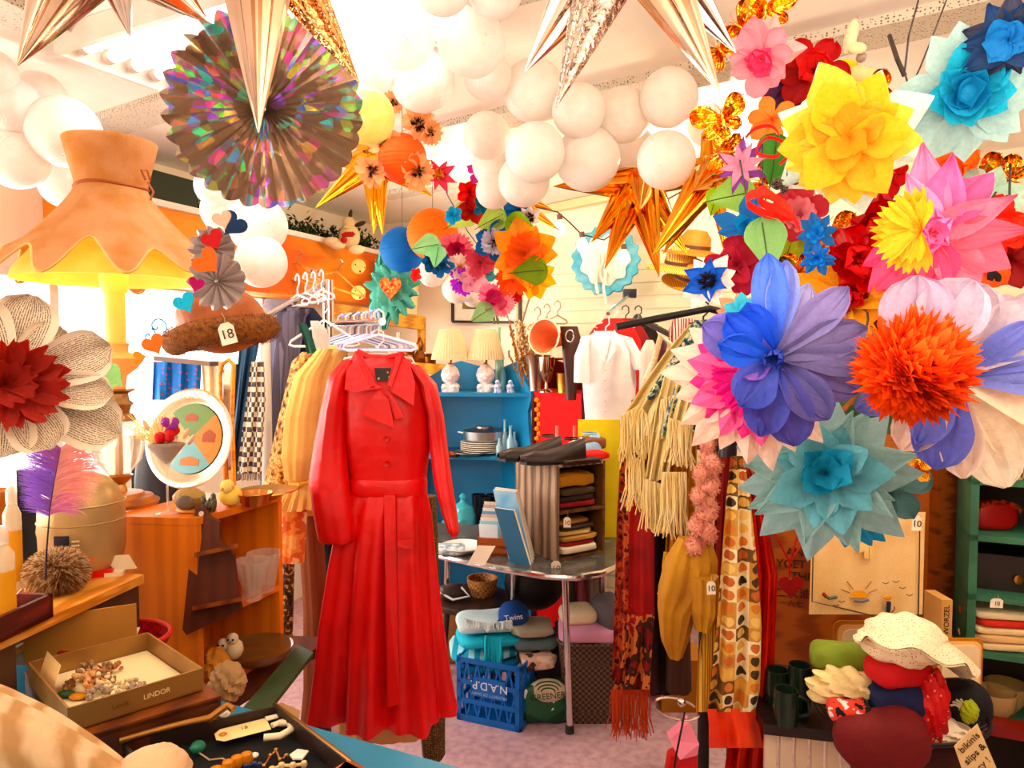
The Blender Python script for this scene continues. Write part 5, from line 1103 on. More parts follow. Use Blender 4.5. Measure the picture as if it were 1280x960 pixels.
# jewellery tray
jt, jp = open_box((150, 925), (345, 881), (452, 962), (230, 1035), .945, .905, solid('2a1a12', .5), solid('0c0808', .95), 'black lined jewellery tray at the front of the counter', 'jewellery_tray', 'tray', .006)
mb = MB(); e0, e1 = jp[1], jp[2]; mb.tube([e0 + V((0, 0, .001)), e1 + V((0, 0, .001))], .0035, 6); mb.build('edge_trim', metal('8c6434', .4), jt)
jx = jp[2] - jp[1]; jy = jp[0] - jp[1]
def inj(x, y, h=.0): return PZ(x, y, .915 + h)
t = thing('manila_tag', 'cream manila price tag with an orange ring, tied to a bone link', 'price tag', inj(300, 915))
tx = (inj(335, 905) - inj(268, 922)).normalized(); ty = V((-tx.y, tx.x, 0)); cc = inj(303, 913, .012); hw = .048; hh = .024
mb = MB(); mb.poly([cc - tx * hw * .75 - ty * hh, cc + tx * hw - ty * hh, cc + tx * hw + ty * hh, cc - tx * hw * .75 + ty * hh, cc - tx * hw + ty * hh * .5, cc - tx * hw - ty * hh * .5], (0, 0, .001)); mb.build('card', solid('f6dca0', .7), t, False)
mb = MB(); mb.lathe([(.003, .0015), (.0075, .0015), (.0075, .001), (.003, .001)], cc - tx * hw * .72 + V((0, 0, .0008)), 20, cap=False); mb.build('ring', solid('e08848'), t)
text('18', .014, basis(cc + V((0, 0, .0022)) + tx * .004 + ty * .004, tx, ty), solid('a08858'), t)
mb = MB(); mb.tube([inj(332, 899, .014), inj(352, 894, .014), inj(360, 899, .014), inj(340, 907, .014)], .0075, 10, flat=.6); mb.tube([inj(330, 922, .014), inj(350, 920, .014), inj(364, 912, .014), inj(362, 904, .014), inj(348, 904, .014)], .0065, 10); solo(mb, 'bone_link', ivory, 'ivory coloured interlocked bone link at the end of the manila tag', 'ornament')
mb = MB(); mb.ball(inj(247, 934, .012), .014, 14, (1, 1, .8), wob=.08); solo(mb, 'green_stone', solid('2f7458', .35), 'green stone pendant on a cord in the jewellery tray', 'pendant')
mb = MB(); mb.tube([inj(249, 941, .006), inj(262, 950, .006), inj(278, 948, .006), inj(285, 952, .006)], .0015, 6); solo(mb, 'cord_loop', solid('c0a080'), 'thin tan cord attached to the green stone', 'cord')
for i, (pts, r, m, lab) in enumerate([([(330, 958), (338, 945), (345, 938), (350, 950), (358, 945)], .0022, brass, 'tangled gold earring with loops'), ([(340, 962), (352, 957), (366, 957), (380, 955)], .003, solid('e8cc98', .4), 'cream beaded brooch near the tray edge'), ([(270, 966), (285, 958), (296, 952), (308, 948)], .006, solid('d08420', .2), 'amber bead strand by the green stone'), ([(308, 958), (318, 955), (325, 956)], .0025, solid('2c3458', .3), 'small dark blue beaded pin')]):
    mb = MB(); pp_ = [inj(x, y, .008) for x, y in pts]; mb.tube(pp_, r, 8)
    for q in pp_: mb.ball(q, r * 2.2, 8)
    solo(mb, 'trinket', m, lab, 'jewellery')
mb = MB(); mb.poly([inj(362, 945, .008), inj(372, 938, .008), (inj(386, 940, .008)), inj(378, 950, .008), inj(366, 950, .008)], (0, 0, .003)); solo(mb, 'shell_charm', solid('f8ecd8', .3), 'white leaf shaped shell charm in the jewellery tray', 'charm', smooth=False)
mb = MB(); mb.ball(inj(318, 944, .009), .008, 10, (1, 1, .5)); solo(mb, 'shell_charm', solid('f8ecd8', .3), 'round white shell charm above the amber strand', 'charm')
mb = MB(); mb.obox(PZ(398, 974, .95), PZ(434, 950, .95) - PZ(398, 974, .95), (.05, -.03, 0), (0, 0, -.03)); mb.obox(PZ(432, 951, .95), PZ(470, 972, .95) - PZ(432, 951, .95), (-.01, -.03, 0), (0, 0, -.03)); solo(mb, 'box_corner', wood('b86424', '8c4414', 5), 'brown wooden frame corner at the lower edge of the counter', 'box', smooth=False)
pts = [PZ(x, y, z) for x, y, z in [(150, 926, .955), (190, 915, .96), (225, 906, .965), (262, 898, .97), (275, 888, .975), (285, 882, .98), (292, 887, .975)]]
mb = MB(); mb.tube(pts, lambda u: .006 + .0012 * sin(40 * u), 10); solo(mb, 'bamboo_stick', metal('a06c2c', .4), 'knobbly bronze coloured bamboo stick lying along the tray', 'stick')
mb = MB(); mb.ball(PZ(281, 892, .96), .011, 12, (1, 1, .5)); solo(mb, 'white_stone', solid('f0ece4', .4), 'white stone in the crook of the bamboo stick', 'stone')
# pleated cream bag in the near corner
stri = mat('pleated_suede', 'e0bc94', rough=.85, kind='wood', col2='b88c60', scale=9, stretch=(1, 1, .35), rot=(0, .7, 0), bump=.5, bscale=60)
c = PZ(20, 1000, 1.0); t = thing('suede_bag', 'pale pleated suede bag lying in the near corner of the counter', 'bag', V((c.x, c.y, .9)))
mb = MB()
def bag(u, v):
    a = 2 * pi * u; f = 1 + .06 * sin(13 * a + 5 * v); x = -80 + 262 * v; yc = 935 + 62 * v ** 1.2; ry_ = (95 - 70 * v ** 2.2) * (1 if v < .97 else .3)
    q = P(x, yc + ry_ * -cos(a) * f, 1.0 + .1 * sin(a) * (1 - .5 * v)); return q
mb.grid(bag, 72, 22, True); mb.build('body', stri, t)
mb = MB(); crumple(mb, P(190, 968, .98), (.05, .05, .034), 2, amp=.05); mb.build('gathered_end', cloth('e8bc94'), t)

for x0, x1, y0, y1, Y, lab in [(24, 52, 588, 705, 1.95, 'added black backdrop for the dark area behind the tin canister'), (165, 192, 545, 628, 2.6, 'added black backdrop for the dark area behind the lamp stem')]:  # black boxes added as backdrops to keep these areas dark
    a_, b_ = P(x0, y1, Y), P(x1, y0, Y); mb = MB(); mb.box((a_.x, Y, a_.z), (b_.x, Y + .05, b_.z)); solo(mb, 'dark_backdrop', blacks, lab, 'board', smooth=False)
# ================================================================== middle: high shelf, clothes rack, hutch, table
# ---- high cupboard on the left wall with orange board
def onwall(s, z, off=0): return C0 + DL * s + NL * off + V((0, 0, z))
t = thing('high_cupboard', 'long high cupboard with worn orange front and white top along the left wall', 'cupboard', onwall(1.2, 1.95, .15))
mb = MB(); mb.obox(onwall(.2, 1.97, .002), DL * 2.4, NL * .26, V((0, 0, .35))); mb.build('cupboard_front', mat('orange_board', 'f59a1c', col2='d86c10', rough=.6, kind='wood', scale=1.2, stretch=(.6, .6, 3)), t, False)
mb = MB(); mb.obox(onwall(.2, 2.32, .002), DL * 2.4, NL * .29, V((0, 0, .03))); mb.build('cupboard_top', solid('fff4e6', .5), t, False)
rs = random.Random(3)
garm = solid('22300f', .8)
t = thing('garland', 'dark evergreen garland lying on the white top of the high cupboard', 'garland', onwall(.9, 2.35, .15)); mb = MB()
mb.tube([onwall(.22 + k * .09, 2.375, .15 + .02 * sin(k)) for k in range(19)], .012, 6); mb.build('vine', garm, t)
mb = MB()
for i in range(1500):
    q = onwall(rs.uniform(.25, 1.95), 2.36, .15) + V((rs.gauss(0, .035), rs.gauss(0, .035), abs(rs.gauss(.02, .045)))); d = V((rs.gauss(0, 1), rs.gauss(0, 1), rs.gauss(.3, 1))).normalized() * .04; s_ = d.cross(V((0, .3, 1))).normalized() * .009
    q.z = min(q.z, 2.5); mb.add([q - s_ * .3, q + d * .5 - s_, q + d, q + d * .5 + s_], [(0, 1, 2, 3)])
mb.build('leaves', mat('pine_green', '34481c', col2='18240c', rough=.8, scale=20), t, False)
mb = MB(); mb.obox(onwall(1.98, 2.352, .05), DL * .3, NL * .2, V((0, 0, .14))); solo(mb, 'dark_box', solid('2c3424', .7), 'dark green box on the high cupboard behind the lamp shade', 'box', smooth=False)
# plush toy on the cupboard
Yp = 4.55; k_ = px(Yp); t = thing('plush_toy', 'seated cream plush animal with dark ears and red scarf on the high cupboard', 'plush toy', P(436, 318, Yp))
tan = cloth('e8cfa0')
mb = MB(); mb.ball(P(437, 296, Yp), 13 * k_, 16, (1, .9, 1.2)); mb.build('body', tan, t)
mb = MB(); mb.ball(P(436, 280, Yp), 8 * k_, 14, (1, 1, 1.15)); mb.ball(P(433, 284, Yp - .04), 4 * k_, 10, (1.2, 1.2, .8)); mb.build('head', tan, t)
for x, y, r, q in [(438, 268, 5, (.2, 0, 1)), (450, 280, 6, (1, 0, .4))]: mb = MB(); mb.ball(P(x, y, Yp), r * k_, 10, (.6, .5, 1.3), axis=q); mb.build('ear', solid('3c2010', .8), t)
for x, y in [(422, 306), (446, 312), (415, 302)]: mb = MB(); mb.ball(P(x, y, Yp - .05), 8 * k_, 12, (1.3, .8, .75)); mb.build('paw', cloth('f4e0b8'), t)
mb = MB(); mb.tube([P(429 + 1.0 * i, 292 + (2 if i % 3 else 0), Yp - .06) for i in range(14)], .014, 8); mb.ball(P(430, 300, Yp - .07), .022, 8); mb.build('scarf', cloth('c8201c'), t)
# wooden hangers hooked at the cupboard front
def wood_hanger(x, y, w, Y, label, rot=0.):
    t = thing('wooden_hanger', label, 'hanger', P(x, y, Y)); k = px(Y); X = V((cos(rot), 0, sin(rot))); Z = V((-sin(rot), 0, cos(rot))); c = P(x, y, Y)
    mb = MB(); mb.tube([c + X * (-w / 2 * k) - Z * w * .24 * k, c, c + X * (w / 2 * k) - Z * w * .24 * k, ], .009, 8, flat=.6); mb.tube([c + X * (-w / 2 * k) - Z * w * .24 * k, c + X * (w / 2 * k) - Z * w * .24 * k], .006, 8); mb.build('shoulder_bar', wood('e8b05c', 'c88838', 4), t)
    mb = MB(); mb.tube([c + Z * k * 1, c + Z * 9 * k, c + Z * 13 * k + X * 4 * k, c + Z * 16 * k, c + Z * 14 * k - X * 4 * k], .003, 6); mb.build('hook', chrome, t)
wood_hanger(372, 328, 90, 4.3, 'wooden hanger hung before the left half of the orange board', -.28)
wood_hanger(422, 340, 84, 4.25, 'wooden hanger on the orange board nearest the teal fabric flower', -.3)
# printed panel & doily on the board
t = thing('printed_card', 'pale printed card with floral medallion on the orange board', 'card', P(395, 350, 4.35))
mb = MB(); mb.poly([P(350, 325, 4.5), P(400, 338, 4.35), P(400, 372, 4.35), P(352, 350, 4.5)], (0, .004, 0)); mb.build('card', mat('medallion', 'fbe6b8', col2='d8481c', kind='dots', scale=22, thr=.25), t, False)
for i, y in enumerate((333, 366)):
    mb = MB(); q = P(448, y, 4.5); mb.lathe([(0, 0), (.045, 0), (.045, .005), (0, .005)], q, 20, axis=(0, 1, 0)); o = solo(mb, 'painted_flower_tile', mat('tile_flower', 'f8d488', col2='7c1c3c', kind='dots', scale=38, thr=.3), ['upper round tile with a dark red flower at the orange board end', 'lower round tile with a dark red flower at the orange board end'][i], 'tile')
# wooden wall shelf, beam and glazed door
t = thing('wooden_beam', 'thick honey wooden shelf beam with notched post below the teal flower', 'beam', P(470, 400, 4.7))
mb = MB(); mb.beam(P(412, 388, 4.55), P(527, 404, 4.85), .1, .09); mb.build('beam', wood('e0a050', 'b87830', 3), t)
mb = MB(); mb.beam(P(527, 396, 4.85), P(527, 440, 4.85), .05, .05, up=(0, 1, 0)); mb.build('notched_post', wood('d89440', 'a86820', 6, (1, 1, 20)), t)
mb = MB(); mb.beam(P(500, 458, 4.8), P(556, 462, 4.85), .22, .07); solo(mb, 'pot_shelf', wood('e8ac5c', 'c08438', 3), 'small honey wooden wall shelf with brass pots', 'shelf', smooth=False)
t = thing('glazed_cupboard', 'narrow pale cupboard with a small glazed picture door behind the teal flower', 'cupboard', P(500, 400, 5.0))
mb = MB(); q = P(470, 395, 4.95); mb.obox(q, P(521, 398, 5.0) - q, (0, .12, 0), (0, 0, P(500, 325, 5).z - q.z)); mb.build('case', solid('f6d9a8', .5), t, False)
mb = MB(); q = P(485, 384, 4.94); mb.obox(q, P(503, 385, 4.95) - q, (0, .01, 0), (0, 0, .12)); mb.build('glazed_door', solid('b89858', .2), t, False)
zs = P(520, 456, 4.8).z
for i, (x, prof, m, lab) in enumerate([(511, [(0, 0), (.04, 0), (.05, .04), (.035, .07), (.045, .1)], metal('c87830', .3), 'copper pot on the small wall shelf'), (525, [(0, 0), (.03, 0), (.05, .05), (.02, .1), (.03, .13), (.01, .18), (0, .19)], metal('9c5c20', .35), 'brass teapot with a finial on the small wall shelf'), (537, [(0, 0), (.04, 0), (.045, .06), (.02, .08)], metal('7c4418', .4), 'dark brass jar at the end of the small wall shelf'), (498, [(0, 0), (.03, 0), (.035, .1), (.012, .17), (.014, .22)], glass('fff4e8', .5), 'clear glass bottle beside the copper pot'), (490, [(0, 0), (.03, 0), (.035, .12), (.04, .18)], glass('ffe8d8', .5), 'clear glass tumbler behind the copper pot')]):
    q = P(x, 456, 4.78); q.z = zs - .005; mb = MB(); mb.lathe(prof, q, 20, cap=False); solo(mb, 'pot' if i < 3 else 'bottle', m, lab, 'pot' if i < 3 else 'glassware')
# picture frame on the back wall
fq = P(608, 380, 5.0); fc = lambda x, y: (lambda d: CAM + d * ((C0 + NB * .03 - CAM).dot(NB) / d.dot(NB)))(P(x, y, 5) - CAM)
t = thing('picture_frame', 'thin dark framed landscape picture behind the middle flower bunch', 'picture', fc(608, 403))
c4 = [fc(566, 402), fc(650, 403), fc(650, 346), fc(566, 346)]
mb = MB()
for i in range(4): mb.beam(c4[i], c4[(i + 1) % 4], .018, .018, up=NB)
mb.build('frame', solid('2c1a18', .4), t)
mb = MB(); mb.poly([p - NB * .006 for p in c4], -NB * .004); mb.build('mat_board', solid('fff0e0', .7), t, False)
mb = MB(); mb.poly([fc(578, 386) + NB * .001, fc(640, 387) + NB * .001, fc(640, 366) + NB * .001, fc(578, 366) + NB * .001], -NB * .004); mb.build('picture_print', mat('landscape', '9c7c3c', col2='3c4c2c', scale=9), t, False)
# blue tulle wreath
c = P(757, 326, 4.35); k_ = px(4.35); t = thing('tulle_wreath', 'pale blue tulle rosette with white lace centre and ribbons on the slatted wall', 'wreath', c, local=True); t.rotation_mode = 'QUATERNION'; t.rotation_quaternion = V((-.3, -1, 0)).to_track_quat('Z', 'Y')
mb = MB(); mb.lathe([(3 * k_, 0), (20 * k_, .01), (41 * k_, .03), (42 * k_, .01), (20 * k_, -.01)], (0, 0, 0), 80, cap=False, flute=17, fa=.05); mb.build('tulle_ring', mat('tulle', '6cc0dc', rough=.8, alpha=.85, trans=.3, scale=14, col2='a8dcea'), t)
mb = MB(); mb.lathe([(0, .05), (12 * k_, .055), (25 * k_, .045), (30 * k_, .03)], (0, 0, 0), 60, cap=False, flute=9, fa=.08); mb.build('lace_centre', cloth('f6f0e4'), t)
for dx, ln in [(-8, 50), (2, 62), (8, 30), (-3, 34)]:
    mb = MB(); mb.grid(lambda u, v: V(((dx + 3 * u - 1.5 + 2 * sin(v * 7)) * k_, (8 - ln * v) * k_, .065 + .006 * sin(v * 9 + dx))), 2, 14); mb.grid(lambda u, v: V(((dx - 3 * u + 1.5 + 2 * sin(v * 7)) * k_, (8 - ln * v) * k_, .063 + .006 * sin(v * 9 + dx))), 2, 14); o = mb.build('ribbon_tail', cloth('f4ecd8'), t)
t.rotation_quaternion = V((-.3, -1, 0)).to_track_quat('Z', 'Y')
# teal fabric flower with foil heart
c = P(490, 360, 3.5); k_ = px(3.5); t = thing('fabric_heart_flower', 'sea green ruffled fabric with a red and gold foil heart', 'heart decoration', c)
mb = MB(); crumple(mb, c + V((0, .03, 0)), (27 * k_, .04, 34 * k_), 11, 60, .28, 4); mb.build('ruffled_fabric', cloth('5fb09c'), t)
mb = MB(); mb.sheet([(318, 472, 484), (345, 464, 500), (380, 462, 505), (400, 472, 488), (412, 476, 484)], 3.52, 3, .02, 24); mb.build('hanging_fabric', cloth('6cbca4'), t)
mb = MB(); hp = heart_pts(); mb.poly([c + V((u * 14 * k_, -.05, v * 17 * k_)) for u, v in hp], (0, .035, 0)); mb.build('foil_heart', mat('foil_red', 'e8301c', rough=.3, metal=.6, scale=60, col2='ffc04c', bump=1., bscale=60), t)

# ---- garment rack
t = thing('garment_rack', 'white and chrome garment rack carrying the red trench coat and blouses', 'garment rack', V((-.75, 2.6, 0)))
def rackpost(x, y, Y, r, m, nm='post'): q = P(x, y, Y); mb = MB(); mb.cyl((q.x, q.y, 0), q, r, n=14); mb.build(nm, m, t); return q
wp = solid('f4f0ee', .3)
p1 = rackpost(331, 395, 2.72, .02, wp); p2 = rackpost(410, 350, 2.95, .022, chrome); 
mb = MB(); mb.tube([P(331, 396, 2.72), P(410, 352, 2.95)], .012, 10); mb.build('top_rail', chrome, t)
ra, rb = P(478, 402, 2.2), P(412, 406, 2.95); mb = MB(); mb.tube([ra, rb], .012, 10); mb.build('side_rail', chrome, t)
mb = MB(); mb.cyl(V((p1.x, p1.y, .08)), V((p2.x, p2.y, .08)), .012, n=10); mb.build('foot_rail', chrome, t)
# plastic hangers
def hanger(x, y, w, Y, m, label, drop=.24, rot=0., name='clothes_hanger', group=None):
    """x, y: neck of the hanger; w: width in photo pixels"""
    k = px(Y); c = P(x, y, Y); t = thing(name, label, 'hanger', c, group); X = V((cos(rot), sin(rot), 0)); Z = V((0, 0, 1))
    L_ = c - X * w / 2 * k - Z * w * drop * k; Rr = c + X * w / 2 * k - Z * w * drop * k
    mb = MB(); mb.tube([L_ + X * .01, L_ - X * .006 + Z * .006, L_ + Z * .018, c, Rr + Z * .018, Rr + X * .006 + Z * .006, Rr - X * .01], .0045, 8, closed=True); mb.build('hanger_frame', m, t)
    mb = MB(); h = .045; mb.tube([c, c + Z * h * .5, c + Z * h * .9 + X * .018, c + Z * h * 1.5 + X * .016, c + Z * h * 1.75, c + Z * h * 1.5 - X * .018, c + Z * h * 1.2 - X * .02], .0035, 8); mb.build('hook', m, t)
    return t
wpl = solid('f4f2f6', .3); lil = solid('a8a4d8', .35)
hc = [wpl, lil, solid('c8c4e0', .3), wpl, solid('8c94c4', .35), wpl, solid('4c5484', .35), wpl, lil, wpl]
for i in range(10):
    f = i / 9; x = 474 - 46 * f; Y = 2.27 + .55 * f
    hanger(x, 418, 95 if i else 100, Y, hc[i], 'plastic hanger in the close packed row on the lower rail, hooks curled over the rail', .2, -.35, group='hangers on the lower rail')
for i in range(4):
    hanger(372 + i * 10, 368 - i * 2, 70, 2.8 + .03 * i, wpl, 'white hanger in the row of four hooked on the upper rail', .2, -.9, group='hangers on the upper rail')
hanger(405, 400, 86, 2.5, wpl, 'white plastic hanger tilted out of the row with a dark green strap top', .38, -.1)

# ---- red trench coat
red = mat('red_coat_cloth', 'd42a0c', rough=.42, scale=7, col2='bc1e06', bump=.35, bscale=22, spec=.4)
Yc = 2.3; t = thing('trench_coat', 'long red belted trench coat hanging at the front of the rack', 'coat', P(480, 905, Yc))
mb = MB(); mb.pxloft([(446, 444, 506, 0, .03), (458, 432, 520, 0, .05), (480, 424, 533, 0, .075), (510, 426, 536, 0, .085), (545, 428, 538, 0, .085), (575, 434, 535, 0, .075), (600, 438, 532, 0, .07)], Yc, nf=5, amp=lambda v: .03, K=56, sub=3); mb.build('bodice', red, t)
mb = MB(); mb.pxloft([(596, 437, 533, 0, .074), (600, 436, 534, 0, .078), (613, 436, 534, 0, .078), (617, 437, 534, 0, .074)], Yc, nf=5, amp=lambda v: .005, K=56, sub=1); mb.build('belt', red, t)
mb = MB(); mb.pxloft([(614, 436, 533, 0, .072), (640, 424, 538, 0, .085), (700, 414, 543, 0, .1), (780, 404, 551, 0, .115), (850, 399, 560, 0, .125), (893, 395, 567, 0, .13)], Yc, nf=7, amp=lambda v: .02 + .15 * v ** .8, K=150, sub=6, ph=1.3, wob=.5)
hem0 = len(mb.v)
for i, p in enumerate(mb.v):
    dz = P(480, 893, Yc).z
    if p.z < dz + .02: mb.v[i] = p + V((0, 0, .05 * max(0, (p.x + .25) * 2.2)))
mb.build('skirt', red, t)
mb = MB(); mb.poly([P(480, 619, Yc - .083), P(494, 619, Yc - .083), P(496, 700, Yc - .11), P(500, 880, Yc - .14), P(485, 884, Yc - .14), P(481, 700, Yc - .11)], (0, .006, 0)); mb.build('front_placket', red, t, False)
def pxtube(rows, Y, K=40, name='sleeve', m=red, nf=4, am=.04, ph=0): 
    mb = MB(); mb.pxloft(rows, Y, K=K, nf=nf, amp=lambda v: am, sub=4, ph=ph, wob=5); return mb.build(name, m, t)
pxtube([(450, 428, 446, 0, .03), (470, 411, 440, .0, .05), (510, 402, 433, 0, .058), (560, 392, 433, 0, .06), (600, 386, 436, -.01, .06), (640, 391, 442, -.02, .056), (672, 397, 446, -.02, .05), (676, 400, 444, -.02, .045)], Yc - .03, ph=.4)
pxtube([(456, 508, 524, 0, .03), (480, 524, 546, 0, .045), (520, 534, 555, 0, .048), (560, 537, 560, 0, .048), (600, 542, 565, -.02, .045), (640, 552, 571, -.04, .042), (662, 560, 574, -.06, .038), (668, 563, 573, -.06, .034)], Yc - .02, ph=2.)
def flap(pts, d0, name, th=.006):
    mb = MB(); mb.poly([P(x, y, Yc - d) for x, y, d in pts], (0, th, 0)); return mb.build(name, red, t, False)
flap([(444, 438, .03), (452, 444, .05), (470, 480, .1), (478, 485, .1), (445, 490, .108), (431, 487, .1), (433, 462, .07)], 0, 'collar')
flap([(500, 438, .03), (494, 446, .05), (484, 480, .1), (490, 490, .104), (517, 507, .11), (519, 480, .1), (512, 455, .07)], 0, 'collar')
flap([(474, 488, .108), (486, 500, .108), (493, 535, .11), (470, 526, .115), (451, 518, .115), (462, 500, .115)], 0, 'lapel')
flap([(484, 488, .1), (492, 498, .1), (506, 522, .104), (494, 524, .104)], 0, 'lapel')
mb = MB(); mb.tube([P(x, y, Yc - .02) for x, y in [(446, 440), (460, 447), (480, 449), (498, 445), (504, 440)]], .012, 8); mb.tube([P(446, 441, Yc - .05), P(466, 484, Yc - .104)], .007, 6); mb.tube([P(502, 441, Yc - .05), P(487, 484, Yc - .1)], .007, 6); mb.build('collar_stand', red, t)
mb = MB(); mb.poly([P(468, 460, Yc - .066), P(489, 460, Yc - .066), P(488, 476, Yc - .075), P(470, 476, Yc - .075)], (0, .003, 0)); mb.build('neck_label', mat('neck_label', '201410', col2='c8a030', kind='dots', scale=60, thr=.3), t, False)
for y, d in [(549, .093), (580, .086)]:
    mb = MB(); q = P(483, y, Yc - d); mb.lathe([(0, -.002), (.009, -.002), (.01, .0), (.009, .003), (.004, .002), (0, .002)], q, 16, axis=(0, -1, 0)); mb.build('button', solid('b81008', .25), t)
mb = MB(); mb.poly([P(497, 676, Yc - .115), P(517, 674, Yc - .115), P(515, 686, Yc - .118), P(497, 684, Yc - .118)], (0, .004, 0)); mb.build('pocket_flap', red, t, False)
hanger(473, 442, 84, Yc + .0, wpl, 'white double hanger holding the red trench coat', .16, 0)
# pale skirt and brown print showing under the coat
mb = MB(); mb.pxloft([(700, 440, 520), (860, 425, 530), (921, 422, 530)], 2.55, .05, nf=9, amp=lambda v: .06, K=80); solo(mb, 'skirt', cloth('c89868'), 'peach beige skirt whose hem shows below the red coat', 'skirt')
mb = MB(); mb.pxloft([(620, 515, 545), (800, 520, 552), (900, 524, 556), (943, 528, 556), (948, 530, 553)], 2.7, .04, nf=5, amp=lambda v: .05, K=50); solo(mb, 'printed_dress', mat('brown_print', '4a3418', col2='a88850', kind='dots', scale=120, thr=.25, rough=.8), 'brown speckled dress hanging behind the right hem of the red coat', 'dress')
mb = MB(); mb.pxloft([(640, 372, 402), (760, 380, 410), (860, 380, 420), (905, 376, 420)], 2.6, .04, nf=4, amp=lambda v: .05, K=40); solo(mb, 'brown_dress', cloth('7c3c1c'), 'dark rust dress hanging just behind the left edge of the coat', 'dress')
# blouse with puffed sleeve
yb = cloth('ffd68c'); t = thing('blouse', 'butter yellow satin blouse with gathered puff sleeve beside the red coat', 'blouse', P(390, 640, 2.48))
mb = MB(); mb.pxloft([(432, 404, 440, 0, .03), (445, 392, 432, 0, .05), (500, 378, 425, 0, .07), (560, 372, 420, 0, .07), (640, 368, 420, 0, .06)], 2.52, nf=4, amp=lambda v: .04, K=60); mb.build('bodice', yb, t)
mb = MB(); mb.pxloft([(436, 398, 416, 0, .03), (470, 368, 402, 0, .05), (520, 357, 395, 0, .065), (570, 353, 394, 0, .07), (597, 358, 388, 0, .05), (605, 364, 384, 0, .03)], 2.44, nf=5, amp=lambda v: .05, K=60, sub=5); mb.build('puff_sleeve', yb, t)
mb = MB(); mb.pxloft([(604, 362, 386, 0, .03), (615, 352, 392, 0, .05), (634, 343, 394, 0, .07)], 2.44, nf=12, amp=lambda v: .05 + .1 * v, K=80, sub=4); mb.build('cuff_frill', yb, t)
mb = MB(); mb.tube([P(362, 604, 2.42), P(374, 606, 2.38), (P(386, 603, 2.42))], .006, 8); mb.build('cuff_band', cloth('f0b858'), t)
mb = MB(); mb.pxloft([(630, 352, 384), (660, 351, 382), (702, 350, 380)], 2.42, .03, nf=5, amp=lambda v: .04, K=50); solo(mb, 'floral_skirt', mat('floral_gold', 'f0b860', kind='blotch', scale=16, cols=['f4c470', 'f0a040', 'd86c28', 'f8d898'], rough=.7), 'short gold and orange floral skirt under the yellow blouse', 'skirt')
mb = MB(); mb.pxloft([(700, 353, 368), (780, 352, 366), (806, 351, 365)], 2.45, .02, nf=3, amp=lambda v: .03, K=30); solo(mb, 'printed_scarf', mat('black_gold_print', '1c140e', kind='blotch', scale=60, cols=['120c08', '4a3418', 'b89858'], rough=.7), 'narrow black and gold print hanging below the floral skirt', 'scarf')
leo = mat('leopard_print', 'c08438', kind='blotch', scale=50, cols=['5c2c10', 'b4742c', 'e8bc70', 'c88c40'], rough=.8)
mb = MB(); mb.pxloft([(440, 378, 410, 0, .03), (452, 366, 404, 0, .05), (520, 350, 395, 0, .06), (575, 338, 385, 0, .06), (606, 330, 380, 0, .06)], 2.62, nf=6, amp=lambda v: .06, K=60); solo(mb, 'leopard_blouse', leo, 'leopard spotted blouse between the yellow blouse and the checked coat', 'blouse')
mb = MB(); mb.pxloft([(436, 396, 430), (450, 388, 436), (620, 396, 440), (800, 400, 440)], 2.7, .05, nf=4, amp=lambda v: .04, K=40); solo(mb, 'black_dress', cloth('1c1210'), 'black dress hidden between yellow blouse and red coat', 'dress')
chk = mat('grey_check', '8c88a0', col2='3c3444', kind='brick', scale=22, cols=['5c5468'], rough=.9)
t = thing('checked_coat', 'grey patchwork checked coat hanging from the upper rail', 'coat', P(365, 600, 2.9))
mb = MB(); mb.pxloft([(386, 350, 390, 0, .03), (396, 338, 382, 0, .05), (440, 334, 374, 0, .06), (520, 330, 368, 0, .06), (600, 326, 362, 0, .06), (680, 325, 360, 0, .05)], 2.82, nf=4, amp=lambda v: .03, K=50); mb.build('body', chk, t)
mb = MB(); mb.pxloft([(374, 332, 366, 0, .03), (384, 328, 372, 0, .04), (392, 335, 385, 0, .04)], 2.86, nf=3, amp=lambda v: .02, K=40); mb.build('collar', cloth('8c8088'), t)
mb = MB(); mb.pxloft([(385, 366, 392), (400, 364, 404), (430, 362, 400), (470, 360, 396)], 2.9, .04, nf=4, amp=lambda v: .03, K=40); solo(mb, 'navy_jacket', cloth('1c2444'), 'navy jacket on the upper rail behind the checked coat', 'jacket')
mb = MB(); mb.sheet([(404, 372, 383), (425, 380, 392), (442, 384, 397)], 2.46, 1, .008, 12); solo(mb, 'strap_top', cloth('0f4438'), 'dark green strap top on the tilted white hanger', 'top')
mb = MB(); mb.pxloft([(401, 388, 398, 0, .01), (412, 390, 408, 0, .02), (428, 392, 412, 0, .02), (446, 396, 412, 0, .02)], 2.5, K=30, nf=4, amp=lambda v: .08); solo(mb, 'draped_blouse', cloth('d8cfc4'), 'pale silver draped top beside the dark green strap top', 'top')
scm = mat('black_white_check', 'e4dccc', col2='54484c', kind='check', scale=55, rough=.9)
t = thing('check_scarf', 'grey and white chequered scarf with fringed end beside the white rack post', 'scarf', P(310, 596, 2.6))
mb = MB(); mb.sheet([(452, 314, 330), (500, 308, 332), (560, 300, 328), (592, 296, 327)], 2.6, 2, .012, 24); mb.build('scarf_cloth', scm, t)
mb = MB(); fringe(mb, [(296, 592), (327, 592)], 2.6, 22, .025, .0015, .004); mb.build('fringe', cloth('8c8078'), t)
mb = MB(); mb.sheet([(400, 302, 330), (470, 296, 316), (560, 288, 302)], 2.7, 2, .015, 20); solo(mb, 'blue_jacket', cloth('24486c'), 'dark blue jacket edge between mirror and chequered scarf', 'jacket')
mb = MB(); mb.pxloft([(455, 292, 312), (520, 290, 306), (600, 288, 300)], 2.75, .03, nf=3, amp=lambda v: .03, K=30); solo(mb, 'dark_jacket', cloth('201a24'), 'near black jacket behind the chequered scarf', 'jacket')

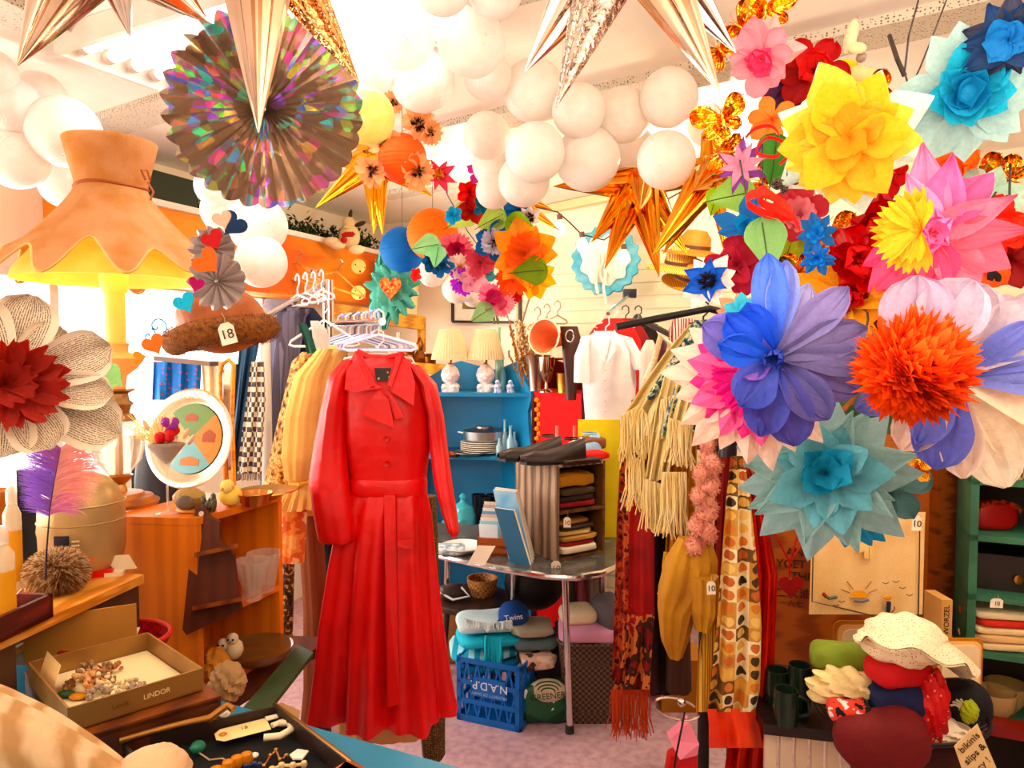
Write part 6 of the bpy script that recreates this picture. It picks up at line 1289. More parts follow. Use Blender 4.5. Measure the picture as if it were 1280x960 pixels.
# ---- turquoise hutch
teal = mat('turquoise_paint', '0878a4', rough=.4, scale=6, col2='086c94')
FR, BR, FL_, BL_ = V((.105, 4.0, 0)), V((-.062, 4.38, 0)), V((-.75, 4.14, 0)), V((-.62, 4.5, 0))
t = thing('hutch', 'turquoise painted hutch with scalloped top behind the table', 'cupboard', V((-.3, 4.2, 0)))
def zy(y, Y): return P(640, y, Y).z
mb = MB(); bx_ = BR - BL_
arch = [(0, 1.40), (.1, 1.46), (.25, 1.5), (.4, 1.56), (.55, 1.58), (.75, 1.55), (1, 1.52)]
mb.poly([at(BL_, 0), at(BR, 0)] + [BL_ + bx_ * s + V((0, 0, z)) for s, z in reversed(arch)], (0, .015, 0)); mb.build('back_panel', teal, t, False)
def sidep(B, F_, name='side_panel'):
    d = F_ - B; prof = [(0, 0), (1, 0), (1, .72), (.94, .9), (1, 1.0), (1.02, 1.08), (.93, 1.2), (.9, 1.3), (1, 1.37), (1, 1.42), (.8, 1.47), (.72, 1.55), (.5, 1.58), (0, 1.54)]
    mb = MB(); mb.poly([B + d * s + V((0, 0, z)) for s, z in prof], V((.018, .004, 0))); return mb.build(name, teal, t, False)
sidep(BR, FR); sidep(BL_, FL_)
for z in (.1, .57, 1.045, 1.405):
    mb = MB(); mb.poly([at(BL_, z), at(BR, z), at(FR - (FR - BR) * .04, z), at(FL_, z)], (0, 0, -.02)); mb.build('shelf', teal, t, False)
def onsh(x, z, Y): q = P(x, 500, Y); return V((q.x, q.y, z))
# twin lamps
def small_lamp(x, label):
    b_ = onsh(x, 1.405, 4.2); k_ = px(4.2); t = thing('table_lamp', label, 'lamp', b_); cer = mat('white_china', 'f4ece8', col2='c8a0a0', rough=.25, scale=40)
    mb = MB(); mb.lathe([(0, 0), (11 * k_, 0), (11 * k_, 3 * k_), (7 * k_, 7 * k_), (6 * k_, 10 * k_), (10 * k_, 14 * k_), (12 * k_, 21 * k_), (10 * k_, 28 * k_), (5 * k_, 33 * k_), (4 * k_, 34 * k_)], b_, 28); mb.build('china_base', cer, t)
    for i in range(4):
        mb = MB(); a = pi * .5 + i * pi / 2 + .7; mb.ball(b_ + V((9 * k_ * cos(a), 9 * k_ * sin(a), 6 * k_)), 4.5 * k_, 8, wob=.35); mb.build('china_leaf', cer, t)
    mb = MB(); mb.lathe([(4 * k_, 33 * k_), (2 * k_, 36 * k_), (3 * k_, 42 * k_), (2 * k_, 46 * k_)], b_, 14); mb.build('socket', brass, t)
    mb = MB(); mb.lathe([(23.5 * k_, 40 * k_), (21 * k_, 52 * k_), (13 * k_, 78 * k_)], b_, 160, cap=False, flute=40, fa=.022); mb.lathe([(13 * k_, 77.8 * k_), (20.5 * k_, 52 * k_), (23 * k_, 40.1 * k_)], b_, 160, cap=False, flute=40, fa=.022); mb.build('pleated_shade', mat('pleated_shade', 'f8e4c0', rough=.8, trans=.4), t)
small_lamp(563, 'small white china lamp with pleated shade, the one nearer the red coat'); small_lamp(607, 'small white china lamp with pleated shade, the one in front nearer the blue bottle')
bt = lambda h, r: [(0, 0), (r, 0), (r, h * .5), (r * .4, h * .7), (r * .35, h * .95), (r * .5, h)]
cup('blue_bottle', onsh(628, 1.405, 4.25), bt(.2, .022), glass('7cc8d8', .75), 'pale blue slim glass bottle beside the small lamps', 'bottle')
cup('green_bottle', onsh(624, 1.405, 4.33), bt(.38, .025), glass('a8d0b0', .6), 'tall thin greenish glass bottle behind the small lamps', 'bottle')
for x, lab in [(622, 'blue and white china figurine beside the blue bottle'), (638, 'blue and white china figurine near the scalloped side')]:
    t = thing('china_figurine', lab, 'figurine', onsh(x, 1.405, 4.12)); b_ = onsh(x, 1.405, 4.12); mb = MB(); mb.lathe([(0, 0), (.024, 0), (.02, .02), (.026, .035), (.012, .05)], b_, 16, cap=False); mb.build('body', mat('delft', 'dfe6f4', col2='34509c', scale=50, rough=.2), t)
    mb = MB(); mb.ball(b_ + V((0, 0, .058)), .014, 10); mb.build('head', mat('delft', 'dfe6f4'), t)
def plates(x, z, Y, r, n, m, label, dz=.009, name='plate', grp='plates'):
    p = None
    for i in range(n):
        mb = MB(); b_ = onsh(x, z + i * dz, Y); mb.lathe([(0, 0), (r * .6, 0), (r, dz * 1.3), (r * .98, dz * 1.5), (r * .58, dz * .4), (0, dz * .4)], b_, 32, cap=False); solo(mb, name, m, label, 'plate', grp)
plates(603, 1.045, 4.2, .13, 6, solid('f0e4d4', .3), 'white dinner plate in the stack on the turquoise middle shelf', .011, grp='plates under the baking tin')
t = thing('baking_tin', 'round silver casserole tin with lid on top of the stacked plates', 'tin', onsh(605, 1.115, 4.2)); b_ = onsh(605, 1.117, 4.2)
mb = MB(); mb.lathe([(0, 0), (.105, 0), (.12, .012), (.125, .06), (.12, .06), (.1, .015), (0, .01)], b_, 36, cap=False); mb.build('pan', metal('c8ccd0', .35), t)
mb = MB(); mb.lathe([(.12, .06), (.08, .072), (.05, .078), (.05, .085), (0, .088)], b_, 36, cap=False); mb.build('lid', metal('b8aca4', .35), t)
for s_ in (-1, 1): mb = MB(); mb.tube([b_ + V((s_ * .12, -.02, .045)), b_ + V((s_ * .15, 0, .05)), b_ + V((s_ * .12, .02, .045))], .006, 6); mb.build('handle', metal('c8ccd0', .35), t)
cup('steel_bowl', onsh(588, 1.045, 4.08), [(0, 0), (.05, 0), (.1, .022), (.1, .026), (.05, .006), (0, .006)], metal('a8a8a8', .3), 'shallow steel dish leaning by the stacked plates', 'dish')
for i, (x, h, r) in enumerate([(624, .1, .02), (631, .2, .018), (638, .17, .022), (643, .13, .02)]):
    cup('clear_bottle', onsh(x, 1.045, 4.1 + .04 * (i % 2)), bt(h, r), glass('b8e0ec', .65), ['short square clear bottle beside the plates', 'tallest clear bottle beside the plates', 'clear bottle second tallest near the turquoise side', 'clear bottle closest to the turquoise side panel'][i], 'bottle')
cup('copper_pan', onsh(565, 1.045, 4.05), [(0, 0), (.04, 0), (.06, .02), (.058, .022), (.038, .004), (0, .004)], metal('a0502c', .35), 'small copper pan beside the red coat sleeve', 'pan')
aq = glass('6cd4dc', .7)
b_ = onsh(578, .57, 4.1); t = thing('candy_jar', 'aqua glass candy jar with a knobbed lid', 'jar', b_)
mb = MB(); mb.lathe([(0, 0), (.035, 0), (.03, .02), (.065, .06), (.07, .13), (.06, .16)], b_, 36, cap=False, flute=12, fa=.03); mb.build('bowl', aq, t)
mb = MB(); mb.lathe([(.064, .16), (.06, .18), (.02, .205), (.012, .22), (.022, .24), (.0, .26)], b_, 30, cap=False); mb.build('lid', aq, t)
cup('aqua_jug', onsh(564, .57, 4.0), [(0, 0), (.03, 0), (.03, .02), (.045, .08), (.055, .12), (.05, .12), (.04, .08), (0, .02)], aq, 'small aqua glass cup in front of the candy jar', 'cup', flute=10, fa=.05)
blkc = solid('181c24', .15)
for i in range(5):
    b_ = onsh(598 + i * 9, .57, 4.25 - .06 * (i % 2)); t = thing('black_mug', 'glossy black tall mug in the row on the lower turquoise shelf', 'mug', b_, 'black mugs in the hutch')
    mb = MB(); mb.lathe([(0, 0), (.035, 0), (.038, .15), (.042, .22), (.038, .22), (.034, .15), (0, .02)], b_, 24, cap=False); mb.build('cup', blkc, t)
    mb = MB(); mb.tube([b_ + V((.038, 0, .06)), b_ + V((.065, 0, .08)), b_ + V((.065, 0, .14)), b_ + V((.04, 0, .17))], .006, 6); mb.build('handle', blkc, t)
plates(593, .57, 4.02, .06, 5, solid('e8ecec', .3), 'small pale saucer in the stack near the aqua jar', .012, 'saucer', 'saucers in the hutch')
# ---- red hutch
redp = mat('red_paint', 'd82408', rough=.7, spec=.15, scale=5, col2='c01c06'); 
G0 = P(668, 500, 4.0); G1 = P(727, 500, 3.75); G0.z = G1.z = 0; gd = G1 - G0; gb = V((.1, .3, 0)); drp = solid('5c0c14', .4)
t = thing('red_cupboard', 'small red painted cupboard with scalloped sides beside the turquoise hutch', 'cupboard', (G0 + G1) / 2)
mb = MB(); mb.poly([at(G0, 0), at(G1, 0), at(G1, 1.4), at(G0, 1.4)], (0, .02, 0)); mb.build('front_panel', redp, t, False)
mb = MB(); mb.poly([G0 - gd * .03 + V((0, -.0, 1.4)), G1 + V((0, 0, 1.4)), G1 + gb + V((0, 0, 1.4)), G0 + gb * 1 + V((0, 0, 1.4))], (0, 0, .02)); mb.build('shelf', redp, t, False)
sp_ = [(0, 0), (1, 0), (1, 1.36), (.9, 1.42), (.8, 1.5), (.7, 1.56), (.3, 1.62), (0, 1.6)]
for g_, n_ in ((G0, -.016), (G1, .016)):
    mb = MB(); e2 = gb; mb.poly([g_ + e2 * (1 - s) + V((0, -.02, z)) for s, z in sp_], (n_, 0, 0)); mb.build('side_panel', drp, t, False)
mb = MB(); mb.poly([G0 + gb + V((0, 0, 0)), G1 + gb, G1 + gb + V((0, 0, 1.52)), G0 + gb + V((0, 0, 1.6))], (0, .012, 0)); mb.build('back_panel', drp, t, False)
mb = MB(); q = P(671, 498, 3.98)
for i in range(9): q2 = P(671 + (i % 2) * 3, 500 + i * 6, 3.97); mb.ball(q2, .014, 7, (1, .25, 1), wob=.4)
mb.build('painted_vine', solid('f0a840', .6), t)
def ons(x, Y, z=1.42): q = P(x, 500, Y); return V((q.x, q.y, z))
silv = metal('c8a080', .15)
cup('goblet', ons(683, 3.88), [(0, 0), (.04, 0), (.04, .005), (.01, .02), (.008, .05), (.03, .075), (.042, .12), (.046, .19), (.042, .19), (.038, .12), (0, .08)], silv, 'tall silvered goblet on the red cupboard', 'goblet')
cup('champagne_bucket', ons(672, 4.02), [(0, 0), (.05, 0), (.06, .14), (.075, .19), (.078, .2), (.056, .14), (0, .01)], metal('b89888', .2), 'wide silvered bucket behind the tall goblet', 'bucket')
cup('brass_pot', ons(707, 3.84), [(0, 0), (.045, 0), (.05, .1), (.052, .105), (.047, .1), (.043, .01), (0, .01)], metal('d8983c', .25), 'brass cylinder pot on the red cupboard', 'pot')
cup('silver_tray', ons(695, 3.95), [(0, .17), (.09, .18), (.1, .185), (.09, .188), (0, .18)], silv, 'flat silver dish resting over the cups on the red cupboard', 'dish')
for x in (696, 718):
    b_ = P(x, 552, 3.6); mb = MB(); mb.cyl(b_ + V((0, 0, -.12)), b_ + V((0, 0, .08)), .008, n=10); solo(mb, 'taper_candle', solid('f89080', .4), 'thin coral taper candle %s' % ('nearest the turquoise hutch' if x == 696 else 'nearest the yellow board'), 'candle')
# cone lampshade, dried plants
c = P(690, 423, 3.75); t = thing('cone_shade', 'peach cone shaped lampshade lying on its side above the red cupboard', 'lamp shade', c)
mb = MB(); q = V((-.55, -.8, .1)).normalized(); mb.lathe([(.03, -.09), (.062, .03), (.086, .075), (.09, .08), (.086, .08), (.058, .03), (.026, -.09)], c, 40, q, cap=False); mb.build('shade', mat('peach_shade', 'ef9c70', rough=.6, trans=.35, scale=9), t)
mb = MB(); mb.tube([c + q.to_track_quat('Z', 'Y') @ V((.09 * cos(a), .09 * sin(a), .081)) for a in [2 * pi * i / 32 for i in range(32)]], .004, 6, closed=True); mb.build('rim', ivory, t)
rs = random.Random(8)
for nm, x0, col, lab, n_ in [('dried_grasses', 664, 'd8c09c', 'pale dried grasses in a vase beside the cone shade', 26), ('dried_flowers', 655, '9c6434', 'brown dried flowers beside the second small lamp', 22)]:
    b_ = ons(x0, 4.1); t = thing(nm, lab, 'dried flowers', b_); mb = MB()
    for i in range(n_):
        d = V((rs.uniform(-.1, .1), rs.uniform(-.05, .05), rs.uniform(.2, .42))); pts = [b_, b_ + d * .5 + V((rs.uniform(-.01, .01), 0, 0)), b_ + d]; mb.tube(pts, .0022, 4)
        for k in range(9): f = .5 + .5 * k / 8; mb.ball(b_ + d * f + V((rs.uniform(-.008, .008), rs.uniform(-.01, .01), 0)), .0075, 5, (1, 1, 1.6))
    mb.build('stems', solid(col, .8), t)
wire([(649, 418), (655, 395), (661, 375), (668, 362)], .006, 4.0, 'tall thin dried spike against the slatted wall', 'dried_spike', solid('8c6c50'), 'dried flower')
for i, x in enumerate((672, 684, 697)): hanger(x, 402 - i * 4, 26, 3.9, solid('b08c70', .4), 'small peg hanger %s on the slatted wall' % ['nearest the dried spike', 'in the middle of the row of three', 'farthest from the dried spike'][i], .4, .5)
mb = MB(); mb.pxloft([(408, 700, 722), (430, 702, 728), (470, 706, 722), (500, 708, 720)], 3.7, .02, nf=2, amp=lambda v: .04, K=30); solo(mb, 'leather_strap_bag', solid('3c1c10', .4), 'dark brown leather strap bag beside the white blouse', 'bag')
mb = MB(); q = P(712, 420, 3.66); mb.tube([q + V((.02 * cos(a), 0, .03 * sin(a))) for a in [2 * pi * i / 20 for i in range(20)]], .004, 6, closed=True); solo(mb, 'ring_buckle', chrome, 'round pale buckle ring on the leather strap bag', 'buckle')

# ---- white blouse and red jackets on the slatted wall
wc = cloth('fbf4f4'); Yw = 3.55; t = thing('white_blouse', 'white short sleeved blouse hanging on the slatted wall', 'blouse', P(760, 525, Yw))
mb = MB(); mb.pxloft([(414, 744, 768, 0, .02), (424, 732, 782, 0, .05), (440, 727, 793, 0, .07), (480, 728, 795, 0, .07), (520, 731, 792, 0, .07), (528, 731, 790, 0, .07)], Yw, nf=3, amp=lambda v: .02, K=60); mb.build('bodice', wc, t)
for rows in ([(420, 728, 742, 0, .02), (445, 718, 740, 0, .04), (478, 717, 738, 0, .05)], [(422, 776, 790, 0, .02), (445, 784, 803, 0, .04), (462, 790, 808, 0, .05)]):
    mb = MB(); mb.pxloft(rows, Yw - .02, nf=3, amp=lambda v: .05, K=30); mb.build('sleeve', wc, t)
mb = MB(); mb.poly([P(743, 412, Yw - .05), P(748, 422, Yw - .07), P(758, 455, Yw - .1), P(750, 440, Yw - .09), P(740, 426, Yw - .06)], (0, .005, 0)); mb.poly([P(768, 412, Yw - .05), P(765, 424, Yw - .07), P(758, 455, Yw - .1), (P(770, 438, Yw - .09)), P(774, 422, Yw - .05)], (0, .005, 0)); mb.build('collar', wc, t, False)
for y in (462, 475, 488, 501, 514): mb = MB(); mb.ball(P(757, y, Yw - .078), .006, 8, (1, .4, 1)); mb.build('button', ivory, t)
hanger(757, 415, 60, Yw, wpl, 'white hanger inside the white blouse', .2)
rj = cloth('c8101a')
for x0, x1, Y, lab, m in [(736, 800, 3.75, 'bright red jacket directly behind the white blouse', rj), (752, 812, 3.85, 'dark red jacket behind the bright red one', cloth('8c0c14')), (770, 826, 3.95, 'black jacket at the back of the red jackets', cloth('1a1214'))]:
    xm = (x0 + x1) / 2; mb = MB(); mb.pxloft([(398, xm - 12, xm + 8, 0, .02), (410, x0 + 6, x1 - 8, 0, .04), (425, x0 - 4, x1, 0, .05), (470, x0 - 8, x1 + 2, 0, .06), (510, x0 - 6, x1 + 2, 0, .06)], Y, nf=5, amp=lambda v: .05, K=50); solo(mb, 'jacket', m, lab, 'jacket')
    hanger(xm, 400, 50, Y, solid('201818', .4) if Y > 3.8 else wpl, 'hanger holding the ' + lab.split(' be')[0].split(' di')[0].split(' at')[0], .2, .2)
t = thing('display_arm', 'chrome display arm holding the red jackets', 'rail', P(784, 370, 4.2)); mb = MB(); mb.tube([P(788, 368, 4.3), P(760, 392, 3.5)], .01, 8); mb.build('arm', chrome, t); mb = MB(); mb.box(tuple(P(780, 372, 4.28)), tuple(P(794, 362, 4.33))); mb.build('bracket', solid('2c3048', .4), t)
mb = MB(); mb.tube([P(796, 398, 3.4), P(806, 402, 3.35), P(848, 424, 3.2)], .014, 8); mb.ball(P(797, 398, 3.4), .022, 10); solo(mb, 'black_hanger_arm', solid('1c1414', .3), 'thick glossy black hanger arm crossing above the coats', 'hanger')
mb = MB(); mb.tube([P(805, 480, 3.2), P(818, 450, 3.2), P(826, 420, 3.2), P(838, 430, 3.2), P(834, 450, 3.2)], .014, 8); solo(mb, 'wooden_hanger', wood('f0dcc0', 'd8b890', 4), 'pale wooden hanger standing out beside the cream shawl', 'hanger')
for x0, x1, m, lab in [(816, 850, cloth('5c3444'), 'plum coat behind the pale wooden hanger'), (800, 824, cloth('d8cfc4'), 'light grey lace top beside the white blouse')]:
    mb = MB(); mb.pxloft([(425, x0 + 8, x1 - 8, 0, .02), (440, x0, x1, 0, .04), (540, x0 - 2, x1, 0, .05)], 3.3, nf=4, amp=lambda v: .05, K=40); solo(mb, 'coat', m, lab, 'coat')
strp = mat('red_white_stripe', 'fbeee4', col2='b8182c', kind='stripes', scale=26, rough=.8)
mb = MB(); mb.sheet([(398, 842, 868), (412, 836, 872), (430, 836, 874)], 3.2, 2, .015, 20); solo(mb, 'striped_blouse', strp, 'red and white striped top high beside the anemone flower', 'top')
# straw hats on the wall
straw = mat('straw', 'dca458', rough=.7, kind='wood', col2='b47830', scale=30, stretch=(1, 1, 6), bump=.3, bscale=200)
for x, y, r, lab, hc_, tl in [(868, 312, 40, 'brown straw hat with rounded crown on the slatted wall', 'b86c1c', .2), (850, 332, 42, 'pale straw sun hat with dark underside on the slatted wall', 'e8bc70', .25), (862, 348, 34, 'tan straw hat lowest of the wall hats', 'c88c40', .5)]:
    c = P(x, y, 3.7); k_ = px(3.7); t = thing('straw_hat', lab, 'hat', c); m = mat('straw' + hc_, hc_, rough=.7, kind='wood', col2='9c6424', scale=30, stretch=(1, 1, 6)); ax = V((.1, -tl, 1)).normalized()
    mb = MB(); mb.lathe([(0, .1), (.05, .095), (.075, .06), (.08, .0), (r * k_, -.02), (r * k_, -.026), (.078, -.008), (0, -.0)], c, 40, ax, cap=False); mb.build('crown_and_brim', m, t)
    mb = MB(); mb.lathe([(.081, .004), (.081, .022), (.079, .022)], c, 40, ax, cap=False); mb.build('hat_band', solid('4a2814', .7), t)

# ---- table with rounded end
zt_ = .735; tm = mat('grey_laminate', '5c5c58', rough=.18, scale=14, col2='403c38')
tp = [PZ(x, y, zt_) for x, y in [(500, 668), (510, 684), (553, 692), (620, 706), (680, 716), (720, 718), (752, 713), (768, 706), (776, 697)]]; tp = [V((p.x, p.y, zt_)) for p in tp]
bk1 = V((.52, 3.58, zt_)); bk2 = V((-.45, 3.78, zt_)); outl = tp + [bk1, bk2]
t = thing('dining_table', 'retro laminate table with chrome edge and tubular legs behind the red coat', 'table', V((.1, 3.3, 0)))
mb = MB(); mb.poly(outl, (0, 0, -.028)); mb.build('table_top', tm, t, False)
mb = MB(); mb.tube([p + V((0, 0, -.014)) for p in outl], .0145, 8, closed=True); mb.build('chrome_edge', chrome, t)
for x, y0, x1, y1, Y in [(706, 724, 712, 925, 3.03), (642, 712, 640, 860, 3.5), (752, 716, 757, 880, 3.3), (560, 700, 556, 870, 3.6)]:
    q = P(x1, y1, Y); a_ = P(x, y0, Y); mb = MB(); mb.tube([V((a_.x, a_.y, .705)), V((q.x, q.y, .03))], .015, 12); lg = mb.build('leg', chrome, t); mb = MB(); mb.cyl(V((q.x, q.y, .0)), V((q.x, q.y, .035)), .02, .018, 12); mb.build('rubber_foot', solid('2c2420', .6), lg)
# wooden crate
crm = mat('weathered_planks', 'b0947c', col2='6c5444', rough=.8, kind='wood', scale=1.6, stretch=(6, 6, .8)); crd = wood('6a4626', '4a2e16', 4)
K0 = V((.194, 3.06, zt_)); ka = V((.85, .527, 0)) * .262; kb = V((-.527, .85, 0)) * .34; kz = V((0, 0, .42)); kth = .012
t = thing('wooden_crate', 'weathered wooden crate standing on end on the table, filled with folded knits', 'crate', K0)
for i in range(4): mb = MB(); mb.obox(K0 + kb * (i / 4 + .005), kb * .24, ka.normalized() * kth, kz); mb.build('side_plank', crm, t, False)
mb = MB(); mb.obox(K0 + ka - ka.normalized() * kth, kb, ka.normalized() * kth, kz); mb.build('far_side', crd, t, False)
mb = MB(); mb.obox(K0 + kb * .97, ka, kb * .03, kz); mb.build('crate_back', crd, t, False)
for z, nm in ((0, 'crate_bottom'), (.205, 'middle_shelf'), (.408, 'crate_top')): mb = MB(); mb.obox(K0 + V((0, 0, z)) + ka.normalized() * kth, ka - ka.normalized() * kth * 2, kb * .96, (0, 0, .012)); mb.build(nm, crm if z > .3 else crd, t, False)
kc = K0 + ka * .5 + kb * .3; ang = math.atan2(ka.y, ka.x)
def fold(x, z, s, col, label, name='folded_garment', wav=.06, m=None, off=0.):
    mb = MB(); softbox(mb, kc + V((x, off, z)), s, .35, ang, wav, int(z * 100)); solo(mb, name, m or cloth(col), label, 'clothes')
rows_ = [(.0, .037, (.1, .1, .018), 'f4e4c8', 'cream knitted garment at the bottom of the crate'), (.0, .062, (.095, .09, .01), 'a02c1c', 'red folded garment near the bottom of the crate'), (.01, .085, (.1, .09, .012), 'b88c4c', 'camel folded garment in the lower crate bay'), (-.01, .11, (.09, .09, .012), 'e0c080', 'light yellow folded garment in the lower crate bay'), (.0, .134, (.1, .09, .01), '3c2c1c', 'dark brown folded garment in the lower crate bay'), (-.02, .156, (.085, .09, .01), 'a8783c', 'ochre folded garment topping the lower crate bay'),
         (.0, .236, (.1, .09, .014), '8c1c24', 'dark red folded garment at the foot of the upper crate bay'), (.0, .262, (.1, .09, .012), '2c2018', 'black belt bundle in the upper crate bay'), (.0, .29, (.095, .09, .016), '4c3c24', 'olive brown folded garment in the upper crate bay'), (-.01, .34, (.1, .085, .03), 'c88c3c', 'mustard shawl crowning the upper crate bay')]
for x, z, s, col, lab in rows_: fold(x, z, s, col, lab, wav=.05 if z < .33 else .12)
tag(709, 653, 3.02, 9, 13, '10', 'small white tag marked 10 on the crate clothes')
tag(695, 710, 2.98, 12, 18, '10', 'white tag marked 10 tied to the chrome table edge')
# shoes on the crate
zc = zt_ + .42
def shoe(x, Y, rot, m, sole, label, name='shoe', L_=.29, w_=.055, lace=None):
    q0 = P(x, 575, Y); q0.z = zc; t = thing(name, label, 'shoe', q0, local=True); t.rotation_euler = (0, 0, rot)
    def up(u, v):
        a = pi * v; X = (u - .5) * L_; hw = w_ * (.62 + .38 * sin(pi * min(1, u * 1.1)) if u < .9 else .75 * (1 - (u - .9) * 5)); h = .045 + .05 * (1 - min(1, u * 1.7)) + (0 if u < .8 else -.02 * (u - .8) * 5)
        return V((X, -hw * cos(a), .012 + h * sin(a) ** .7))
    mb = MB(); mb.grid(up, 20, 14); mb.build('upper', m, t)
    mb = MB(); pts = [(-L_ * .5, 0), (-L_ * .46, -w_ * .6), (-L_ * .1, -w_ * .75), (L_ * .25, -w_ * 1.02), (L_ * .42, -w_ * .7), (L_ * .5, 0)]; pts += [(a, -b) for a, b in reversed(pts[1:-1])]
    mb.poly([V((a, b, .0)) for a, b in pts], (0, 0, .016)); mb.build('sole', sole, t, False)
    mb = MB(); mb.lathe([(.03, 0), (.034, .004), (.03, .008)], V((-L_ * .3, 0, .102)), 20, cap=False); mb.build('collar', m, t)
    if lace:
        mb = MB()
        for i in range(4): mb.tube([V((-.02 + i * .02, -.018, .082 - i * .006)), V((-.02 + i * .02, 0, .09 - i * .006)), V((-.01 + i * .02, .018, .082 - i * .006))], .003, 5)
        mb.build('laces', lace, t)
    return t
bs_ = solid('2a1a16', .4)
shoe(662, 3.22, pi + .25, bs_, blacks, 'black leather shoe nearest the turquoise hutch'); shoe(690, 3.12, pi + .2, bs_, blacks, 'black leather shoe with ring buckle on the crate top'); 
shoe(722, 3.3, pi + .5, cloth('9cc4e4'), solid('e8e8e8'), 'pale blue sneaker with white laces on the crate', 'sneaker', lace=wpl, L_=.22)
mb = MB(); softbox(mb, V((*P(735, 560, 3.22).xy, zc + .02)), (.09, .05, .018), .4, ang, .1, 2); solo(mb, 'red_sandal', cloth('e0301c'), 'bright red folded shoe on the crate corner', 'shoe')
mb = MB(); softbox(mb, V((*P(726, 575, 3.12).xy, zc + .012)), (.1, .04, .012), .4, ang, .08, 4); solo(mb, 'studded_belt', solid('2c1812', .4), 'dark studded leather belt lying along the crate top', 'belt')
mb = MB(); softbox(mb, V((*P(738, 545, 3.35).xy, zc + .06)), (.07, .05, .03), .5, ang, .06, 4); solo(mb, 'brown_slipper', solid('7c4c34', .6), 'brown suede slipper resting on the sneaker', 'shoe')
mb = MB(); q = P(722, 676, 3.48); mb.obox(V((q.x, q.y, zt_ + .001)), (.2, -.01, 0), (0, .006, 0), (0, 0, .575)); solo(mb, 'yellow_board', solid('ffe400', .5), 'bright yellow board standing behind the wooden crate', 'board', smooth=False)
# postcard rack, books, card
b_ = PZ(617, 694, zt_ + .0); b_.z = zt_; t = thing('postcard_tray', 'terracotta letter tray full of postcards on the table', 'letter tray', b_)
terr = mat('terracotta', 'a8562c', rough=.6, scale=20)
dx = V((.15, -.03, 0)); dy = V((.03, .12, 0)); o_ = b_ - dx / 2
mb = MB()
for (o, a_, b2, h) in [(o_, dx, dy * .06, .075), (o_ + dy * .94, dx, dy * .06, .1), (o_, dx * .05, dy, .075), (o_ + dx * .95, dx * .05, dy, .075)]: mb.obox(o, a_, b2, (0, 0, h))
mb.obox(o_, dx, dy, (0, 0, .01)); mb.build('tray', terr, t, False)
text('Tea Lover', .03, basis(o_ + dx * .5 + V((0, -.002, .04)), dx, (0, 0, 1)), solid('6c3014'), t)
pc = ['e8f0f4', '9cd0e0', 'f4e8d8', 'd8c8b8', '7ca8c8', 'f8f4ee', 'c8b0a0', 'e8dcc8']
for i in range(8):
    f = .12 + .1 * i; mb = MB(); mb.obox(o_ + dy * f + dx * .08 + V((0, 0, .012)), dx * (.55 + .035 * i), dy.normalized() * .0015, V((-.008, .01, .12 + .012 * i))); solo(mb, 'postcard', solid(pc[i], .5), 'postcard standing in the terracotta tray, %s' % ['frontmost', 'second from the front', 'third from the front', 'fourth from the front', 'fifth from the front', 'sixth from the front', 'second from the back', 'rearmost'][i], 'postcard', smooth=False)
mb = MB(); q = PZ(604, 712, zt_) ; mb.obox(V((q.x - .07, q.y + .06, zt_ + .005)), (.075, -.01, .0), (.0, .001, 0), (.045, .02, .075)); solo(mb, 'blank_card', solid('fbf0dc', .7), 'blank cream card leaning against the terracotta tray', 'card', smooth=False)
for i, (x, w_, h, col, lab) in enumerate([(660, .11, .23, '3c6c8c', 'slate blue hardback book in front of the leaning books'), (660, .13, .3, '38a4d8', 'tall sky blue sea picture book leaning on the crate'), (662, .13, .3, 'f0e8dc', 'tall white book behind the sea picture book'), (664, .12, .285, 'b88c5c', 'tan book closest to the crate')]):
    q = PZ(x - 4, 706, zt_); q = V((q.x - .02, q.y + .045 * i + .01, zt_)); mb = MB(); a_ = V((w_ * .75, -w_ * .45, 0)); n_ = V((.45, .75, 0)).normalized() * .016; up_ = V((-.07, .03, h)); mb.obox(q - a_ * .5, a_, n_, up_)
    t = thing('book', lab, 'book', q); mb.build('cover', mat('book' + col, col, col2='dff0f4' if i == 1 else None, scale=4, rough=.35), t, False)
    mb = MB(); mb.obox(q - a_ * .5 + a_ * .02 + n_ * .15 + up_ * .01, a_ * .99, n_ * .7, up_ * .992); mb.build('pages', solid('f4ead4', .8), t, False)
cup('white_dish', V((*PZ(578, 690, zt_).xy, zt_)), [(0, 0), (.05, 0), (.1, .03), (.098, .034), (.045, .006), (0, .006)], solid('e8ecee', .3), 'white oval dish on the table beside the coat sleeve', 'dish')
mb = MB(); softbox(mb, V((*PZ(562, 692, zt_).xy, zt_ + .02)), (.07, .05, .02), .5, 0, .08, 2); solo(mb, 'folded_print', mat('bluewhite', 'e8f0f0', col2='2c6c8c', scale=30), 'blue and white folded napkin on the table edge', 'napkin')

# ---- under the table
stl = thing('stool', 'dark wooden stool under the table with shoes on it', 'stool', V((*P(585, 760, 3.55).xy, 0))); dk = wood('3c2014', '24120a', 4)
q = V((*P(588, 740, 3.6).xy, .4)); mb = MB(); mb.lathe([(0, 0), (.2, 0), (.205, .015), (.2, .03), (0, .03)], q + V((0, 0, -.03)), 40, cap=False); mb.build('seat', dk, stl)
for a in (.7, 2.3, 3.9, 5.5): e = V((cos(a), sin(a), 0)); mb = MB(); mb.cyl(q + e * .15 - V((0, 0, .03)), V((q.x, q.y, 0)) + e * .19, .016, .014, 10); mb.build('leg', dk, stl)
cup('woven_pot', q + V((.06, .02, 0)), [(0, 0), (.055, 0), (.075, .05), (.08, .09), (.072, .09), (.05, .01), (0, .01)], mat('woven_tan', 'c8905c', col2='8c5c34', kind='check', scale=80), 'woven tan pot on the stool under the table', 'pot')
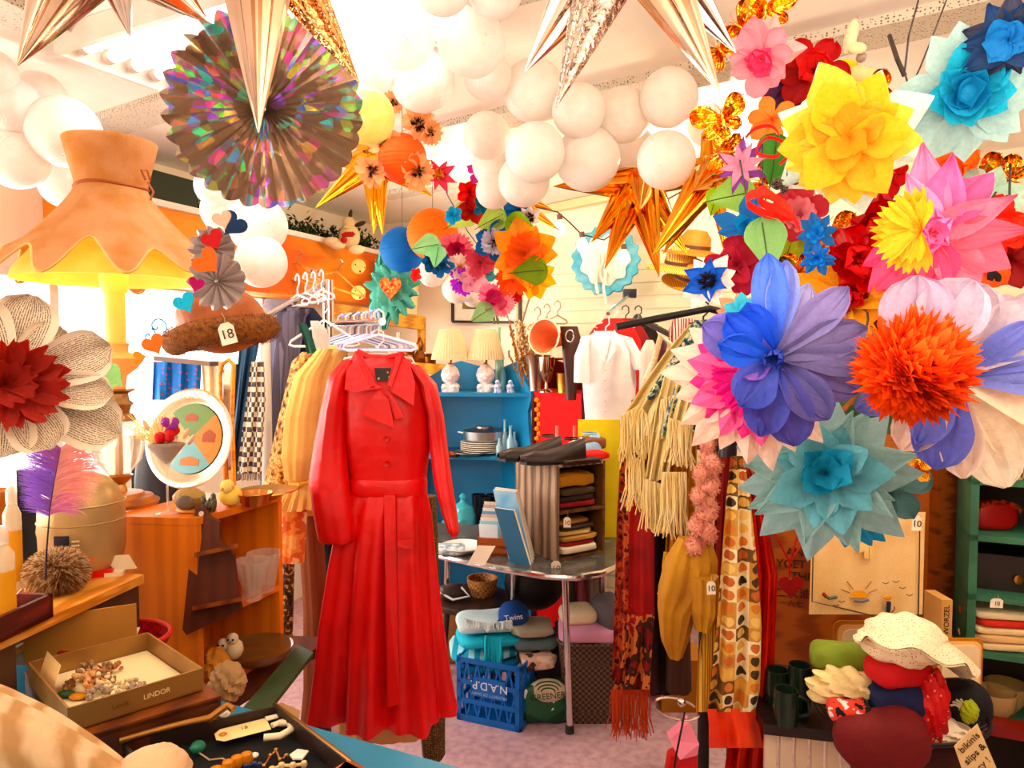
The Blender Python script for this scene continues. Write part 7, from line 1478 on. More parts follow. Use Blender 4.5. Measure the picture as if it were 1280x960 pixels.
t = thing('heeled_shoe', 'dark shoe with a pale strap on the stool', 'shoe', q + V((-.09, -.06, 0)))
mb = MB(); softbox(mb, q + V((-.09, -.05, .04)), (.07, .04, .04), .8, .3, .05); mb.build('upper', solid('4c3c34', .4), t); mb = MB(); mb.tube([q + V((-.15, -.08, .05)), q + V((-.08, -.11, .02)), q + V((0, -.09, .03)), q + V((-.04, -.07, .07))], .006, 6); mb.build('strap', wpl, t)
mb = MB(); softbox(mb, V((*P(580, 800, 3.75).xy, .15)), (.14, .05, .15), .3, .1, .03); solo(mb, 'tan_case', cloth('b87848'), 'tan leather case standing behind the blue milk crate', 'case')
# blue milk crate
mcb = mat('blue_plastic', '1464b4', rough=.35, scale=8); m0, m1, m2 = PZ(572, 898, 0), PZ(650, 915, 0), None
u_ = (m1 - m0); wd_ = .36; un = u_.normalized(); vn = V((-un.y, un.x, 0)); Wm = u_.length; Hm = .29
t = thing('milk_crate', 'blue plastic milk crate with upside down lettering on the floor', 'crate', m0 + u_ / 2 + vn * wd_ / 2)
def latt(o, a, L_, name):
    mb = MB(); n = V((a.y, -a.x, 0)) * .008
    for z in (0, .085, .17, Hm - .025): mb.obox(o + V((0, 0, z)), a * L_, n, (0, 0, .02 if z else .03))
    for s in (0, 1): mb.obox(o + a * (L_ - .02) * s, a * .02, n, (0, 0, Hm))
    k = 6
    for i in range(k):
        for e in (0, 1):
            p = o + a * (L_ * (i + e) / k) + V((0, 0, .02)) + n * .3; q = o + a * (L_ * (i + 1 - e) / k) + V((0, 0, Hm - .02)) + n * .3; mb.beam(p, q, .008, .006, up=(a.y, -a.x, 0))
    mb.build(name, mcb, t, False)
latt(m0, un, Wm, 'front_side'); latt(m0 + u_, vn, wd_, 'end_side'); latt(m0 + vn * wd_, un, Wm, 'rear_side'); latt(m0, vn, wd_, 'end_side')
mb = MB(); mb.obox(m0 + V((0, 0, .004)), u_, vn * wd_, (0, 0, .012)); mb.build('crate_floor', mcb, t, False)
mb = MB(); mb.obox(m0 + u_ * .28 + V((0, 0, .125)) - vn * .012, u_ * .5, vn * .01, (0, 0, .085)); mb.build('name_panel', mcb, t, False)
text('N.A.D.P.', .05, basis(m0 + u_ * .53 + V((0, 0, .178)) - vn * .0135, -un, (0, 0, -1)), solid('dfe8f4'), t); text('PROPERTY OF DAIRY', .018, basis(m0 + u_ * .53 + V((0, 0, .14)) - vn * .0135, -un, (0, 0, -1)), solid('9cc0e8'), t)
def pile(x, y, Y, s, col, label, seed=1, name='folded_scarf', cat='scarf', m=None, amp=.085, rz=.2, p=.5):
    mb = MB(); softbox(mb, P(x, y, Y), s, p, rz, amp, seed, 36); return solo(mb, name, m or cloth(col), label, cat)
ym = m0.y + .15
pile(606, 822, ym, (.15, .14, .022), '1c8cc4', 'deep blue folded scarf lying on the blue crate', 1)
pile(603, 808, ym, (.155, .14, .018), '7cc8d8', 'aqua striped towel folded on the blue crate', 2, m=mat('aqua_stripe', 'a8e0e8', col2='2c9cbc', kind='stripes', scale=30, stretch=(.2, .2, 3), rough=.9))
pile(612, 793, ym - .02, (.15, .13, .022), '3cbcd8', 'turquoise woolly scarf folded on the blue crate', 3, amp=.09)
pile(608, 776, ym, (.14, .12, .022), 'd4e8ec', 'pale fringed scarf on top of the scarf pile', 4, amp=.09)
for i, (x0, x1, y, L_, col, lab) in enumerate([(606, 628, 800, .14, '3cc4dc', 'turquoise scarf tassels dangling over the blue crate'), (580, 640, 779, .035, 'e8f4f4', 'white yarn fringe on the topmost scarf of the pile')]):
    mb = MB(); fringe(mb, [(x0, y - 6), ((x0 + x1) / 2, y), (x1, y - 4)], ym - .16, 34 if i == 0 else 60, L_, .0035 if i == 0 else .0025, .014, 7 + i); solo(mb, 'scarf_fringe', cloth(col), lab, 'fringe')
t = thing('baseball_cap', 'navy baseball cap lying on the scarf pile', 'cap', P(642, 772, ym - .03)); c = P(642, 768, ym - .02)
mb = MB(); mb.ball(c, .075, 20, (1, .95, .8), axis=(.25, -.2, 1)); mb.build('crown', cloth('14448c'), t)
mb = MB(); mb.poly([c + V((-.06 - .07 * sin(a), -.05 + .055 * cos(a), -.015 - .02 * sin(a))) for a in [pi * i / 12 for i in range(13)]], (0, 0, .004)); mb.build('brim', cloth('10386c'), t)
text('Twins', .035, basis(c + V((0.0, -.079, .015)), (1, .1, .1), (0, .3, 1)), solid('f4f4f4'), t)
pile(668, 798, 3.25, (.1, .1, .025), '5c6c70', 'grey folded sweater beside the scarf pile', 5, 'folded_sweater', 'sweater'); pile(664, 783, 3.25, (.1, .1, .018), 'a89c88', 'grey beige knit laid on the grey sweater', 6, 'folded_sweater', 'sweater', amp=.1)
pile(670, 820, 3.2, (.085, .1, .032), 'c8a088', 'tan and brown patterned blanket under the grey sweaters', 7, 'folded_blanket', 'blanket', mat('tanbrown', 'd8b498', kind='blotch', scale=14, cols=['3c2420', 'd0a488', 'e4c4a8']), .1)
mb = MB(); q = PZ(655, 905, 0); mb.obox(V((q.x + .06, q.y + .05, 0)), (.2, .03, 0), (-.03, .3, 0), (0, 0, .29)); solo(mb, 'black_box', solid('140e12', .6), 'black box on the floor right of the blue crate', 'box', smooth=False)
mb = MB(); mb.ball(V((*P(668, 760, 3.6).xy, .47)), .14, 24, (1.1, .8, 1)); solo(mb, 'black_bag', solid('120c0c', .6), 'rounded black bag in the shade under the table', 'bag')
q = PZ(682, 908, 0); t = thing('printed_bag', 'dark green and white printed shopping bag on the floor', 'bag', q); c = q + V((0, .06, .09))
mb = MB(); softbox(mb, c, (.11, .06, .088), .4, .15, .08, 3); mb.build('body', mat('bag_green', '1c5434', kind='blotch', scale=9, cols=['12402a', '1c5c38', 'f0e8dc'], rough=.4), t)
mb = MB(); mb.ball(c + V((.01, -.035, .06)), .085, 20, (1, .5, .6)); mb.build('printed_panel', solid('dccfae', .5), t)
text('GREENER', .036, basis(c + V((.01, -.083, .055)), (1, 0, .12), (0, .2, 1)), solid('16351f'), t)
for i in range(3): mb = MB(); mb.tube([c + V((.01 + (.03 + .014 * i) * cos(a), -.08 + .012 * i, .075 + (.016 + .009 * i) * sin(a))) for a in [pi * k / 14 for k in range(15)]], .003, 5); mb.build('printed_arc', solid('1c4c2c'), t)
wk = mat('dark_wicker', '6a5040', col2='33231a', kind='check', scale=75, rough=.7)
q = PZ(736, 905, 0); q.y += .13; q.x += .02; t = thing('wicker_hamper', 'square dark wicker hamper holding pink and cream knits', 'basket', q)
def wks(u, v, s=1.): 
    a = 2 * pi * u; f = .13 + .022 * v; x = spow(cos(a), .35); y = spow(sin(a), .35); return V((q.x + (f * x + .003 * sin(70 * a + (pi if int(v * 22) % 2 else 0))) * s, q.y + f * y * s, .36 * v))
mb = MB(); mb.grid(lambda u, v: wks(u, v), 140, 22, True); mb.grid(lambda u, v: wks(1 - u, v, .95), 140, 22, True); mb.box((q.x - .12, q.y - .12, .003), (q.x + .12, q.y + .12, .012)); mb.build('weave', wk, t)
mb = MB(); mb.tube([wks(i / 40, 1) for i in range(40)], .009, 8, closed=True); mb.build('rim', wk, t)
mb = MB(); softbox(mb, V((q.x - .0, q.y - .02, .39)), (.15, .13, .035), .5, 0, .12, 2, 40); solo(mb, 'pink_blanket', cloth('e0a0bc'), 'soft pink blanket spilling over the wicker hamper', 'blanket')
mb = MB(); softbox(mb, V((q.x - .06, q.y - .02, .455)), (.085, .08, .04), .7, .2, .04, 5); solo(mb, 'cream_pillow', cloth('f8e4c0'), 'cream rolled knit on top of the pink blanket', 'knit')
mb = MB(); softbox(mb, V((q.x + .075, q.y - .03, .46)), (.06, .09, .085), .7, .4, .06, 6); solo(mb, 'grey_sweater', cloth('6c6468'), 'charcoal sweater slumped over the pink blanket', 'sweater')
for i, (x, m, lab) in enumerate([(712, cloth('4c4850'), 'grey garment hanging under the table beside the leg'), (727, cloth('8c4450'), 'dusty red knit hanging under the table'), (742, cloth('8c7468'), 'taupe garment hanging under the table near the scarves')]):
    mb = MB(); mb.pxloft([(722, x - 7, x + 7), (770, x - 8, x + 8)], 3.3, .03, nf=3, amp=lambda v: .05, K=24); solo(mb, 'hanging_garment', m, lab, 'clothes')
# ================================================================== right: scarf stand, shelves, basket
Ys = 2.35
t = thing('scarf_stand', 'black clothes stand post carrying the shawls and scarves', 'clothes stand', V((.62, 2.3, 0)))
q = P(880, 860, 2.28); top_ = P(872, 400, 2.3)
mb = MB(); mb.cyl((q.x, q.y, .02), (q.x, q.y, top_.z), .019, n=14); mb.build('post', blacks, t)
mb = MB(); mb.tube([V((q.x - .3, q.y - .05, 1.72)), V((q.x, q.y, 1.78)), V((q.x + .25, q.y + .05, 1.72))], .012, 10); mb.build('cross_bar', blacks, t)
for a in (.4, 2.5, 4.6): mb = MB(); mb.tube([V((q.x, q.y, .1)), V((q.x + .22 * cos(a), q.y + .22 * sin(a), .015))], .014, 8); mb.build('foot', blacks, t)
crw = mat('ivory_silk', 'fbe8b4', rough=.6, scale=10, col2='f0d490', trans=.1, bump=.2, bscale=60)
brd = mat('teal_paisley', '2c5468', kind='blotch', scale=55, cols=['12303c', '2c6474', 'd8d4a0', '4c8c88'], rough=.7)
flo = mat('navy_floral', '1c2444', kind='blotch', scale=45, cols=['101830', '1c2c54', 'd8dcb0', '3c5c84'], rough=.7)
def shawl(label, parts, fr, Y, name='shawl', fm=None):
    a_ = parts[0][1][0]; t = thing(name, label, 'scarf', P((a_[1] + a_[2]) / 2, a_[0], Y))
    for nm, rows, m, nf, amp, d in parts: mb = MB(); mb.sheet(rows, Y + d, nf, amp, 30, 4, ph=len(nm)); mb.build(nm, m, t)
    for (rows, n, L_, r) in fr: mb = MB(); fringe(mb, rows, Y - .01, n, L_, r, .024, n); mb.build('fringe', fm or crw, t)
    return t
shawl('ivory shawl with teal paisley border and the longest fringe, nearest the white blouse', [('shawl_cloth', [(405, 862, 884), (440, 832, 876), (480, 804, 850), (515, 782, 836), (545, 776, 826)], crw, 3, .03, 0), ('paisley_border', [(400, 868, 886), (440, 845, 862), (480, 818, 832), (500, 806, 815)], brd, 1, .01, -.05)],
      [([(776, 520), (800, 505), (826, 545)], 90, .17, .0022), ([(784, 570), (805, 575)], 40, .17, .0022)], 2.4)
shawl('ivory shawl hanging in the middle with a knotted fringe', [('shawl_cloth', [(470, 830, 858), (510, 820, 850), (560, 812, 842), (600, 806, 836)], crw, 3, .025, 0), ('paisley_border', [(430, 872, 890), (480, 845, 862), (520, 832, 842), (545, 826, 832)], brd, 1, .01, -.05)],
      [([(805, 598), (830, 606)], 55, .16, .0022), ([(826, 500), (850, 490)], 50, .13, .0022)], 2.33)
shawl('ivory and teal shawl next to the pink pompom scarf', [('shawl_cloth', [(440, 862, 884), (480, 846, 876), (520, 836, 866), (560, 832, 860)], crw, 3, .025, 0), ('paisley_border', [(440, 868, 886), (470, 862, 880), (490, 858, 876)], brd, 1, .01, -.04)],
      [([(836, 522), (864, 530)], 60, .14, .0022), ([(828, 590), (858, 590)], 60, .2, .0022)], 2.27)
shawl('ochre gauze scarf under the ivory shawls', [('scarf_cloth', [(540, 838, 872), (600, 836, 870), (680, 832, 868), (740, 828, 860)], cloth('d89c30'), 4, .02, 0)], [([(830, 690), (860, 690)], 60, .14, .002)], 2.36, 'scarf', cloth('e8b858'))
mb = MB(); mb.pxloft([(408, 870, 888), (440, 866, 892), (500, 860, 888), (560, 856, 884)], 2.5, .04, nf=4, amp=lambda v: .06, K=40); solo(mb, 'floral_blouse', flo, 'navy and cream floral blouse behind the ivory shawls', 'blouse')
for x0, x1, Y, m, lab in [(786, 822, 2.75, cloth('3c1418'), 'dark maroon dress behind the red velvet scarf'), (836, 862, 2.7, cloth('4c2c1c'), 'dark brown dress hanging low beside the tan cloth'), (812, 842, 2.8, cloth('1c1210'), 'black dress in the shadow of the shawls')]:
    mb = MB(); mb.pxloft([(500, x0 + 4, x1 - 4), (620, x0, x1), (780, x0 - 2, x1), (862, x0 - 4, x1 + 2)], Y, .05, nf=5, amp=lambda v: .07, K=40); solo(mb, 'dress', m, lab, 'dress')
hanger(879, 404, 34, 2.5, blacks, 'black hanger inside the navy floral blouse', .2)
# pompom boa
pkm = mat('pink_yarn', 'f0a890', rough=.9, bump=.8, bscale=220, scale=30, col2='e09080'); t = thing('pompom_scarf', 'dusty pink pompom scarf hanging beside the ivory shawls', 'scarf', P(880, 690, 2.15)); rs = random.Random(5)
for k in range(34):
    f = k / 33; x = 884 + 8 * sin(3 * f) - 12 * f; y = 478 + 205 * f; mb = MB(); q = P(x + rs.uniform(-9, 9), y, 2.15 + rs.uniform(-.03, .03)); c0 = .025
    mb.ball(q, c0, 14, wob=.25, seed=k); 
    for j in range(130): d = V((rs.gauss(0, 1), rs.gauss(0, 1), rs.gauss(0, 1))).normalized(); mb.add([q + d * c0 * .85 + V((.003, 0, 0)), q + d * c0 * .85 - V((.003, 0, .002)), q + d * c0 * 1.4], [(0, 1, 2)])
    mb.build('pompom', pkm, t)
# velvet scarf
shawl('red velvet scarf with burnt flower ends and long rust fringe', [('velvet_cloth', [(600, 788, 818), (680, 786, 818), (775, 785, 818)], mat('red_velvet', 'a80810', rough=.6, scale=9, col2='7c0408'), 1, .012, 0),
      ('printed_edge', [(560, 776, 790), (650, 771, 790), (760, 768, 792), (852, 765, 792)], mat('velvet_print', '8c1c08', kind='blotch', scale=26, cols=['2c0804', 'a01c08', 'c8541c', '4c0c04'], rough=.8), 1, .02, .02),
      ('printed_end', [(768, 784, 818), (810, 782, 815), (862, 766, 812)], mat('velvet_flower', 'c8641c', kind='blotch', scale=18, cols=['8c0c08', '3c1408', 'd8742c', 'a80c0c'], rough=.8), 2, .02, -.015)],
      [([(764, 862), (812, 862)], 110, .17, .0016)], 2.55, 'velvet_scarf', cloth('c85030'))
# leather glove, strips
mb = MB(); mb.pxloft([(515, 900, 926), (540, 898, 922), (570, 896, 920)], 2.12, .03, nf=2, amp=lambda v: .04, K=30); solo(mb, 'leather_purse', solid('241c24', .2), 'black shiny purse beside the pompom scarf', 'purse')
mb = MB(); mb.sheet([(560, 895, 915), (650, 893, 912), (760, 890, 908)], 2.4, 2, .01, 16); solo(mb, 'rust_scarf', cloth('8c1c10'), 'dark rust scarf strip behind the circle print scarf', 'scarf')
mod = bpy.data.materials.new('circle_print'); mod.use_nodes = True; nt = mod.node_tree; N = nt.nodes; L = nt.links; b = N['Principled BSDF']; b.inputs['Roughness'].default_value = .6
tc = N.new('ShaderNodeTexCoord'); mp = N.new('ShaderNodeMapping'); mp.inputs['Scale'].default_value = (26, 26, 26); L.new(tc.outputs['Object'], mp.inputs[0]); sx = N.new('ShaderNodeSeparateXYZ'); L.new(mp.outputs[0], sx.inputs[0])
def mth(op, *a):
    q = N.new('ShaderNodeMath'); q.operation = op
    for i, v in enumerate(a):
        if isinstance(v, (int, float)): q.inputs[i].default_value = v
        else: L.new(v, q.inputs[i])
    return q.outputs[0]
fx, fz = mth('SUBTRACT', mth('FRACT', sx.outputs[0]), .5), mth('SUBTRACT', mth('FRACT', sx.outputs[2]), .5)
dd = mth('SQRT', mth('ADD', mth('MULTIPLY', fx, fx), mth('MULTIPLY', fz, fz)))
cx = N.new('ShaderNodeCombineXYZ'); L.new(mth('FLOOR', sx.outputs[0]), cx.inputs[0]); L.new(mth('FLOOR', sx.outputs[2]), cx.inputs[1]); wn = N.new('ShaderNodeTexWhiteNoise'); wn.noise_dimensions = '2D'; L.new(cx.outputs[0], wn.inputs['Vector'])
sp2 = N.new('ShaderNodeSeparateColor'); L.new(wn.outputs['Color'], sp2.inputs[0])
def rp(f, cols):
    r = N.new('ShaderNodeValToRGB'); r.color_ramp.interpolation = 'CONSTANT'; cr = r.color_ramp
    while len(cr.elements) < len(cols): cr.elements.new(.5)
    for i, (e, c) in enumerate(zip(cr.elements, cols)): e.position = i / len(cols); e.color = lin(c)
    L.new(f, r.inputs[0]); return r.outputs[0]
mx = N.new('ShaderNodeMix'); mx.data_type = 'RGBA'; L.new(mth('LESS_THAN', dd, .36), mx.inputs[0]); L.new(rp(sp2.outputs[0], ['f4e4b4', 'e0a840', '6c4414', 'f0d8a0', 'c88c2c']), mx.inputs[6]); L.new(rp(sp2.outputs[1], ['3c2810', 'd8781c', 'e8b448', 'c8641c', 'f0c868']), mx.inputs[7]); L.new(mx.outputs[2], b.inputs['Base Color'])
silk = mat('orange_silk', 'f45c0c', rough=.4, scale=8, col2='d84008', bump=.2, bscale=30)
shawl('long geometric scarf of squares and circles with a bright orange hem', [('printed_silk', [(570, 914, 930), (620, 908, 938), (700, 902, 946), (780, 896, 952), (860, 888, 950), (890, 884, 944)], mod, 2, .02, 0), ('orange_hem', [(886, 884, 944), (905, 886, 948), (935, 886, 955)], silk, 1.5, .015, 0)], [], 2.05, 'geometric_scarf')
shawl('plain orange silk scarf hanging right behind the circle print scarf', [('silk_cloth', [(575, 924, 934), (640, 934, 956), (720, 936, 972), (820, 932, 968), (900, 915, 966), (965, 905, 962)], mat('dark_orange_silk', 'e04408', rough=.45, scale=8, col2='b82c04'), 3, .03, 0)], [], 2.15, 'silk_scarf')
shawl('striped ochre scarf beside the black stand post', [('striped_cloth', [(770, 880, 900), (830, 872, 902), (890, 870, 912)], mat('ochre_stripe', 'e8bc5c', col2='7c5420', kind='stripes', scale=38, rough=.7, thr=.8), 2, .012, 0)], [], 2.2, 'striped_scarf')
tanc = mat('tan_chiffon', 'c08c38', rough=.8, scale=6, col2='a06c24', bump=.3, bscale=40)
for rows, Y, lab in [([(672, 848, 888, 0, .03), (700, 832, 896, 0, .06), (735, 823, 894, 0, .07), (760, 822, 870, 0, .06), (800, 826, 860, 0, .04), (822, 836, 852, 0, .02)], 2.18, 'gathered tan cloth with a long hanging lobe under the pompom scarf'), ([(720, 862, 898, 0, .04), (760, 862, 898, 0, .05), (786, 868, 890, 0, .03)], 2.12, 'shorter tan cloth with a price tag beside the gathered one')]:
    mb = MB(); mb.pxloft(rows, Y, nf=5, amp=lambda v: .1, K=60, sub=5, ph=1); solo(mb, 'tan_cloth', tanc, lab, 'cloth')
tag(889, 735, 2.0, 11, 17, '10', 'white tag marked 10 pinned to the tan cloth', .05)
# ring, pink bag, tan box, small basket
q = P(846, 884, 2.0); mb = MB(); mb.tube([P(846 + 28 * cos(a), 886 + 13 * sin(a) + 6 * cos(a), 2.0) for a in [pi * .05 + 1.75 * pi * i / 30 for i in range(31)]], .004, 8); mb.ball(P(852, 878, 1.99), .013, 12); solo(mb, 'hanger_loop', metal('dcd0c8', .15), 'silver looped hanger end with a dark knob by the stand post', 'hanger')
t = thing('pink_bag', 'small pink and red bag on a dark chain beside the stand post', 'bag', P(853, 985, 2.05)); mb = MB(); mb.poly([P(862, 902, 2.05), P(874, 930, 2.03), P(872, 944, 2.03), P(850, 950, 2.0), P(837, 925, 2.03)], (0, .04, 0)); mb.build('pink_flap', solid('f08ca0', .5), t, False)
mb = MB(); mb.pxloft([(940, 834, 872), (965, 830, 872), (985, 836, 866)], 2.06, .03, nf=2, amp=lambda v: .02, K=30); mb.build('red_pouch', solid('c81820', .4), t)
mb = MB(); mb.tube([P(856, 890, 2.0), P(851, 915, 1.98), P(845, 945, 1.98), P(843, 960, 1.98)], .003, 5); mb.build('chain', blacks, t)
qq = PZ(850, 905, 0); mb = MB(); mb.box((qq.x - .06, qq.y + .1, 0), (qq.x + .14, qq.y + .3, .24)); solo(mb, 'cardboard_box', solid('b07428', .8), 'tan cardboard box on the floor behind the pink bag', 'box', smooth=False)
cup('floor_basket', V((qq.x - .1, qq.y + .35, 0)), [(0, 0), (.1, 0), (.13, .2), (.13, .25), (.12, .25), (.09, .01), (0, .01)], wk, 'small round wicker basket on the floor behind the velvet scarf', 'basket')

# ---- wooden panel wall with writing, embroidered cloth
pan = wood('a85c20', '84400f', 2, (1, 1, 5)); Yp_ = 2.72
t = thing('sign_board', 'wide brown wooden board with painted writing behind the embroidered cloth', 'panel', P(1060, 850, Yp_)); q0, q1 = P(935, 870, Yp_ + .05), P(1225, 876, Yp_ - .1); q0.z = q1.z = .42
mb = MB(); mb.obox(q0, q1 - q0, (0, .03, 0), (0, 0, 1.19)); mb.build('board', pan, t, False); pm_ = solid('3c1808')
X_ = (q1 - q0).normalized()
for s_, x, y, h in [('ANG', 1000, 692, .045), ('YGET', 990, 707, .045), ('THE', 1003, 722, .045), ('二次油', 992, 744, .045), ('一六七', 990, 757, .03)]:
    c = P(x, y, Yp_); c = q0 + X_ * ((c - q0).dot(X_)); c.z = P(x, y, Yp_).z; text(s_, h, basis(c + V((0, -.004, 0)), X_, (0, 0, 1)), pm_, t)
mb = MB(); 
for a_, b_ in [((966, 662), (987, 702)), ((1000, 660), (987, 702)), ((1018, 655), (990, 700)), ((987, 702), (987, 722))]: mb.tube([P(*a_, 2.5), P(*b_, 2.5)], .004, 6)
solo(mb, 'cord', solid('b01c0c', .5), 'red cords tied in a V shape below the pale blue flower', 'cord')
heart(988, 732, 17, 2.5, 0, 'a81410', 'dark red heart hanging on the V of red cords')
Ye_ = 2.25; lin_ = mat('linen', 'f0cc98', rough=.9, scale=6, col2='e0b478', bump=.3, bscale=250); t = thing('embroidered_cloth', 'cream linen cloth embroidered with a rising sun, birds and a small figure', 'embroidered cloth', P(1080, 770, Ye_))
mb = MB(); mb.sheet([(640, 1016, 1157), (660, 1015, 1156), (768, 1011, 1153)], Ye_, 1.5, .006, 30); mb.build('linen', lin_, t)
def stitch(pts, r, m, name): mb = MB(); mb.tube([P(x, y, Ye_ - .012) for x, y in pts], r, 5); mb.build(name, m, t)
ds = solid('3c2818'); stitch([(1017, 655), (1015, 752), (1060, 762), (1100, 772)], .002, ds, 'border_stitch'); stitch([(1150, 645), (1148, 768)], .002, ds, 'border_stitch')
mb = MB(); mb.poly([P(1074 + 11 * cos(a), 747 - 9 * sin(a), Ye_ - .012) for a in [pi * i / 14 for i in range(15)]], (0, -.002, 0)); mb.build('sun', solid('f0a818'), t, False)
for a in (20, 50, 130, 160): stitch([(1074 + 12 * cos(R(a)), 745 - 11 * sin(R(a))), (1074 + 24 * cos(R(a)), 745 - 24 * sin(R(a)))], .0015, solid('a8601c'), 'sun_ray')
stitch([(1068, 751), (1078, 752), (1086, 750)], .003, solid('3c5484'), 'wave')
for x, y in [(1107, 729), (1120, 727), (1128, 735), (1137, 744), (1052, 752), (1045, 757)]: stitch([(x - 4, y - 1), (x, y + 1), (x + 4, y - 1)], .0013, ds, 'embroidered_bird')
stitch([(1029, 742), (1036, 748), (1046, 746)], .005, solid('50604c'), 'fish_body'); stitch([(1029, 742), (1033, 746)], .006, solid('b03820'), 'fish_tail')
mb = MB(); mb.ball(P(1110, 747, Ye_ - .012), .012, 10, (1.2, .15, .7)); mb.build('figure_hat', solid('e09c28'), t); stitch([(1111, 752), (1110, 765)], .007, solid('1c2848'), 'figure_dress'); stitch([(1114, 766), (1118, 762), (1118, 758)], .0015, ds, 'figure_hoop')
mb = MB()
for x0, x1, y1 in [(1081, 1076, 690), (1081, 1083, 698), (1087, 1090, 698)]: mb.poly([P(x0 - 2, 658, Ye_ - .015), P(x0 + 3, 658, Ye_ - .015), P(x1 + 3, y1, Ye_ - .02), P(x1 - 3, y1, Ye_ - .02)], (0, -.002, 0))
mb.tube([P(1068 + 30 * i / 5, 660 - 2 * i, Ye_ - .012) for i in range(6)], .004, 6); mb.build('ribbon_tie', cloth('f0c888'), t)
tag(1146, 654, 2.2, 12, 19, '10', 'cream tag marked 10 on the corner of the embroidered cloth', -.05)
# dark post with books
mb = MB(); a_ = P(1165, 900, 2.6); mb.box((a_.x, a_.y, 0), (a_.x + .08, a_.y + .1, 1.55)); c = P(1176, 800, 2.3); mb.poly([V((c.x - .005, c.y - .005, c.z)), V((c.x + .04, c.y - .005, c.z)), V((a_.x + .03, a_.y, c.z)), V((a_.x - .02, a_.y, c.z))], (0, 0, -.02)); solo(mb, 'wooden_post', wood('8c4c1c', '5c2c0c', 3), 'tall brown wooden post with a small ledge between cloth and green shelves', 'post', smooth=False)
for i, (x, y0, y1, col, lab, tx_) in enumerate([(1176, 750, 800, 'd8a468', 'tan game box with vertical lettering beside the green shelves', 'WORZEL'), ]):
    c = P(x, y1, 2.3); h = P(x, y0, 2.3).z - c.z; t = thing('game_box', lab, 'box', c); mb = MB(); mb.box((c.x, c.y, c.z), (c.x + .035, c.y + .1, c.z + h)); mb.build('carton', solid(col, .6), t, False)
    if tx_: text(tx_, .024, basis(V((c.x + .017, c.y - .001, c.z + h / 2)), (0, 0, 1), (-1, 0, 0)), solid('3c1c0c'), t)
# green shelf unit
gm = mat('green_paint', '3c6c50', rough=.55, scale=8, col2='2c5840'); Yq = 2.35; s0 = P(1205, 900, Yq); s1 = P(1345, 900, Yq - .12); sd = s1 - s0; sd.z = 0; sw = sd.length; sn = sd.normalized(); sb = V((-sn.y, sn.x, 0)) * .26
s0.z = 0; t = thing('green_shelf_unit', 'green painted open shelf unit at the right holding mugs, purse and linens', 'shelf', s0 + sd / 2)
for k, nm in ((0, 'upright'), (1, 'upright')): mb = MB(); mb.obox(s0 + sn * (sw - .024) * k, sn * .024, sb, (0, 0, 1.36)); mb.build(nm, gm, t, False)
mb = MB(); mb.obox(s0 + sb * .96, sd, sb * .04, (0, 0, 1.36)); mb.build('shelf_back', solid('2c1a12', .7), t, False)
shz = [P(1240, y, Yq).z for y in (598, 668, 742, 812, 905)]
for z in shz: mb = MB(); mb.obox(s0 + V((0, 0, z - .02)), sd, sb, (0, 0, .02)); mb.build('shelf_board', gm, t, False)
def onq_(x, z, f): c = P(x, 700, Yq); c = s0 + sn * ((c - s0).dot(sn)) + sb * f; return V((c.x, c.y, z))
cm = solid('f0d8a8', .3)
for i, (x, f, lab, tx_) in enumerate([(1236, .3, 'cream striped mug at the left on the top green shelf', ''), (1262, .2, 'cream tulip shaped mug lettered Cleo on the top green shelf', 'Cleo')]):
    b_ = onq_(x, shz[0], f); t = thing('mug', lab, 'mug', b_)
    mb = MB(); mb.lathe([(0, 0), (.028, 0), (.042, .03), (.044, .06), (.034, .085), (.038, .095), (.034, .095), (.03, .08), (0, .01)], b_, 28, cap=False); mb.build('cup', cm, t)
    mb = MB(); mb.tube([b_ + V((.04, 0, .03)), b_ + V((.065, 0, .04)), b_ + V((.06, 0, .07)), b_ + V((.038, 0, .08))], .005, 6); mb.build('handle', cm, t)
    for a in (-.9, .1): mb = MB(); mb.tube([b_ + V((.045 * cos(pi * 1.5 + a) * (1 - .2 * abs(k - 1)), .046 * sin(pi * 1.5 + a) * (1 - .2 * abs(k - 1)), .01 + .035 * k)) for k in range(3)], .0025, 5); mb.build('painted_line', solid('5c1c10'), t)
    if tx_: text(tx_, .026, basis(b_ + V((-.006, -.047, .048)), (0, 0, -1), (1, 0, 0)), solid('2c140c'), t)
b_ = onq_(1246, shz[1], .4); t = thing('jewelled_purse', 'dark red purse with a glittering jewelled clasp on the second green shelf', 'purse', b_)
mb = MB(); softbox(mb, b_ + V((0, 0, .05)), (.075, .03, .05), .6, 0, .02); mb.build('pouch', solid('8c0c10', .35), t)
mb = MB(); 
for k in range(60): a = pi * rnd.random(); mb.ball(b_ + V((.072 * cos(a), -.026 + rnd.uniform(-.006, .004), .068 + .035 * sin(a) + rnd.uniform(-.01, .004))), .005, 6)
mb.build('jewel_clasp', metal('e86030', .3), t)
b_ = onq_(1242, shz[2], .3); t = thing('dark_chest', 'black chest with a round brass clasp on the third green shelf', 'chest', b_); mb = MB(); mb.obox(b_ - sn * .07, sn * .22, sb * .5, (0, 0, .12)); mb.build('chest_body', solid('1a1210', .4), t, False)
mb = MB(); mb.lathe([(0, 0), (.017, 0), (.017, .006), (.009, .009), (0, .007)], onq_(1274, shz[2] + .045, .28), 20, axis=(0, -1, 0), cap=False); mb.build('clasp', brass, t)
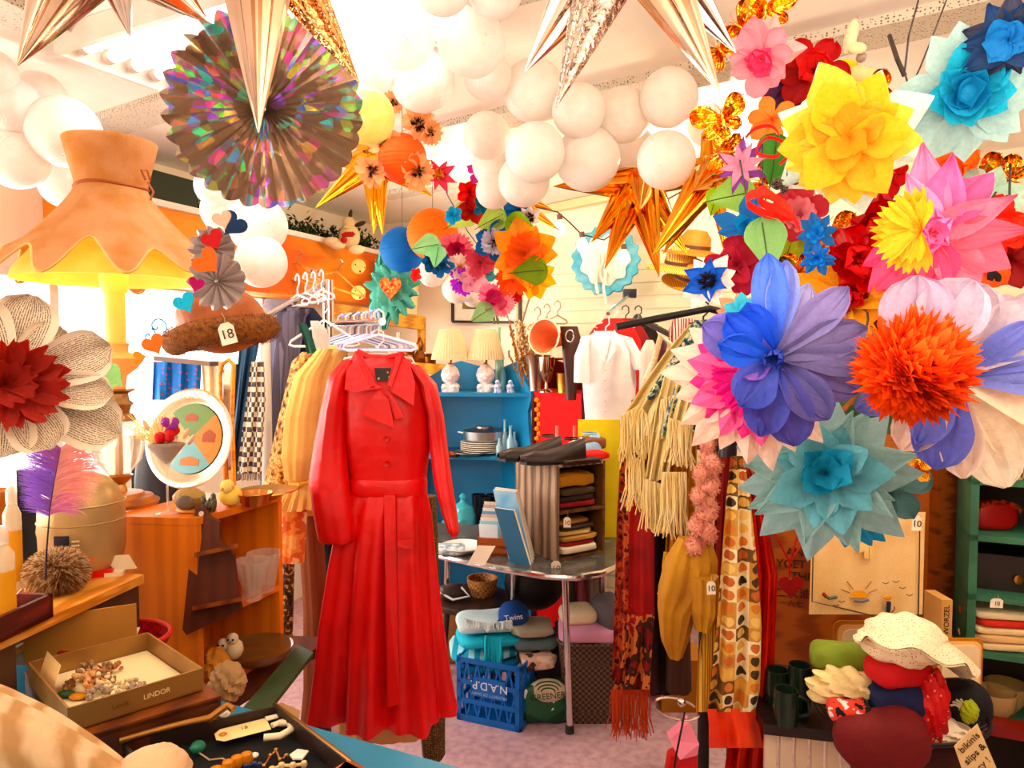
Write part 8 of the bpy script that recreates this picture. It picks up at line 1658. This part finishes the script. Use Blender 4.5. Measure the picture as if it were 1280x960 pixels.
for i in range(5):
    b_ = onq_(1256, shz[3] + .014 + .026 * i, .4); mb = MB(); softbox(mb, b_, (.1, .08, .014), .4, -.15, .06, i * 2); solo(mb, 'folded_linen', cloth(['e8c898', 'e0b480', 'f0d4a4', 'c83c20', 'f0dcb4'][i]), 'folded linen on the fourth green shelf, %s' % ['bottom of the pile', 'second from the bottom', 'the middle one', 'with red stripe colour, second from the top', 'topmost of the pile'][i], 'linen')
tag(1246, 754, 2.26, 16, 12, '10', 'small tag marked 10 lying on the folded linens', -.05)
for x, f, lab in [(1252, .3, 'clear glass bowl on the lowest green shelf'), (1272, .6, 'clear glass bowl behind the other near the right edge')]: cup('glass_bowl', onq_(x, shz[4], f), [(0, 0), (.03, 0), (.06, .05), (.066, .1), (.062, .1), (.055, .05), (0, .01)], glass('e8c890', .5), lab, 'bowl')
mb = MB(); c = onq_(1252, shz[4] + .0, .1); mb.obox(c + V((-.1, -.04, .0)), sn * .26, V((0, .08, 0)), (0, 0, .035)); solo(mb, 'red_tray', solid('7c1410', .3), 'dark red lacquer tray on the lowest green shelf', 'tray', smooth=False)
# low table, trays, mugs
lt_ = thing('low_table', 'dark low table with white slatted front under the green mugs', 'table', V((1.05, 2.15, 0))); zl = .6; a_ = PZ(955, 905, zl); b2 = PZ(1230, 935, zl)
mb = MB(); mb.obox(V((a_.x, a_.y, zl - .03)), V((b2.x - a_.x, b2.y - a_.y, 0)), (.03, .42, 0), (0, 0, .03)); mb.build('table_top', solid('1c120c', .4), lt_, False)
for i in range(7): c = V((a_.x, a_.y, 0)).lerp(V((b2.x, b2.y, 0)), .02 + .075 * i); mb = MB(); mb.obox(c + V((0, .02, .02)), V((.033, .001, 0)), V((0, .012, 0)), (0, 0, zl - .052)); mb.build('slat', solid('e8d4b8', .5), lt_, False)
for f in (.03, .95): c = V((a_.x, a_.y, 0)).lerp(V((b2.x, b2.y, 0)), f) + V((0, .36, 0)); mb = MB(); mb.box((c.x, c.y, 0), (c.x + .04, c.y + .04, zl - .03)); mb.build('leg', blacks, lt_, False)
gg = solid('18281c', .2)
for i, (x, y) in enumerate([(971, 878), (982, 905), (999, 885)]):
    b_ = PZ(x, y, zl); t = thing('green_mug', ['dark green glazed mug at the back beside the orange scarf', 'dark green glazed mug in front', 'dark green glazed jug next to the wire basket'][i], 'mug', b_); h = .1 if i < 2 else .13
    mb = MB(); mb.lathe([(0, 0), (.03, 0), (.035, h * .5), (.032, h), (.029, h), (.03, h * .5), (0, .01)], b_, 26, cap=False); mb.build('cup', gg, t); mb = MB(); mb.tube([b_ + V((.033, -.01, h * .25)), b_ + V((.058, -.02, h * .4)), b_ + V((.055, -.02, h * .75)), b_ + V((.03, -.01, h * .85))], .005, 6); mb.build('handle', gg, t)
tr = solid('f0c080', .4)
for i, (x0, x1, y0, y1, Y, lab) in enumerate([(1040, 1120, 776, 880, 2.45, 'cream rimmed tray standing behind the green cap'), (1165, 1226, 798, 905, 2.2, 'cream rimmed tray standing behind the floral bonnet')]):
    t = thing('serving_tray', lab, 'tray', P((x0 + x1) / 2, y1, Y)); o_ = P(x0, y1, Y); h = P(x0, y0, Y).z - o_.z; w_ = P(x1, y1, Y).x - o_.x
    for k, (s_, d) in enumerate([(0, 0), (.12, -.006), (.24, -.012)]):
        pts = []
        for (cx_, cz_, a0) in [(1, 1, 0), (0, 1, 90), (0, 0, 180), (1, 0, 270)]:
            for j in range(5): a = R(a0 + 22.5 * j); r_ = w_ * .12; ins = w_ * s_ * .5; pts.append(V((o_.x + (ins + r_ if cx_ == 0 else w_ - ins - r_) + r_ * cos(a), Y + d, o_.z + (ins + r_ if cz_ == 0 else h - ins - r_) + r_ * sin(a))))
        mb = MB(); mb.poly(pts, (0, .006, 0)); mb.build(['tray_back', 'tray_rim', 'tray_floor'][k], [solid('b87830', .4), tr, solid('f8dcb0', .4)][k], t, False)
# wire basket with hats
Yb_ = 1.95; bc = P(1126, 890, Yb_); k_ = px(Yb_); rx, ry_ = 103 * k_, .17; t = thing('wire_basket', 'black wire basket heaped with hats and scarves', 'basket', V((bc.x, bc.y, zl)))
wm_ = solid('1c1410', .4); hb = bc.z - zl; mb = MB()
mb.tube([bc + V((rx * cos(a), ry_ * sin(a), 0)) for a in [2 * pi * i / 60 for i in range(60)]], .006, 8, closed=True); mb.tube([V((bc.x, bc.y, zl + .006)) + V((rx * .6 * cos(a), ry_ * .6 * sin(a), 0)) for a in [2 * pi * i / 40 for i in range(40)]], .004, 6, closed=True); mb.build('rim', wm_, t)
mb = MB()
for i in range(40):
    for s_ in (-1, 1): mb.tube([bc + V(((rx * (1 - .4 * f)) * cos(a), (ry_ * (1 - .4 * f)) * sin(a), -hb * f * .99)) for f, a in [(k / 5, 2 * pi * i / 40 + s_ * .35 * k / 5) for k in range(6)]], .0016, 4)
mb.build('wire_mesh', wm_, t)
def item(x, y, dy, s, nm, m, lab, cat, kind='crumple', seed=1, amp=.1, rz=0, p=.7):
    mb = MB(); c = P(x, y, Yb_ + dy); s = [v * k_ for v in s]
    if kind == 'crumple': crumple(mb, c, s, seed, 44, amp, 3.4)
    else: softbox(mb, c, s, p, rz, amp, seed, 36)
    return solo(mb, nm, m, lab, cat)
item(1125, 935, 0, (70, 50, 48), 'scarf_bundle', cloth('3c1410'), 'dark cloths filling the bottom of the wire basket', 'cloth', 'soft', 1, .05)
calico = mat('calico_print', 'fbe8c4', col2='8c3c2c', kind='dots', scale=130, thr=.2, rough=.85, bump=.3, bscale=40)
t = thing('calico_bonnet', 'floppy calico bonnet with tiny flowers on top of the heap', 'hat', P(1145, 855, Yb_ - .05))
mb = MB()
def bon(u, v, o=0):
    a = 2 * pi * u; r = .2 + .8 * v; X = 78 * r * cos(a) * (1 + .06 * sin(5 * a)); Zh = 34 * (1 - r ** 2.2) - 36 * r * cos(a) * .62 + 5 * sin(7 * a) * v * r - 10 * v * v * sin(a) * .5
    return P(1146 + X, 820 - Zh - o, Yb_ - .06 + (70 * k_) * r * sin(a) * .9)
mb.grid(lambda u, v: bon(u, v), 80, 14, True); mb.grid(lambda u, v: bon(1 - u, v, -3), 80, 14, True); mb.build('brim', calico, t)
mb = MB(); crumple(mb, P(1128, 800, Yb_ - .06), (48 * k_, 42 * k_, 30 * k_), 4, 44, .07); mb.build('crown', calico, t)
item(1050, 820, .06, (38, 26, 16), 'cap', cloth('7c8c38'), 'olive green cap at the back of the heap', 'cap', 'soft', 2, .1, -.3)
item(1056, 858, -.02, (44, 26, 22), 'cream_scarf', cloth('f4dca4'), 'gathered cream jersey scarf on the near side of the heap', 'scarf', 'crumple', 6, .16)
item(1120, 836, -.06, (40, 30, 17), 'cap', cloth('c4140c'), 'bright red cap peak arching over the navy one', 'cap', 'soft', 3, .11, .4)
item(1118, 870, -.06, (34, 30, 24), 'cap', cloth('141c44'), 'navy blue cap in the middle of the heap', 'cap', 'soft', 4, .1)
item(1062, 888, -.09, (26, 20, 14), 'patterned_hat', mat('black_red_knit', 'd83420', kind='blotch', scale=30, cols=['140c10', 'e03c24', 'f4e8dc'], rough=.9), 'black and orange knitted hat at the basket rim', 'hat', 'soft', 5, .06)
item(1105, 925, -.14, (56, 30, 36), 'maroon_hat', cloth('6c0a0c'), 'large maroon felt hat hanging over the front of the basket', 'hat', 'soft', 6, .085, .1, .8)
item(1165, 885, -.1, (18, 18, 44), 'red_bandana', mat('red_bandana', 'c41c14', col2='f0a890', kind='dots', scale=60, thr=.18), 'red bandana with pale dots twisted across the heap', 'bandana', 'crumple', 8, .14)
item(1200, 880, .02, (34, 28, 30), 'black_beret', cloth('140e12'), 'black beret at the back right of the basket', 'hat', 'soft', 9, .04)
item(1175, 912, -.08, (34, 22, 12), 'white_scarf', cloth('f0dcc0'), 'off white scarf lying inside the basket rim', 'scarf', 'crumple', 10, .14)
item(1212, 890, -.1, (10, 8, 14), 'lime_band', cloth('a8b030'), 'lime green hair band at the edge of the heap', 'hair band', 'crumple', 3, .1)
mb = MB()
for a in (.3, .7, 1.1, 1.5): mb.tube([P(1200 + 14 * cos(a + i * .3) * (i / 4), 888 - 14 * sin(a + i * .3) * (i / 4), Yb_ - .09) for i in range(5)], .003, 5)
solo(mb, 'lace_trim', solid('c8b89c'), 'pale looped lace trim over the black beret', 'lace')
# hand written sign
t = thing('paper_sign', 'cream card sign with handwriting clipped to the wire basket', 'sign', P(1218, 975, 1.72)); Yz = 1.72; pts = [P(x, y, Yz) for x, y in [(1193, 933), (1222, 905), (1250, 970), (1216, 1000)]]
mb = MB(); mb.poly(pts, (0, .002, 0)); mb.build('card', solid('f0d09c', .8), t, False)
X_ = (P(1222, 905, Yz) - P(1193, 933, Yz)).normalized(); Z_ = V((-X_.z, 0, X_.x))
for s_, x, y in [('bikinis', 1211, 928), ('slips &', 1218, 942), ('lacy !', 1226, 957)]: text(s_, 13 * px(Yz), basis(P(x, y, Yz) + V((0, -.002, 0)), X_, Z_), solid('2c140c'), t)
# ================================================================== camera
cd = bpy.data.cameras.new('camera'); cd.sensor_width = 36; cd.lens = 36 * FPX / 1280; cd.clip_start = .02
co = bpy.data.objects.new('camera', cd); COL.objects.link(co); co.location = CAM; co.rotation_euler = (pi / 2 - PIT, 0, 0); sc.camera = co
sc.view_settings.view_transform = 'Standard'; sc.view_settings.look = 'None'; sc.view_settings.gamma = 1; sc.view_settings.use_curve_mapping = False
sc.view_settings.exposure = .28
